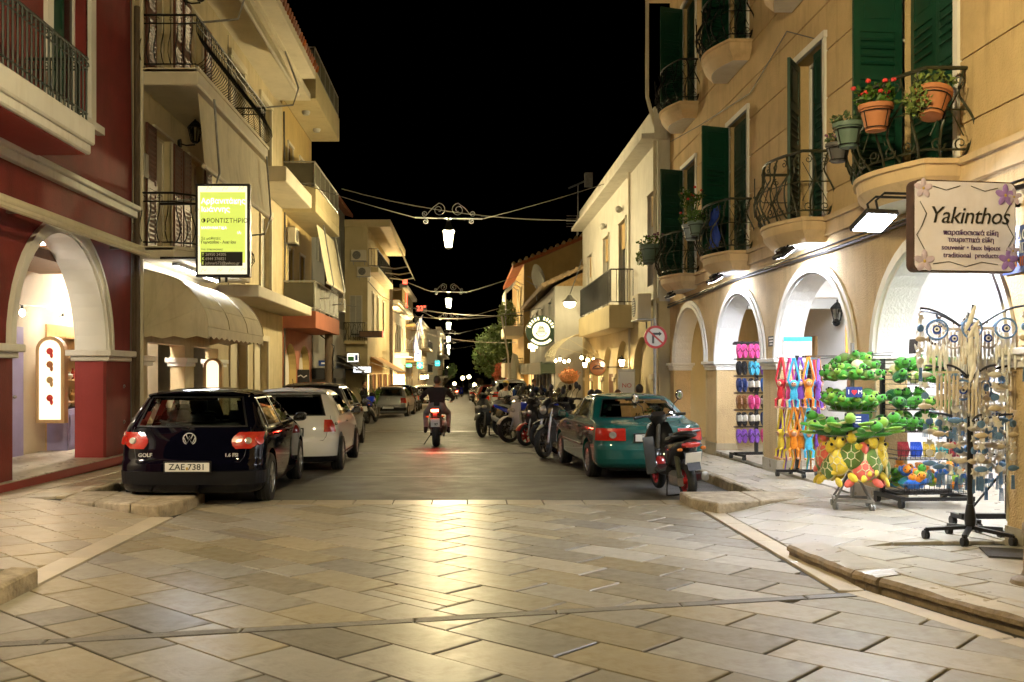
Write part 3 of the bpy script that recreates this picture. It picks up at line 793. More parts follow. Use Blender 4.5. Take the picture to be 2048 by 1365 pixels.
for i, c in enumerate(cen):
    for f, z in enumerate((3.62, 7.12)):
        o = window(FR, R1, c-.58, c+.58, z, z+2.38, .26, K['white_paint'], name='door', mull=0)
        if (f, i) in ((0, 1),):
            shutter_leaf(R1, FR.P(c-.57, -.08, z), R(90), .56, 2.36, K['green_shutter'], panel=.62)
            shutter_leaf(R1, FR.P(c+.57, -.05, z), R(-90-32), .56, 2.36, K['green_shutter'], panel=.62)
        else:
            shutter_leaf(R1, FR.P(c-.57, -.10, z), R(90), .565, 2.36, K['green_shutter'], panel=.62)
            shutter_leaf(R1, FR.P(c+.565, .03, z), R(-180+(6 if i == 0 else 20)), .54, 2.36, K['green_shutter'], panel=.62)
            shutter_leaf(R1, FR.P(c+.0, -.10, z), R(90), .565, 2.36, K['green_shutter'], panel=.62)
        bow_balcony(FR, R1, c, z, .84, .62 if i else .68, K['stucco_smooth'], K['iron_green'] if f == 0 else K['iron'])
# cable along the string course
b = MB(); b.tube([FR.P(7.5,.05,3.15), FR.P(10,.05,3.2), FR.P(13,.05,3.17), FR.P(17,.05,3.2), FR.P(23,.06,3.1)], .022, 6); b.tube([FR.P(7.5,.05,3.22), FR.P(12,.06,3.24), FR.P(18,.05,3.22), FR.P(23,.06,3.16)], .012, 5); b.build('cable', K['black_plastic'], R1)
b = MB(); FR.box(b, 15.26, 15.56, .0, .012, 2.0, 2.16); pq = b.build('name_plaque', K['ink_black'], R1)
b = MB()
for j in range(3): FR.box(b, 15.30+.02*j, 15.52-.02*j, .012, .014, 2.115-j*.045, 2.135-j*.045)
b.build('plaque_print', K['ink_white'], pq)
OFF[0] = V((0,0,0))
# flood lamps under the balconies
def flood(loc, aim, label, size=(.30,.20), glow='flood_glow', arm=None):
    t = thing('flood_lamp', label, 'lamp', loc, 0, 'flood lamps on the yellow facade')
    d = V(aim).normalized(); rot = d.to_track_quat('-Z', 'Y').to_matrix()
    b = MB(); b.cb(V((0,0,0))-d*.03, (size[0]+.05, size[1]+.05, .055), rot); b.cb(V((0,0,0))-d*.08, (size[0]*.6, size[1]*.6, .05), rot); b.build('housing', K['black_plastic'], t, local=True, bevel=.008)
    b = MB(); b.cb(d*.003, (size[0], size[1], .004), rot); b.build('glass', K[glow], t, local=True)
    b = MB()
    for a in (arm or [[(0,0,.05),(0,0,.2)]]): b.tube(a, .013, 6)
    b.build('bracket', K['iron'], t, local=True)
    return t
flood((4.30, 13.4, 3.18), (.75, .1, -1), 'grey flood lamp under the curved balcony over the third arch', (.26,.16), arm=[[(0,0,.06),(.05,0,.13)]])
flood((4.30, 17.1, 3.18), (.6, .1, -1), 'grey flood lamp under the balcony with blue drapes', (.26,.16), arm=[[(0,0,.06),(.05,0,.13)]])
flood((4.32, 20.9, 3.18), (.45, .1, -1), 'small grey lamp under the balcony farthest along the arcade', (.18,.12), glow='panel_glow', arm=[[(0,0,.06),(.05,0,.13)]])
flood((3.93, 9.55, 3.03), (.12, -.5, -1), 'square white flood lamp on a bent arm beside the shop sign', (.30,.26), arm=[[(0,.1,.05),(-.03,.1,.2),(.05,.1,.27),(.85,.1,.25)],[(0,-.1,.05),(-.03,-.1,.2),(.05,-.1,.27),(.85,-.1,.25)]])
# arcade ceiling lamps
for i, u in enumerate((9.6, 11.2, 13.6, 16.2, 18.2, 21.0)):
    t = thing('ceiling_lamp', 'white strip lamp on the arcade ceiling', 'lamp', (5.75, u, 3.19), 0, 'strip lamps under the arcade ceiling')
    b = MB(); b.box(-.07, .07, -.62, .62, -.05, 0); b.build('housing', K['white_clean'], t, local=True)
    b = MB(); b.box(-.05, .05, -.58, .58, -.075, -.052); b.build('tube', K['ceiling_glow'], t, local=True) if i < 4 else b.build('tube', K['panel_glow'], t, local=True)
# pots on balconies
pot_plant((3.98, 10.62, 3.84), .12, .20, K['pot_grey'], 'small dark grey pot of purple succulents at the rail end', 'low', K['flower_purple'], 1)
pot_plant((3.93, 10.2, 3.90), .145, .25, K['pot_green'], 'green pot with low plants hooked on the balcony rail', 'low', None, 2)
pot_plant((3.97, 9.62, 3.93), .15, .25, K['terracotta'], 'terracotta pot with red flowers hooked on the balcony rail', 'bush', K['flower_red'], 3)
p = pot_plant((4.34, 9.28, 3.98), .16, .26, K['terracotta'], 'tilted terracotta pot with trailing pale green plant', 'trail', None, 4); p.rotation_euler = (R(-14), R(12), 0)
pot_plant((4.05, 17.75, 3.95), .17, .28, K['pot_bluegrey'], 'blue-grey pot with tall red geraniums on the rail', 'tall', K['flower_red'], 5)
pot_plant((4.02, 17.3, 3.98), .14, .24, K['pot_green'], 'little green pot beside the geraniums', 'bush', None, 6)
pot_plant((4.02, 21.6, 3.98), .22, .38, K['pot_green'], 'pale green pot with pink flowers on the far arcade balcony', 'bush', K['flower_purple'], 7)
pot_plant((4.05, 22.0, 3.98), .16, .30, K['pot_green'], 'pot with trailing leaves at the far end of the arcade balcony', 'trail', None, 8)
# blue drape on balcony 3
rng = random.Random(5); b = MB(); vs = []; fs = []
for i in range(9):
    for j in range(9): vs.append((4.27+.03*math.sin(i*2.2+j), 16.75+i*.075, 3.72+j*.085+rng.uniform(-.01,.01)))
for i in range(8):
    for j in range(8): fs.append((i*9+j, i*9+j+1, i*9+j+10, i*9+j+9))
b.add(vs, fs, 0, True); tag(b.build('blue_cloth', mat('blue_cloth', (.01,.05,.35), .8, var=.2, scale=6)), 'bright blue cloth hung inside the iron balcony rail', 'cloth')
# wall lantern builder (used on several walls)
def wall_lantern(loc, out, label, lit=False, s=1.0, group='wall lanterns'):
    t = thing('wall_lantern', label, 'lantern', loc, 0, group); out = V(out).normalized(); c = out*.22*s
    b = MB(); b.lathe([(.05*s,-.01),(.06*s,.03*s),(.01,.03*s)], 10, Matrix.Translation(V((0,0,0))) @ out.to_track_quat('Z','Y').to_matrix().to_4x4()); b.tube([(0,0,0), out*.1*s+V((0,0,-.03*s)), c+V((0,0,-.02*s))], .011*s, 6); b.build('bracket', K['iron'], t, local=True)
    b = MB(); T = Matrix.Translation(c)
    b.lathe([(.035*s,.0),(.055*s,.02*s)], 6, T, sm=False); b.lathe([(.11*s,.20*s),(.1*s,.23*s),(.04*s,.29*s),(.012*s,.31*s),(.012*s,.35*s)], 6, T, sm=False)
    for i in range(6):
        a = i*PI/3; b.bar(c+V((.055*s*math.cos(a), .055*s*math.sin(a), .02*s)), c+V((.095*s*math.cos(a), .095*s*math.sin(a), .2*s)), .010*s)
    b.build('cage', K['iron'], t, local=True)
    b = MB(); b.lathe([(.048*s,.022*s),(.086*s,.198*s)], 6, T, sm=False); b.build('glass', K['bulb_glow'] if lit else K['pane'], t, local=True)
    return t
wall_lantern((6.73, 18.05, 2.5), (-.3,-1,0), 'black unlit wall lantern inside the third white arch', s=1.15)
b = MB(); b.cb((0,0,0), (.34,.02,.62)); o = tag(b.build('orange_panel', mat('orange_panel', (.62,.25,.03), .5), None), 'plain orange board hanging inside the third white arch', 'board'); o.location = (5.75, 14.6, 2.2)
# oval shop sign in far arch
t = thing('oval_sign', 'pale green oval shop sign in the farthest arch', 'sign', (5.25, 20.6, 1.95))
b = MB(); b.ell((0,0,0), (.30,.03,.36), None, 24, 8); b.build('board', mat('sage', (.33,.34,.16), .5), t, local=True)
lettering('O', .16, K['ink_black'], t, frame((.12,-.032,.16), (1,0,0), (0,0,1)))
b = MB(); b.tube([(.02,-.034,-.12),(.1,-.034,-.08),(.16,-.03,-.12),(.22,-.026,-.08)], .006, 4); b.tube([(0,0,.36),(0,0,1.2)], .01, 5); b.build('ornament', K['ink_black'], t, local=True)
# ------------------------------------------------------------------ Yakinthos sign
t = thing('hanging_shop_sign', 'pale flowered board lettered Yakinthos hanging from the yellow facade', 'sign', (4.21, 8.45, 2.83), R(9))
W, H = .475, .385
def rrect(w_, h_, r, n=5):
    pts = []
    for cx, cy, a0 in ((w_-r,h_-r,0),(-w_+r,h_-r,90),(-w_+r,-h_+r,180),(w_-r,-h_+r,270)):
        for i in range(n+1):
            a = R(a0+90*i/n); pts.append((cx+r*math.cos(a), cy+r*math.sin(a)))
    return pts
b = MB(); b.prism([(x,-.05,z) for x, z in rrect(W,H,.06)], (0,.10,0)); b.build('box', mat('sign_case', (.06,.03,.022), .6, var=.4, scale=9), t, local=True)
b = MB(); b.prism([(x,-.058,z) for x, z in rrect(W-.012,H-.012,.055)], (0,.006,0)); fc = b.build('face', mat('sign_face', (.72,.68,.78), .45, var=.12, scale=2.2, col2=(.78,.76,.90), streak=.18), t, local=True)
T = lambda x, z: frame((x,-.0615,z), (1,0,0), (0,0,1))
lettering('Yakinthos', .20, K['ink_black'], fc, T(.03,.085), shear=.25, space=.94)
lettering('παραδοσιακά είδη', .062, K['ink_purple'], fc, T(.05,-.055), space=.95)
lettering('τουριστικά είδη', .062, K['ink_purple'], fc, T(.05,-.115), space=.95)
lettering('souvenir • faux bijoux', .062, K['ink_purple'], fc, T(.05,-.18))
lettering('traditional  products', .062, K['ink_purple'], fc, T(.05,-.245))
k('petal', (.30,.18,.50), .6, var=.25, scale=12); k('petal_pale', (.5,.42,.55), .6, var=.2, scale=12)
def flower(x, z, r, m, n=5):
    b = MB()
    for i in range(n):
        a = 2*PI*i/n+.3; c = V((x+math.cos(a)*r*.55, -.062, z+math.sin(a)*r*.55))
        b.ell(c, (r*.55, .004, r*.32), Matrix.Rotation(-a, 3, 'Y'), 10, 5)
    b.build('painted_flower', m, fc, local=True); b = MB(); b.ell((x,-.065,z), (r*.16,.004,r*.16), None, 8, 4); b.build('flower_centre', K['cap_yellow'], fc, local=True)
flower(.37,.27,.09,K['petal']); flower(.45,.26,.07,K['petal_pale']); flower(-.39,.31,.08,K['petal_pale']); flower(-.38,-.30,.09,K['petal_pale']); flower(.40,-.28,.09,K['petal']); flower(.44,-.20,.06,K['petal_pale'])
b = MB()
for sx in (-1, 1):
    b.tube([(sx*.42,-.061,.2),(sx*(.36),-.061,.1),(sx*.40,-.061,0),(sx*.45,-.061,-.08),(sx*.38,-.061,-.2)], .004, 4)
    b.tube([(sx*.3,-.061,.33),(sx*.18,-.061,.30),(sx*.05,-.061,.34)], .0035, 4); b.tube([(sx*.3,-.061,-.32),(sx*.15,-.061,-.30),(sx*.0,-.061,-.34)], .0035, 4)
b.build('vine', K['ink_black'], fc, local=True)
b = MB(); b.bar((.49,0,.2),(.62,0,.2),.03); b.bar((.49,0,-.25),(.62,0,-.25),.03); b.build('bracket', K['iron'], t, local=True)
# blue street plate on pier
t = thing('street_plate', 'blue street-name plate on the pier behind the shop sign', 'sign', (4.74, 8.55, 2.65))
b = MB(); b.box(-.012, .0, -.45, .2, -.2, .2); bp = b.build('plate', K['sign_blue'], t, local=True)
for j, (tx, m) in enumerate((('ΟΔΟΣ', 'ink_white'), ('ΝΙΖ', 'ink_white'), ('NIZ', 'lens_amber'))):
    me = text_mesh(tx, .12); me.materials.append(K[m]); me.transform(frame((-.0145, -.1, .11-.11*j), (0,-1,0), (0,0,1))); o = bpy.data.objects.new('lettering', me); C.objects.link(o); o.parent = bp
# ------------------------------------------------------------------ shared balcony kinds
def railing(F, par, u0, u1, w_, z, h, m, bars=.12, r=.008, style='bars', name='railing'):
    b = MB(); path = [(u0, .02), (u0, w_), (u1, w_), (u1, .02)]
    for zz, rr in ((z+h, .018), (z+.08, .012)):
        b.tube([F.P(u, w__, zz) for u, w__ in path], rr, 5)
    for i in range(3):
        a, c = V(path[i]), V(path[i+1]); L = (c-a).length; n = max(1, int(L/bars))
        for j in range(n+1):
            p = a.lerp(c, j/n)
            if style == 'belly':
                nr = V(((-1 if i == 0 else 1), 0)) if i != 1 else V((0, 1))
                pts = [F.P(p.x+nr.x*q, p.y+nr.y*q, z+t*h) for t, q in ((.04,.02),(.15,.13),(.3,.17),(.5,.10),(.7,.02),(.85,.05),(1,0))]
                b.tube(pts, r, 4)
            else: b.bar(F.P(p.x, p.y, z+.08), F.P(p.x, p.y, z+h), r*2)
            if style == 'cross' and j < n:
                q = a.lerp(c, (j+1)/n); b.bar(F.P(p.x,p.y,z+.1), F.P(q.x,q.y,z+h-.05), .012); b.bar(F.P(q.x,q.y,z+.1), F.P(p.x,p.y,z+h-.05), .012)
    return b.build(name, m, par)
def box_balcony(F, parent, u0, u1, w_, z, th, m, rail=None, railm=None, h=.95, bars=.12, parapet=0, under=None, style='bars'):
    b = MB(); F.box(b, u0, u1, 0, w_, z-th, z); bal = b.build('balcony', m, parent, bevel=.012)
    if parapet:
        b = MB(); F.box(b, u0, u1, w_-.09, w_-.003, z, z+parapet); F.box(b, u0, u0+.09, .0, w_-.09, z, z+parapet); F.box(b, u1-.09, u1, .0, w_-.09, z, z+parapet); b.build('parapet', m, bal)
    if rail == 'glass':
        b = MB(); 
        for zz in (z+parapet+.1, z+h): b.tube([F.P(u0+.04,.02,zz), F.P(u0+.04,w_-.05,zz), F.P(u1-.04,w_-.05,zz), F.P(u1-.04,.02,zz)], .025, 6)
        n = int((u1-u0)/1.1)
        for i in range(n+1): b.bar(F.P(u0+.04+(u1-u0-.08)*i/n, w_-.05, z+parapet), F.P(u0+.04+(u1-u0-.08)*i/n, w_-.05, z+h), .035)
        b.build('railing', railm or K['alu'], bal)
        for i in range(n):
            b = MB(); a = u0+.06+(u1-u0-.12)*i/n; c = u0+.06+(u1-u0-.12)*(i+1)/n-.04; F.box(b, a, c, w_-.056, w_-.044, z+parapet+.13, z+h-.04); b.build('panel', K['smoke_panel'], bal)
        b = MB(); F.box(b, u0+.034, u0+.046, .05, w_-.08, z+parapet+.13, z+h-.04); b.build('panel', K['smoke_panel'], bal)
    elif rail: railing(F, bal, u0+.04, u1-.04, w_-.05, z+parapet, h-parapet, railm or K['iron'], bars, style=style)
    return bal
K['smoke_panel'] = mat('smoke_panel', (.10,.09,.065), .55, var=.1, spec=.2)
def shell(F, name, label, u0, u1, z0, z1, m, rects=(), arches=(), depth=7, grooves=(), t=.3, cat='building', group=None, ez=None):
    o = thing(name, label, cat, (F.X, (u0+u1)/2, gz((u0+u1)/2)), 0, group); OFF[0] = V(o.location)
    b = MB(); wall(b, F, u0, u1, z0, z1, t, rects, arches, grooves)
    ea, eb = ez or (z0, z0)
    F.box(b, u0, u0+.25, -depth, -t-.001, ea, z1); F.box(b, u1-.25, u1, -depth, -t-.001, eb, z1); F.box(b, u0+.25, u1-.25, -depth, -depth+.2, z0, z1)
    F.box(b, u0+.25, u1-.25, -depth+.2, -t-.001, z1-.2, z1-.01)
    b.build('wall', m, o); return o
def ac_unit(loc, label, axis='x', s=1.0, group='air conditioner boxes'):
    t = thing('air_conditioner', label, 'air conditioner', loc, 0 if axis == 'x' else R(90 if loc[0] < 0 else -90), group)
    b = MB(); b.box(-.4*s, .4*s, -.15*s, .15*s, 0, .56*s); b.build('case', K['cream_pale'], t, local=True, bevel=.015)
    b = MB(); b.lathe([(.22*s,0),(.22*s,.012),(.19*s,.014),(.02,.014)], 20, Matrix.Translation((-.1*s,-.15*s,.28*s)) @ Matrix.Rotation(R(90),4,'X')); b.build('fan_ring', K['pot_grey'], t, local=True)
    b = MB()
    for i in range(7): b.box(-.3*s,.1*s,-.172*s,-.165*s,(.1+.055*i)*s,(.112+.055*i)*s)
    b.build('grille', K['grey_shutter'], t, local=True)
    b = MB(); b.box(-.42*s,.42*s,-.16*s,.2*s,-.035,-.002); b.bar((-.3*s,.17*s,-.03),(-.3*s,.17*s,-.2),.03); b.bar((.3*s,.17*s,-.03),(.3*s,.17*s,-.2),.03); b.build('bracket', K['galv'], t, local=True)
    return t
# ------------------------------------------------------------------ right: white and yellow house
F2 = Fac(4.5, -1)
wins = [(35.2,36.4,3.55,5.8),(31.1,32.3,3.45,5.9),(27.8,29.0,3.45,5.9),(23.5,24.4,3.7,5.9)]
ars = [(24.1,26.6,.0,1.55,.95),(27.2,29.6,.0,1.55,.95),(30.2,32.4,.0,1.45,.95),(33.0,35.0,.0,1.4,.95),(35.6,37.4,.0,1.4,.9)]
R2 = shell(F2, 'white_house', 'white upper storey over yellow arched ground floor next to the arcade', 23.1, 38.1, 3.25, 7.0, K['white_house_paint'], wins)
b = MB(); wall(b, F2, 23.1, 38.1, -.8, 3.249, .3, (), ars); F2.box(b, 23.1, 23.35, -7, -.301, -.8, 3.249); b.build('ground_floor_wall', K['yellow_pale'], R2)
b = MB(); F2.box(b, 23.0, 38.2, -.4, .42, 7.0, 7.12); F2.box(b, 23.05, 38.15, -.3, .12, 7.12, 7.75); b.build('cornice', K['white_house_paint'], R2)
b = MB(); F2.box(b, 23.1, 38.1, -.01, .05, 3.2, 3.32); b.build('string_course', K['yellow_pale'], R2)
for (u0, u1, z0, z1) in wins:
    o = window(F2, R2, u0, u1, z0, z1, .14, K['white_house_paint'], mull=1, fw=.07)
    b = MB(); F2.box(b, u0+.05, u1-.05, -.078, -.06, z1-.75, z1-.02); sh = b.build('roller_blind', K['ochre'], o)
box_balcony(F2, R2, 26.5, 33.6, .66, 3.4, .62, K['yellow_pale'], 'bars', K['iron'], h=.95, bars=.14)
for i, (a, c, zb, zs, ri) in enumerate(ars):
    b = MB(); F2.box(b, a, c, -.2, -.17, -.8, zs+ri); o = b.build('blind_arch', K['yellow_pale'] if i < 2 else K['stone_pale'], R2)
    b = MB(); F2.box(b, a-.35, a, -.02, .05, zs-.12, zs); F2.box(b, c, c+.35, -.02, .05, zs-.12, zs); b.build('impost', K['cream_pale'], R2)
    if i >= 2:
        b = MB(); F2.box(b, a+.25, c-.25, -.168, -.15, -.5, zs+.1); b.build('shop_window', K['warm_window'] if i != 2 else K['brown_wood'], R2)
b = MB(); b.tube([F2.P(23.25,.06,7.0), F2.P(23.25,.06,.0)], .05, 8); b.build('drainpipe', K['cream_pale'], R2)
b = MB(); b.tube([F2.P(26.9,.06,7.0), F2.P(26.9,.06,.0)], .035, 8); b.build('drainpipe', K['cream_pale'], R2)
for u in (28.4, 31.7): 
    b = MB(); b.ell(F2.P(u+.0,.12,6.25), (.1,.16,.1), None, 10, 6); b.build('wall_light', K['grey_pale'], R2)
OFF[0] = V((0,0,0))
ac_unit((4.18, 23.6, 2.85), 'large outdoor air conditioner on the yellow wall above the traffic sign', 'y', 1.05)
# curved awning over the cafe doors
def barrel_awning(name, label, F, u0, u1, w_, zt, zb, m, scal=True, ribs=4, endm=None, cat='awning', fr=True):
    o = thing(name, label, cat, tuple(F.P((u0+u1)/2, 0, zb))); OFF[0] = V(o.location)
    N = 8; prof = [(w_*a, zb+(zt-zb)*h) for a, h in ((0,1),(.2,.955),(.4,.90),(.56,.84),(.70,.73),(.82,.60),(.92,.45),(.975,.32),(1,.17))]
    M_ = 24; b = MB(); vs = []; fs = []
    for j in range(M_+1):
        u = u0+(u1-u0)*j/M_
        for (w__, z) in prof: vs.append(F.P(u, w__, z))
        vs.append(F.P(u, w_*1.0, zb+(.05 if (j % 2 and scal) else 0)))
    n = N+2
    for j in range(M_):
        for i in range(n-1): fs.append((j*n+i, j*n+i+1, (j+1)*n+i+1, (j+1)*n+i))
    b.add(vs, fs, 0, True)
    if endm is None or endm:
        for u in (u0, u1):
            pts = [F.P(u, .0, zb+.1)]+[F.P(u, w__, z) for w__, z in prof]+[F.P(u, w_, zb)]
            nn = 6
            for q in range(nn): pts.append(F.P(u, w_*(1-(q+1)/nn), zb+(.05 if q % 2 == 0 else 0)+.1*(q+1)/nn*0))
            b.add(pts, [tuple(range(len(pts)))])
    cv = b.build('canopy', m, o, sharp=30)
    b = MB()
    for j in range(ribs+1):
        u = u0+(u1-u0)*j/ribs
        b.tube([F.P(u, w__*1.003, z+.004) for w__, z in prof], .012, 5)
    for i in (3, 6, 8): b.tube([F.P(u0, prof[i][0]*1.003, prof[i][1]+.004), F.P(u1, prof[i][0]*1.003, prof[i][1]+.004)], .008, 5)
    for i in (2, 4, 6): b.tube([F.P(u0-.004, 0, zb+.12), F.P(u0-.004, prof[i][0], prof[i][1])], .008, 5)
    b.build('rib', m, o); OFF[0] = V((0,0,0)); return o
barrel_awning('cafe_awning', 'cream barrel awning over the lit cafe entrance', F2, 33.2, 37.2, 1.5, 3.0, 1.95, K['canvas'], endm=False)
# string of bulbs under awning
for i in range(7):
    t = thing('light_bulb', 'bare warm bulb strung along the cafe front', 'bulb', (3.15+.12*i, 33.2-.55*i if i > 3 else 34.6-.3*i, 2.0+.05*math.sin(i*2)), 0, 'warm bulbs along the cafe front')
    b = MB(); b.ell((0,0,0), (.045,.045,.055), None, 8, 6); b.build('bulb', K['bulb_glow'], t, local=True)
    b = MB(); b.tube([(0,0,.05),(0,0,.13)], .018, 6); b.build('socket', K['black_plastic'], t, local=True)
t = thing('flower_basket', 'hanging orange flower basket sign under the cafe awning', 'flower basket', (3.55, 34.0, 1.45)); t.scale = (.6,.6,.6)
b = MB(); b.ell((0,0,0), (.55,.25,.42), None, 16, 8); b.build('basket', mat('wicker', (.30,.13,.05), .8, var=.5, scale=20, bump=.8, bscale=40), t, local=True)
b = MB(); foliage(b, (0,0,.1), (.6,.32,.42), 260, .1); b.build('flowers', mat('orange_flower', (.55,.17,.06), .6, var=.4, scale=16), t, local=True, recalc=False)
b = MB(); b.tube([(0,0,.4),(0,0,.75)], .01, 5); b.build('hook', K['iron'], t, local=True)
t = thing('round_hanging_sign', 'small round yellow hanging sign outside the cafe', 'sign', (3.85, 28.9, 1.75))
b = MB(); b.lathe([(.27,-.02),(.27,.02)], 22, Matrix.Rotation(R(90),4,'X')); b.build('disc', mat('sign_yellow', (.45,.36,.08), .5), t, local=True)
b = MB(); b.lathe([(.25,-.024),(.25,.024)], 22, Matrix.Rotation(R(90),4,'X')); b.lathe([(.235,-.026),(.235,.026)], 22, Matrix.Rotation(R(90),4,'X'), 1); b.build('ring', [K['ink_black'], K['lens_amber']], t, local=True)
b = MB(); b.tube([(-.14,-.03,-.02),(0,-.03,.06),(.14,-.03,-.02)], .015, 4); b.tube([(-.16,-.03,-.05),(.16,-.03,-.05)], .015, 4); b.bar((.27,0,0),(.65,0,0),.03); b.build('emblem', K['ink_black'], t, local=True)
t = thing('standing_menu_board', 'tall white standing menu board against the yellow arches', 'menu board', (4.2, 25.9, gz(26)+.12))
b = MB(); b.box(-.22,.22,-.05,.05,0,1.75); b.build('frame', K['alu'], t, local=True); b = MB(); b.box(-.19,.19,-.056,-.05,.12,1.68); pn = b.build('panel', K['plate_white'], t, local=True)
lettering('NO', .16, K['sign_red'], pn, frame((0,-.058,1.32), (1,0,0), (0,0,1))); lettering('★', .16, K['ink_black'], pn, frame((0,-.058,.6), (1,0,0), (0,0,1)))
wall_lantern((4.45, 27.0, 1.75), (-1,0,0), 'lit lantern on the pier between the yellow arches', True, .9)
wall_lantern((4.45, 32.6, 1.75), (-1,0,0), 'lit lantern beside the cafe doorway', True, .9)
wall_lantern((4.45, 35.3, 1.75), (-1,0,0), 'lit lantern under the cafe awning', True, .9)
# street lamp on white house arm
t = thing('wall_street_lamp', 'bell-shaped lit street lamp on an arm from the white house corner', 'street lamp', (4.45, 38.0, 5.3))
c = V((-.55,-.9,-1.1))
b = MB(); b.tube([(0,0,.6), (-.25,-.45,-.1), tuple(c+V((0,0,.28)))], .022, 6); b.build('arm', K['galv'], t, local=True)
b = MB(); b.lathe([(.06,.28),(.12,.18),(.26,.06),(.30,.0)], 16, Matrix.Translation(c), cap=False); b.build('shade', K['galv'], t, local=True)
b = MB(); b.ell(c+V((0,0,-.04)), (.22,.22,.16), None, 14, 8); b.build('globe', K['lantern_far'], t, local=True)
# ------------------------------------------------------------------ right: grey house with tiled roof (protruding)
F3 = Fac(3.44, -1)
w3 = [(39.6,40.7,2.9,4.4),(43.2,44.3,2.9,4.4),(46.8,47.9,2.9,4.4),(50.2,51.3,2.9,4.4)]
R3 = shell(F3, 'grey_house', 'low grey house with tiled roof and round lit sign', 38.1, 52.7, -1.0, 4.9, K['grey_pale'], w3, depth=8)
for (u0, u1, z0, z1) in w3: window(F3, R3, u0, u1, z0, z1, .2, K['grey_pale'], kind='leaves', leaf_m=K['grey_shutter'], mull=0)
b = MB(); b.add([F3.P(37.9,.45,4.88), F3.P(52.8,.45,4.88), F3.P(52.8,-4,6.9), F3.P(37.9,-4,6.9), F3.P(52.8,-8.4,4.88), F3.P(37.9,-8.4,4.88)], [(0,1,2,3),(3,2,4,5)]); b.add([F3.P(38.1,0,4.9), F3.P(38.1,-4,6.85), F3.P(38.1,-8,4.9)], [(0,1,2)]); rf = b.build('roof', K['roof_tile'], R3)
b = MB()
for i in range(50):
    u = 37.9+i*.3; b.tube([F3.P(u,.5,4.9), F3.P(u,-4,6.95)], .09, 6)
for i in range(14): b.tube([F3.P(37.82,.45-i*.32,4.93+i*.145), F3.P(38.2,.45-i*.32,4.93+i*.145)], .1, 6)
stuff(b.build('tile_rows', K['roof_tile'], R3))
b = MB(); F3.box(b, 38.0, 52.7, .0, .5, 1.55, 1.95); F3.box(b, 38.0, 52.7, .5, .56, 1.5, 2.0); b.build('fascia', mat('fascia_green', (.03,.05,.025), .5), R3)
for i in range(8):
    b = MB(); u = 38.2+i*2.0; F3.box(b, u, u+.14, .02, .12, gz(u), 1.55); b.build('post', K['white_paint'], R3)
    b = MB(); F3.box(b, u+.14, u+2.0, .0, .03, gz(u), 1.5); b.build('shop_panel', K['brown_wood'] if i < 5 else K['warm_window'], R3)
OFF[0] = V((0,0,0))
# satellite dishes, round sign, star
K['ring_glow'] = emit('ring_glow', (1,.93,.6), .6)
for i, (dx, dz) in enumerate(((0,0),(.5,.35))):
    t = thing('satellite_dish', 'round satellite dish on the eave of the grey house', 'satellite dish', (3.1+dx*.3, 43.0+i*1.6, 5.2+dz), 0, 'satellite dishes on the grey house')
    Tm = Matrix.Translation((0,0,.35)) @ Matrix.Rotation(R(70),4,'Y') @ Matrix.Rotation(R(-20),4,'X')
    b = MB(); b.lathe([(.02,-.10),(.3,-.06),(.55,.06),(.53,.08),(.28,-.03),(.02,-.07)], 18, Tm); b.build('dish', K['grey_pale'], t, local=True)
    b = MB(); b.tube([(0,0,.3),(0,0,-.5)], .03, 6); b.tube([(0,0,.1),(-.45,-.1,.35)], .015, 5); b.build('mast', K['galv'], t, local=True)
t = thing('round_lit_sign', 'round dark green sign with glowing white ring letters and emblem', 'sign', (2.95, 38.6, 3.2))
Tm = Matrix.Rotation(R(90),4,'X')
b = MB(); b.lathe([(.6,-.08),(.6,.08)], 30, Tm); b.build('disc', mat('disc_green', (.02,.05,.025), .4), t, local=True)
b = MB()
for i in range(11):
    a = R(160-i*14)
    if i not in (5,): b = MB(); b.cb((.49*math.cos(a), -.087, .49*math.sin(a)), (.07,.012,.13), Matrix.Rotation(PI/2-a, 3, 'Y')); b.build('letter_mark', K['ring_glow'], t, local=True)
for i in range(7):
    a = R(-48-i*14); b = MB(); b.cb((.49*math.cos(a), -.087, .49*math.sin(a)), (.11,.012,.10), Matrix.Rotation(PI/2-a, 3, 'Y')); b.build('letter_mark', K['ring_glow'], t, local=True)
b = MB()
b.lathe([(.34,.085),(.34,.092)], 26, Tm, 0); b.build('inner_disc', K['ring_glow'], t, local=True)
b = MB(); b.tube([(-.22,-.1,-.08),(-.1,-.1,-.2),(.1,-.1,-.2),(.22,-.1,-.08),(-.22,-.1,-.08)], .02, 5)
for i in range(5): b.tube([(-.16+.02*i,-.1,-.02+.05*i),(.16-.02*i,-.1,-.02+.05*i)], .018, 5)
b.build('emblem', mat('emblem_green', (.02,.05,.02), .5), t, local=True)
b = MB(); b.bar((.5,0,.2),(.62,.3,.2),.03); b.bar((.5,0,-.2),(.62,.3,-.2),.03); b.build('bracket', K['iron'], t, local=True)
t = thing('lit_cross_sign', 'small glowing yellow plus-shaped sign past the round sign', 'sign', (3.1, 45.5, 2.8)); t.scale = (.6,.6,.6)
b = MB(); b.box(-.16,.16,-.05,.05,-.42,.42); b.box(-.36,.36,-.049,.049,-.18,.18); b.build('cross', K['bulb_glow'] if False else emit('star_glow',(1,.82,.4),2), t, local=True); b = MB(); b.bar((.3,0,0),(.8,0,0),.04); b.build('bracket', K['iron'], t, local=True)
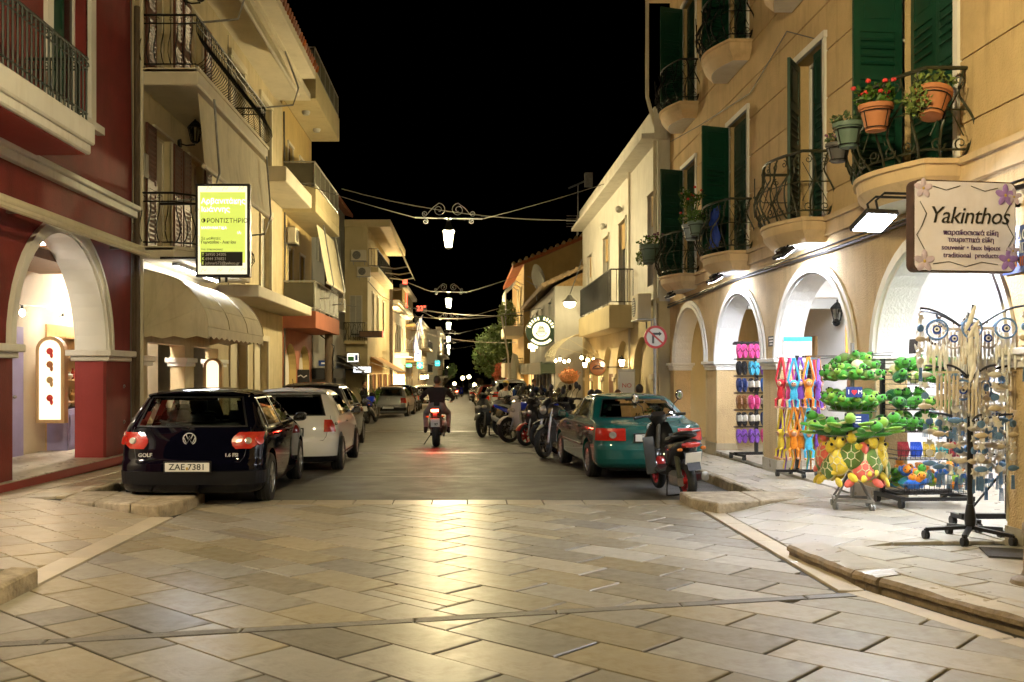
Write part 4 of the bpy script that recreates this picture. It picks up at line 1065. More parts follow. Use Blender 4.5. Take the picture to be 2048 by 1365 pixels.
# ------------------------------------------------------------------ right: ochre gabled house
F4 = Fac(3.14, -1)
R4 = shell(F4, 'gabled_house', 'tall ochre gabled house rising behind the grey tiled house', 53.0, 66.0, -1.2, 7.5, K['ochre'], [(55.2,56.4,4.2,6.4),(58.2,59.4,4.2,6.4)], depth=10)
window(F4, R4, 55.2, 56.4, 4.2, 6.4, .2, K['stone_pale'], kind='leaves', leaf_m=K['grey_shutter']); window(F4, R4, 58.2, 59.4, 4.2, 6.4, .2, K['stone_pale'], kind='leaves', leaf_m=K['grey_shutter'])
b = MB(); b.prism([F4.P(53.0,0,7.5), F4.P(53.0,-6,9.9), F4.P(53.0,-10,7.5)], (0,.3,0)); b.build('gable', K['ochre'], R4)
b = MB(); b.prism([F4.P(52.7,.6,7.3), F4.P(52.7,-6,10.05), F4.P(52.7,-6,9.85), F4.P(52.7,.6,7.1)], (0,13.4,0)); rf = b.build('roof', K['tile_red'], R4)
b = MB()
for i in range(20): b.tube([F4.P(52.6,.55-i*.33,7.36+i*.137), F4.P(53.2,.55-i*.33,7.36+i*.137)], .1, 6)
stuff(b.build('tile_rows', K['roof_tile'], R4))
b = MB(); b.box(5.0+.15, 6.1, 52.93, 52.99, 4.9, 6.7); b.build('frame', K['cream_pale'], R4); b = MB(); b.box(5.25, 6.0, 52.90, 52.96, 5.0, 6.6); b.build('closed_shutter', K['brown_shutter'], R4)
box_balcony(F4, R4, 53.5, 58.6, 1.0, 4.1, .55, K['cream_pale'], 'bars', K['iron'], h=.55, parapet=.0)
box_balcony(F4, R4, 53.5, 58.6, 1.0, 1.75, .45, K['cream_pale'], 'bars', K['iron'], h=.6, parapet=.35)
b = MB(); 
for u in (53.6, 55.5, 57.5): b.tube([F4.P(u,.95,4.1), F4.P(u,.95,6.0), F4.P(u,.4,6.5), F4.P(u,.02,6.3)], .035, 5)
b.tube([F4.P(53.6,.95,6.0), F4.P(57.5,.95,6.0)], .035, 5); b.tube([F4.P(53.6,.4,6.5), F4.P(57.5,.4,6.5)], .035, 5); b.build('pergola_frame', K['alu'], R4)
b = MB(); F4.box(b, 53.4, 60, .02, .08, -.7, 1.2); b.build('lit_shop_front', K['shop_lit'] if 'shop_lit' in K else K['warm_window'], R4)
OFF[0] = V((0,0,0))
t = thing('balcony_shrub', 'leafy shrub spilling over the top balcony of the gabled house', 'plant', (2.3, 54.5, 4.15)); b = MB(); foliage(b, (0,0,.6), (.5,1.2,.75), 500, .2); b.build('foliage', K['leaf_pale'], t, local=True, recalc=False); b = MB(); b.tube([(0,0,0),(0,0,.6)], .05, 5); b.build('stem', K['bark'], t, local=True)
# closed parasols & lit columns
for i in range(3):
    t = thing('closed_parasol', 'folded white parasol standing by the lit shop fronts', 'parasol', (2.3+.2*i, 47.5+2.2*i, gz(50)+.1), 0, 'folded parasols')
    b = MB(); b.lathe([(.07,1.0),(.22,1.25),(.17,2.2),(.05,2.9),(.01,2.95)], 10); b.build('canopy', K['canvas_white'], t, local=True); b = MB(); b.tube([(0,0,0),(0,0,1.05)], .03, 6); b.lathe([(.3,0),(.3,.06)], 12); b.build('pole', K['galv'], t, local=True)
    t2 = thing('parasol_spotlight', 'small warm uplight at the foot of a folded parasol', 'lamp', (2.0+.2*i, 46.9+2.2*i, gz(50)+.13), 0, 'uplights at the parasols'); b = MB(); b.lathe([(.06,0),(.08,.1)], 10); b.build('housing', K['black_plastic'], t2, local=True); b = MB(); b.lathe([(.07,.101),(.07,.105)], 10); b.build('lens', K['bulb_glow'], t2, local=True)
def mast_antenna(loc, h, label, kind=0):
    t = thing('roof_antenna', label, 'antenna', loc, 0, 'roof antennas'); b = MB(); b.tube([(0,0,0),(0,0,h)], .03, 5)
    if kind: b.tube([(-.5,0,h-.2),(.5,0,h+.25)], .05, 5); b.box(.35,.75,-.2,.2,h-.1,h+.6)
    else:
        for i in range(5): b.tube([(-.6,0,h-.15*i),(.6,0,h-.15*i)], .025, 4)
    b.build('mast', K['galv'], t, local=True)
mast_antenna((6.3, 56, 8.9), 1.5, 'comb-shaped aerial on the gabled roof')
mast_antenna((5.9, 52, 8.8), 2.6, 'tall television aerial mast above the gabled roof', 1)
# ------------------------------------------------------------------ trees and far right
def tree(loc, trunk_h, crown, n, size, label, mat_='leaf_dark', seed=1, clumps=22):
    rng = random.Random(seed); t = thing('tree', label, 'tree', loc, 0, 'street trees'); b = MB()
    for i in range(3): b.tube([(rng.uniform(-.3,.3), rng.uniform(-.3,.3), 0), (rng.uniform(-.4,.4), rng.uniform(-.3,.3), trunk_h*.6), (rng.uniform(-1,1)*crown[0]*.4, rng.uniform(-1,1)*crown[1]*.4, trunk_h+crown[2]*.5)], [.22,.16,.06], 7)
    for i in range(10):
        a = rng.uniform(0,2*PI); b.tube([(0,0,trunk_h*.8), (math.cos(a)*crown[0]*.4, math.sin(a)*crown[1]*.4, trunk_h+crown[2]*rng.uniform(.2,.8)), (math.cos(a)*crown[0]*.85, math.sin(a)*crown[1]*.8, trunk_h+crown[2]*rng.uniform(.3,1.5))], [.1,.06,.02], 5)
    b.build('trunk', K['bark'], t, local=True)
    b = MB()
    for i in range(clumps):
        while True:
            p = V((rng.uniform(-1,1), rng.uniform(-1,1), rng.uniform(-1,1)))
            if .35 < p.length < 1: break
        c = (p.x*crown[0]*.8, p.y*crown[1]*.8, trunk_h+crown[2]*(1+p.z*.8)); r = rng.uniform(.28,.45)*min(crown)
        foliage(b, c, (r, r, r*.8), n//clumps, size, 0, rng)
    b.build('crown', K[mat_], t, local=True, recalc=False); return t
tree((3.4, 84, gz(84)), 1.7, (3.3, 4, 2.7), 12000, .26, 'broad leafy green tree beyond the gabled house', 'leaf_tree', 3, 42)
tree((4.6, 97, gz(97)), 2.0, (3.6, 4, 2.9), 4000, .34, 'dark tree crown behind the broad green tree', 'leaf_tree', 5, 24)
tree((2.6, 62.5, gz(62)), .6, (.7, .9, 1.5), 900, .17, 'small red-leaved shrub beside the parasols', 'red_leaf', 8, 10) if 'red_leaf' in K else None
tree((-3.6, 150, gz(150)), 1.6, (2.6, 3, 1.8), 1400, .4, 'dark shrubby tree at the far end of the street', 'leaf', 9, 14)
# ------------------------------------------------------------------ left: red arcade building
FL = Fac(-5.8, 1)
FLZ = .22
L1 = shell(FL, 'red_building', 'dark red arcaded building with white arch and iron balcony', 6.0, 17.35, 0.0, 8.2, K['red_wall'], [(13.9,15.3,5.45,7.7)], [(12.76,16.1,0.0,1.95,1.67),(8.0,11.6,0.0,1.95,1.67)], depth=9, t=.5, ez=(0.0, 3.81))
# open passage: remove the look of solid interior by lining it
b = MB(); FL.box(b, 6.2, 24.0, -8.5, .06, -.3, .10); FL.box(b, 6.2, 17.36, -3.2, .10, .10, FLZ-.012); b.build('arcade_plinth', K['red_pier'], L1)
b = MB(); FL.box(b, 6.2, 17.3, -3.2, .085, FLZ-.012, FLZ); FL.box(b, 17.3, 24, -3.2, -.45, .10, FLZ); b.build('arcade_floor', K['slab_right'], L1)
for a, c in ((12.76,16.1),(8.0,11.6)):
    b = MB(); arch_ring(b, FL, a, c, 1.95, 1.67, -.02, .02, -.504, .004, 22); b.build('arch_lining', K['white_clean'], L1)
    b = MB(); arch_ring(b, FL, a, c, 1.95, 1.67, 0, .14, -.01, .05, 22); arch_ring(b, FL, a, c, 1.95, 1.67, .14, .05, -.01, .07, 22); b.build('arch_moulding', K['white_paint'], L1)
for a, c in ((11.6,12.76),(16.1,17.1)):
    b = MB(); FL.box(b, a-.06, c+.06, -.56, .06, 1.78, 1.86); FL.box(b, a-.13, c+.13, -.62, .12, 1.86, 1.96); b.build('impost', K['white_paint'], L1, bevel=.012)
    b = MB(); FL.box(b, a-.006, c+.0, -.508, -.05, FLZ, 1.79); b.build('pier_facing', K['red_pier'], L1)
b = MB(); FL.box(b, 6.0, 17.34, -.01, .10, 4.28, 4.40); FL.box(b, 6.0, 17.36, -.01, .16, 4.40, 4.48); b.build('string_course', K['white_paint'], L1, bevel=.01)
b = MB(); FL.box(b, 6.0, 17.5, -.3, .45, 8.2, 8.3); FL.box(b, 6.0, 17.6, -.3, .55, 8.3, 8.45); b.build('cornice', K['white_paint'], L1)
# balcony
b = MB(); FL.box(b, 8.5, 13.2, 0, .9, 4.6, 4.88); FL.box(b, 8.5, 13.16, 0, .86, 4.47, 4.6); bal = b.build('balcony', K['white_paint'], L1, bevel=.02)
b = MB(); FL.box(b, 8.6, 13.1, .005, .80, 4.455, 4.475); b.build('soffit', K['red_pier'], bal)
b = MB(); b.tube([FL.P(8.6,.83,5.72), FL.P(13.1,.83,5.72), FL.P(13.1,.02,5.72)], .022, 6); b.build('top_rail', K['iron_dkgreen'], bal)
b = MB(); b.tube([FL.P(8.6,.83,5.0), FL.P(13.1,.83,5.0), FL.P(13.1,.02,5.0)], .014, 6); b.tube([FL.P(8.6,.83,5.58), FL.P(13.1,.83,5.58), FL.P(13.1,.02,5.58)], .012, 6); b.build('lower_rail', K['iron_dkgreen'], bal)
bb = MB(); bb.tube([(0,0,-.42),(0,0,.40)], .014, 6); bb.tube(scroll((0,.05,.34),(0,1,0),(0,0,1),.045,1.0,10), .008, 4); bar0 = bb.build('baluster', K['iron_dkgreen'], bal, local=True)
bar0.location = FL.P(8.7,.83,5.3)-OFF[0]
for i in range(1, 38): piece(bar0, bal, FL.P(8.7+i*.118,.83,5.3)-OFF[0])
for i in range(6): piece(bar0, bal, FL.P(13.1,.1+i*.12,5.3)-OFF[0], (0,0,R(90)))
o = window(FL, L1, 13.9, 15.3, 5.45, 7.7, .25, K['white_paint'], fw=.2, proud=.06)
b = MB(); FL.box(b, 13.6, 15.7, -.02, .12, 5.33, 5.45); b.build('sill', K['white_paint'], o)
shutter_leaf(o, FL.P(13.9,-.1,5.45), R(90), .7, 2.2, K['green_shutter'], False); 
b = MB(); b.tube([FL.P(17.42,.06,8.0), FL.P(17.42,.06,.1)], .05, 8); b.tube([FL.P(17.3,.03,4.2), FL.P(17.3,.03,.2)], .02, 6); b.build('drainpipe', K['bark'], L1)
b = MB(); b.cb(FL.P(17.28,.05,.75), (.09,.1,.12)); b.cb(FL.P(17.28,.05,.45), (.09,.1,.12)); b.build('meter_box', K['grey_pale'], L1)
# hooks on the pier
b = MB()
for z in (1.35, .75): b.tube(scroll(FL.P(16.85,.03,z),(0,1,0),(0,0,1),.05,.8,8), .009, 5)
b.build('hook', K['galv'], L1)
# inside: back wall, ceiling, shop front
b = MB(); FL.box(b, 6.2, 24, -1.75, -1.6, FLZ, 3.75); FL.box(b, 6.3, 24, -1.6, -.505, 3.7, 3.8); b.build('arcade_lining', K['cream_pale'], L1)
b = MB(); FL.box(b, 12.5, 17.2, -1.55, -.51, 3.3, 3.45); b.build('beam', K['brown_wood'], L1)
b = MB(); FL.box(b, 15.95, 16.55, -1.598, -1.54, FLZ, 2.35); dr = b.build('shop_door', K['lavender'], L1)
for z0, z1 in ((.4,.95),(1.05,1.75),(1.85,2.2)):
    b = MB(); FL.box(b, 16.05, 16.45, -1.538, -1.525, z0+.0, z1); b.build('door_panel', K['lavender'], dr)
b = MB(); b.ell(FL.P(16.12,-1.49,1.2), (.04,.03,.03), None, 8, 6); b.build('door_knob', K['galv'], dr)
b = MB(); FL.box(b, 17.55, 19.6, -1.598, -1.57, FLZ, 2.45); cab = b.build('display_niche', K['pale_wood'], L1)
for z in (1.05, 1.45, 1.85, 2.2):
    b = MB(); FL.box(b, 17.6, 19.5, -1.57, -1.25, z, z+.03); b.build('shelf', K['pale_wood'], cab)
b = MB(); FL.box(b, 17.55, 19.6, -1.57, -1.2, FLZ, .95); b.build('cabinet', K['lavender'], cab)
for i in range(4):
    b = MB(); FL.box(b, 17.62+i*.5, 18.05+i*.5, -1.2, -1.185, .32, .85); b.build('cabinet_panel', K['lavender'], cab)
OFF[0] = V((0,0,0))
rng = random.Random(8); cols = [mat('ware%d' % i, c, .4) for i, c in enumerate(((.5,.06,.05),(.6,.55,.45),(.25,.14,.07),(.55,.4,.2),(.65,.6,.55)))]
for z in (1.08, 1.48, 1.88, .98):
    for i in range(7):
        u = 17.7+i*.26; h = rng.uniform(.12,.24); rr = rng.uniform(.04,.08)
        b = MB(); b.lathe([(rr*.6,0),(rr,h*.3),(rr*.9,h*.6),(rr*.4,h*.75),(rr*.45,h),(.01,h)], 10); o = tag(b.build('shop_ware', cols[rng.randrange(5)]), 'small jar or figure on the lit shelves inside the red arcade', 'jar', 'wares on the lit shelves'); o.location = (-7.18+rng.uniform(-.04,.04), u, z)
t = thing('lit_panel_sign', 'tall round-topped glowing wooden sign panel inside the red arch', 'sign', (-6.92, 16.6, .75))
def arch_poly(w_, h, n=10): return [(-w_,0),(w_,0)]+[(w_*math.cos(PI*i/n), h-w_+w_*math.sin(PI*i/n)) for i in range(n+1)]
b = MB(); b.prism([(x,0,z) for x, z in arch_poly(.24,1.45)], (0,.16,0)); b.build('case', K['pale_wood'], t, local=True)
b = MB(); b.prism([(x,-.008,z+.06) for x, z in arch_poly(.18,1.33)], (0,.006,0)); fc = b.build('face', K['panel_glow'], t, local=True)
for z, c in ((1.2,'flower_red'),(.98,'terracotta'),(.72,'pale_wood'),(.42,'flower_red')):
    b = MB(); b.ell((0,-.012,z), (.06,.004,.06), None, 8, 4); b.ell((.03,-.012,z-.07), (.03,.004,.05), None, 8, 4); b.build('print', K[c], fc, local=True)
for i, (x, y, z) in enumerate(((-6.85,15.4,2.52),(-6.95,17.2,2.5),(-6.7,13.9,2.55))):
    t = thing('light_bulb', 'bare white bulb on a wire inside the red arch', 'bulb', (x,y,z), 0, 'bulbs inside the red arch'); b = MB(); b.ell((0,0,0),(.045,.045,.055),None,8,6); b.build('bulb', K['bulb_shop'], t, local=True); b = MB(); b.tube([(0,0,.05),(0,0,.12)],.02,6); b.build('socket', K['black_plastic'], t, local=True)
b = MB(); b.tube([(-6.6,12.2,2.75),(-6.7,13.9,2.66),(-6.8,14.7,2.68),(-6.85,15.4,2.63),(-6.9,16.3,2.68),(-6.95,17.2,2.61),(-7.1,18.6,2.75)], .008, 5); tag(b.build('bulb_cable', K['black_plastic']), 'thin cable carrying the bulbs inside the red arch', 'cable')
for y in (9.8, 13.2, 15.6, 19.0, 21.5):
    t = thing('ceiling_lamp', 'flat warm lamp on the red arcade ceiling', 'lamp', (-6.62, y, 3.69), 0, 'lamps on the red arcade ceiling'); b = MB(); b.box(-.2,.2,-.35,.35,-.05,0); b.build('housing', K['white_clean'], t, local=True); b = MB(); b.box(-.17,.17,-.32,.32,-.058,-.051); b.build('diffuser', K['shop_glow'], t, local=True)
t = thing('rolled_awning', 'rolled-up cream awning tube across the red facade', 'awning', (-5.5, 14, 3.65))
b = MB(); b.tube([(0,-6,-.02),(0,2.9,.02)], .075, 10); b.tube([(.12,-6,-.12),(.12,2.9,-.08)], .04, 8); b.build('roll', K['canvas_white'], t, local=True)
b = MB(); [b.cb((-.1,y,0),(.2,.08,.14)) for y in (-1.6, 2.0, -4)]; b.build('bracket', K['galv'], t, local=True)
# weeds at the pier foot
t = thing('weed_clump', 'weeds growing at the foot of the red pier', 'plant', (-5.62, 17.2, .02)); rng = random.Random(3); b = MB(); foliage(b, (0,0,.2), (.12,.25,.28), 150, .08, 0, rng); b.build('leaves', K['leaf'], t, local=True, recalc=False)
# ------------------------------------------------------------------ left: cream building with iron balconies
d1 = [(18.55,19.65,3.85,6.15),(20.9,22.0,3.85,6.15),(24.6,26.0,3.9,6.2),(28.2,29.6,3.9,6.2)]
d2 = [(18.55,19.65,7.0,9.3),(20.9,22.0,7.0,9.3),(24.6,26.0,7.2,9.4),(28.2,29.6,7.2,9.4)]
gop = [(18.2,20.6,-.2,2.15),(21.3,23.4,-.2,2.15),(24.6,26.4,-.2,2.5),(27.4,29.2,-.2,2.5)]
L2 = shell(FL, 'cream_building', 'cream building with black iron balconies and brown louvred shutters', 17.5, 31.6, -.4, 10.1, K['cream'], d1+d2+gop, depth=9, ez=(3.81, -.4))
b = MB()
for u in (18.2-.5, 20.6, 23.4): FL.box(b, u-.03 if u > 18 else u, u+.73, -.36, .03, 1.72, 1.80); FL.box(b, u-.06 if u > 18 else u, u+.76, -.40, .07, 1.80, 1.90)
b.build('impost', K['white_clean'], L2, bevel=.01)
for (u0, u1) in ((24.6,26.4),(27.4,29.2)):
    b = MB(); FL.box(b, u0, u1, -.26, -.2, -.4, 2.5); b.build('recess', K['cream_pale'], L2)
    b = MB(); FL.box(b, u0-.14, u0, -.02, .04, -.4, 2.5); FL.box(b, u1, u1+.14, -.02, .04, -.4, 2.5); FL.box(b, u0-.14, u1+.14, -.02, .05, 2.5, 2.66); b.build('pilaster', K['cream_pale'], L2)
for (u0, u1, z0, z1) in d1[:2]+d2[:2]:
    o = window(FL, L2, u0, u1, z0, z1, .2, K['cream_pale'], pane_m=K['cream_pale'], name='door', mull=1, fw=.05)
    for uu in (u0-.57, u1+.03): shutter_leaf(L2, FL.P(uu, .05, z0+.02), R(90), .54, 2.25, K['brown_shutter'])
for (u0, u1, z0, z1) in d1[2:]+d2[2:]:
    window(FL, L2, u0, u1, z0, z1, .2, K['cream_pale'], pane_m=K['grey_pale'], name='door', mull=1, fw=.16, proud=.06)
# balconies: upper belly rail, lower chamfered
def iron_balcony(u0, u1, w_, z, th, near_w, name):
    plan = [(u0,0),(u0,near_w),(u0+.35,w_),(u1-.05,w_),(u1,w_-.1),(u1,0)]
    b = MB(); b.prism([FL.P(u,w__,z-th) for u, w__ in plan], (0,0,th)); bal = b.build('balcony', K['cream_pale'], L2, bevel=.02)
    b = MB(); b.prism([FL.P(u0+(u-u0)*1.0+(.0),w__*1.03,z-.06) for u, w__ in plan], (0,0,.065)); b.build('nosing', K['cream_pale'], bal)
    P2 = [V((u+.04 if u == u0 else u-.03, max(.02, w__-.05))) for u, w__ in plan]
    for nm, zz, r in (('top_rail', .95, .02), ('lower_rail', .08, .014), ('middle_rail', .80, .012)):
        b = MB(); b.tube([FL.P(p.x,p.y,z+zz) for p in P2], r, 6); b.build(nm, K['iron'], bal)
    for i in range(len(P2)-1):
        a, c = P2[i], P2[i+1]; L = (c-a).length; n = max(2, int(L/.125)); tg = (c-a).normalized(); nr = V((-tg.y, tg.x))
        if (i == 0 and nr.x > 0) or (0 < i < 3 and nr.y < 0) or (i >= 3 and nr.x < 0): nr = -nr
        for j in range(n):
            p = a.lerp(c, (j+.5)/n); b = MB()
            pts = [FL.P(p.x+nr.x*q, p.y+nr.y*q, z+t) for t, q in ((.08,.0),(.14,.10),(.25,.17),(.38,.15),(.55,.05),(.68,.0),(.8,.0),(.95,.0))]
            b.tube(pts, .010, 4)
            if j % 2 == 0:
                b.tube(scroll(FL.P(p.x,p.y,z+.875),FL.P(tg.x,tg.y,0)-FL.P(0,0,0),(0,0,1),.05,1.0,8), .006, 4)
            b.build('baluster', K['iron'], bal)
    return bal
iron_balcony(17.6, 23.9, 1.08, 6.98, .30, 1.08, 'balcony')
iron_balcony(17.55, 22.3, 1.0, 3.82, .22, .68, 'balcony')
b = MB(); FL.box(b, 27.0, 31.5, 0, .95, 6.78, 7.2); b.build('canopy_slab', K['cream_pale'], L2, bevel=.02)
b = MB(); FL.box(b, 23.4, 31.5, 0, .95, 3.38, 3.66); b.build('canopy_slab', K['cream_pale'], L2, bevel=.02)
b = MB(); FL.box(b, 17.4, 30.6, -.2, 1.05, 9.95, 10.15); FL.box(b, 17.4, 29.0, -.2, 1.45, 10.15, 10.4); b.build('eave', K['cream_pale'], L2)
for i in range(40):
    b = MB(); u = 29.0-i*.29; b.tube([FL.P(u,1.52,10.42), FL.P(u,.3,10.75)], .095, 7); b.build('roof_tile', K['tile_red'], L2)
b = MB(); b.tube([FL.P(17.6,.08,9.8), FL.P(17.6,.08,.1)], .04, 6); b.build('drainpipe', K['cream_pale'], L2)
b = MB(); b.cb(FL.P(17.85,.05,5.3), (.1,.2,.42)); b.build('meter_box', K['grey_pale'], L2)
OFF[0] = V((0,0,0))
wall_lantern((-5.75, 20.0, 6.2), (1,0,0), 'black unlit lantern under the upper iron balcony', s=1.5)
wall_lantern((-5.75, 20.4, 9.2), (1,0,0), 'black unlit lantern beneath the eaves of the cream building', s=1.5)
# dropped awnings with arms
def drop_awning(label, u0, u1, p_top, p_bot, m, arms=True):
    (wt, zt), (wb, zb) = p_top, p_bot
    o = thing('drop_awning', label, 'awning', tuple(FL.P((u0+u1)/2, wt, zb)), 0, 'drop awnings on the cream building'); OFF[0] = V(o.location)
    b = MB(); vs = []; fs = []; N = 14
    for i in range(N+1):
        for j in range(7):
            t = j/6; sag = .05*math.sin(PI*t)*math.sin(PI*i/N)
            vs.append(FL.P(u0+(u1-u0)*i/N, wt+(wb-wt)*t-sag, zt+(zb-zt)*t))
    for i in range(N):
        for j in range(6): fs.append((i*7+j, i*7+j+1, (i+1)*7+j+1, (i+1)*7+j))
    b.add(vs, fs, 0, True); b.build('fabric', m, o)
    b = MB(); b.tube([FL.P(u0-.05,wb,zb), FL.P(u1+.05,wb,zb)], .045, 8); b.build('front_bar', K['cream_pale'], o)
    for u in (u0+.6, u1-.6):
        b = MB(); b.tube([FL.P(u,wt+.14,zt+.05), FL.P(u,wb+.12,zb-.0), FL.P(u,wb-.02,zb-.45), FL.P(u,.15,zb-.55)], .022, 6); b.build('arm', K['galv'], o)
    OFF[0] = V((0,0,0)); return o
drop_awning('long cream drop awning hanging below the upper iron balcony', 17.9, 24.0, (1.0, 6.62), (1.12, 5.3), K['canvas'])
drop_awning('half-rolled cream awning with bent arms under the tiled eaves', 19.0, 26.5, (.98, 9.9), (1.35, 9.0), K['canvas'])
drop_awning('narrow striped drop awning below the yellow mid balcony', 32.2, 36.5, (1.0, 6.4), (1.35, 4.5), K['canvas'])
# barrel awning over the shop
barrel_awning('scalloped_awning', 'large khaki barrel awning with scalloped edge over the cream building shop', FL, 17.75, 22.6, 1.22, 3.45, 2.2, K['canvas'], ribs=3)
t = thing('awning_strip_lamp', 'long cold white strip lamp above the khaki awning', 'lamp', (-5.25, 19.6, 3.53)); b = MB(); b.box(-.05,.05,-1.6,1.6,.0,.05); b.build('housing', K['galv'], t, local=True); b = MB(); b.box(-.03,.03,-1.5,1.5,-.02,-.001); b.build('tube', K['flood_strip'], t, local=True)
t = thing('lit_panel_sign', 'round-topped lit wooden sign panel beside the white piers under the khaki awning', 'sign', (-5.35, 21.1, .55))
b = MB(); b.prism([(x,0,z) for x, z in arch_poly(.2,1.35)], (0,.14,0)); b.build('case', K['pale_wood'], t, local=True); b = MB(); b.prism([(x,-.008,z+.05) for x, z in arch_poly(.13,1.25)], (0,.006,0)); b.build('face', K['panel_glow'], t, local=True)
# lit tutoring sign
t = thing('lightbox_sign', 'tall glowing lime-green lightbox sign with Greek lettering', 'sign', (-4.2, 17.25, 4.06)); t.scale = (.92,1,.94)
b = MB(); b.box(-.51,.51,0,.16,-.86,.86); b.build('case', K['black_plastic'], t, local=True, bevel=.01)
b = MB(); b.box(-.46,.46,-.012,-.003,-.81,.81); fc = b.build('border_panel', K['sign_cream_glow'], t, local=True)
b = MB(); b.box(-.42,.43,-.017,-.0135,-.60,.70); b.build('lime_panel', K['sign_lime_glow'], fc, local=True)
b = MB(); b.box(-.40,.38,-.021,-.0175,-.66,-.40); b.build('phone_panel', K['ink_black'], fc, local=True)
TF = lambda x, z, y=-.021: frame((x,y,z), (1,0,0), (0,0,1))
def ln(s, x, z, sz, m, y=-.021, **kw): lettering(s, sz, K[m], fc, TF(x, z, y), align='LEFT', **kw)
ln('Αρβανιτάκης', -.40, .53, .135, 'sign_white_glow', bold=.002); ln('Ιωάννης', -.40, .38, .135, 'sign_white_glow', bold=.002)
ln('ΦΡΟΝΤΙΣΤΗΡΙΟ', -.40, .17, .115, 'ink_black'); ln('ΜΑΘΗΜΑΤΙΚΑ', -.40, .04, .07, 'sign_white_glow'); ln('ΙΑ:', .28, -.05, .07, 'sign_white_glow')
ln('Σε μαθητές', -.40, -.155, .068, 'ink_black'); ln('Γυμνασίου - Λυκείου', -.40, -.225, .068, 'ink_black', bold=.0015); ln('ΤΗΛ. ΕΠΙΚΟΙΝΩΝΙΑΣ', -.40, -.36, .042, 'ink_black')
for j, (a, tx) in enumerate((('T', '26950 24205'), ('K', '6944 376821'), ('E', 'johnarb72@yahoo.gr'))):
    ln(a, -.385, -.45-j*.08, .075, 'sign_lime_glow', -.0245); ln(tx, -.32, -.45-j*.08, .075, 'ink_white', -.0245)
b = MB(); 
for i, (x, z) in enumerate(((-.4,-.74),(-.1,-.74),(.12,-.74),(.35,-.72),(-.3,.77),(.0,.76),(.3,.77),(-.44,.3),(-.44,-.2))):
    b.tube([(x,-.0145,z-.03),(x+.03,-.0145,z+.03),(x+.07,-.0145,z-.01),(x+.1,-.0145,z+.03)] if abs(x) < .42 else [(x,-.0145,z-.1),(x+.01,-.0145,z),(x-.005,-.0145,z+.1)], .004, 4)
b.build('doodles', K['ink_black'], fc, local=True)
b = MB(); b.bar((-.5,.08,.5),(-1.2,.08,.5),.04); b.bar((-.5,.08,-.5),(-1.2,.08,-.5),.04); b.bar((-.08,.08,-.86),(-.08,.08,-.95),.04); b.bar((.05,.08,-.86),(.05,.08,-.95),.04); b.build('bracket', K['iron'], t, local=True)
# ------------------------------------------------------------------ left: yellow house with solid balconies
d3 = [(32.6,33.5,6.95,9.1),(34.9,35.8,6.95,9.1),(32.6,33.5,3.5,5.7),(34.9,35.8,3.5,5.7)]
L3 = shell(FL, 'yellow_house', 'yellow three-storey house with solid balcony parapets and salmon arcade', 31.6, 37.6, -.8, 10.3, K['yellow_wall'], d3, [(31.95,34.2,-.3,1.7,.85),(34.7,37.1,-.3,1.7,.85)], depth=9)
for r in d3: window(FL, L3, *r, .2, K['cream_pale'], kind='leaves', leaf_m=K['brown_shutter'], mull=0)
for (z, par, m, hh) in ((10.6, .55, 'yellow_pale', 1.35), (7.0, .5, 'yellow_pale', 1.3), (3.55, .0, 'salmon', .95)):
    box_balcony(FL, L3, 31.65, 37.55, 1.06, z, .30 if m != 'salmon' else .55, K[m], 'glass', K['alu'], h=hh, parapet=par)
b = MB(); FL.box(b, 31.62, 37.58, -.005, .02, 2.6, 3.05); b.build('band', K['salmon'], L3)
for (a, c) in ((31.95,34.2),(34.7,37.1)):
    b = MB(); FL.box(b, a, c, -.28, -.24, -.8, .95); b.build('salmon_dado', K['salmon'], L3)
    b = MB(); FL.box(b, a, c, -.28, -.25, .97, 2.55); b.build('white_niche', K['white_paint'], L3)
    b = MB(); FL.box(b, a-.3, c+.3, -.01, .06, .9, 1.0); b.build('impost', K['white_paint'], L3)
b = MB(); wall(b, FL, 31.61, 37.59, -.8, 2.6, .012, (), [(31.95,34.2,-.3,1.7,.85),(34.7,37.1,-.3,1.7,.85)])
for o_ in [b]: o_.v = [(x+.013, y, z) for x, y, z in o_.v]
b.build('salmon_facing', K['salmon'], L3)
for u in (33.2, 35.6):
    b = MB(); b.lathe([(.14,0),(.14,-.05),(.10,-.12),(.01,-.13)], 12, Matrix.Translation(FL.P(u,.5,10.3))); b.build('soffit_light', K['grey_pale'], L3)
OFF[0] = V((0,0,0))
ac_unit((-5.55, 32.2, 5.75), 'air conditioner box under the yellow balcony', 'y', .9)
t = thing('black_wall_sign', 'small black square sign beside the salmon arches', 'sign', (-5.62, 34.4, 1.45)); b = MB(); b.box(-.25,.25,-.03,.03,-.24,.24); b.build('board', K['ink_black'], t, local=True); b = MB(); b.tube([(-.15,-.035,.0),(-.05,-.035,.05),(.05,-.035,-.03),(.16,-.035,.04)], .02, 4); b.build('print', K['ink_white'], t, local=True)
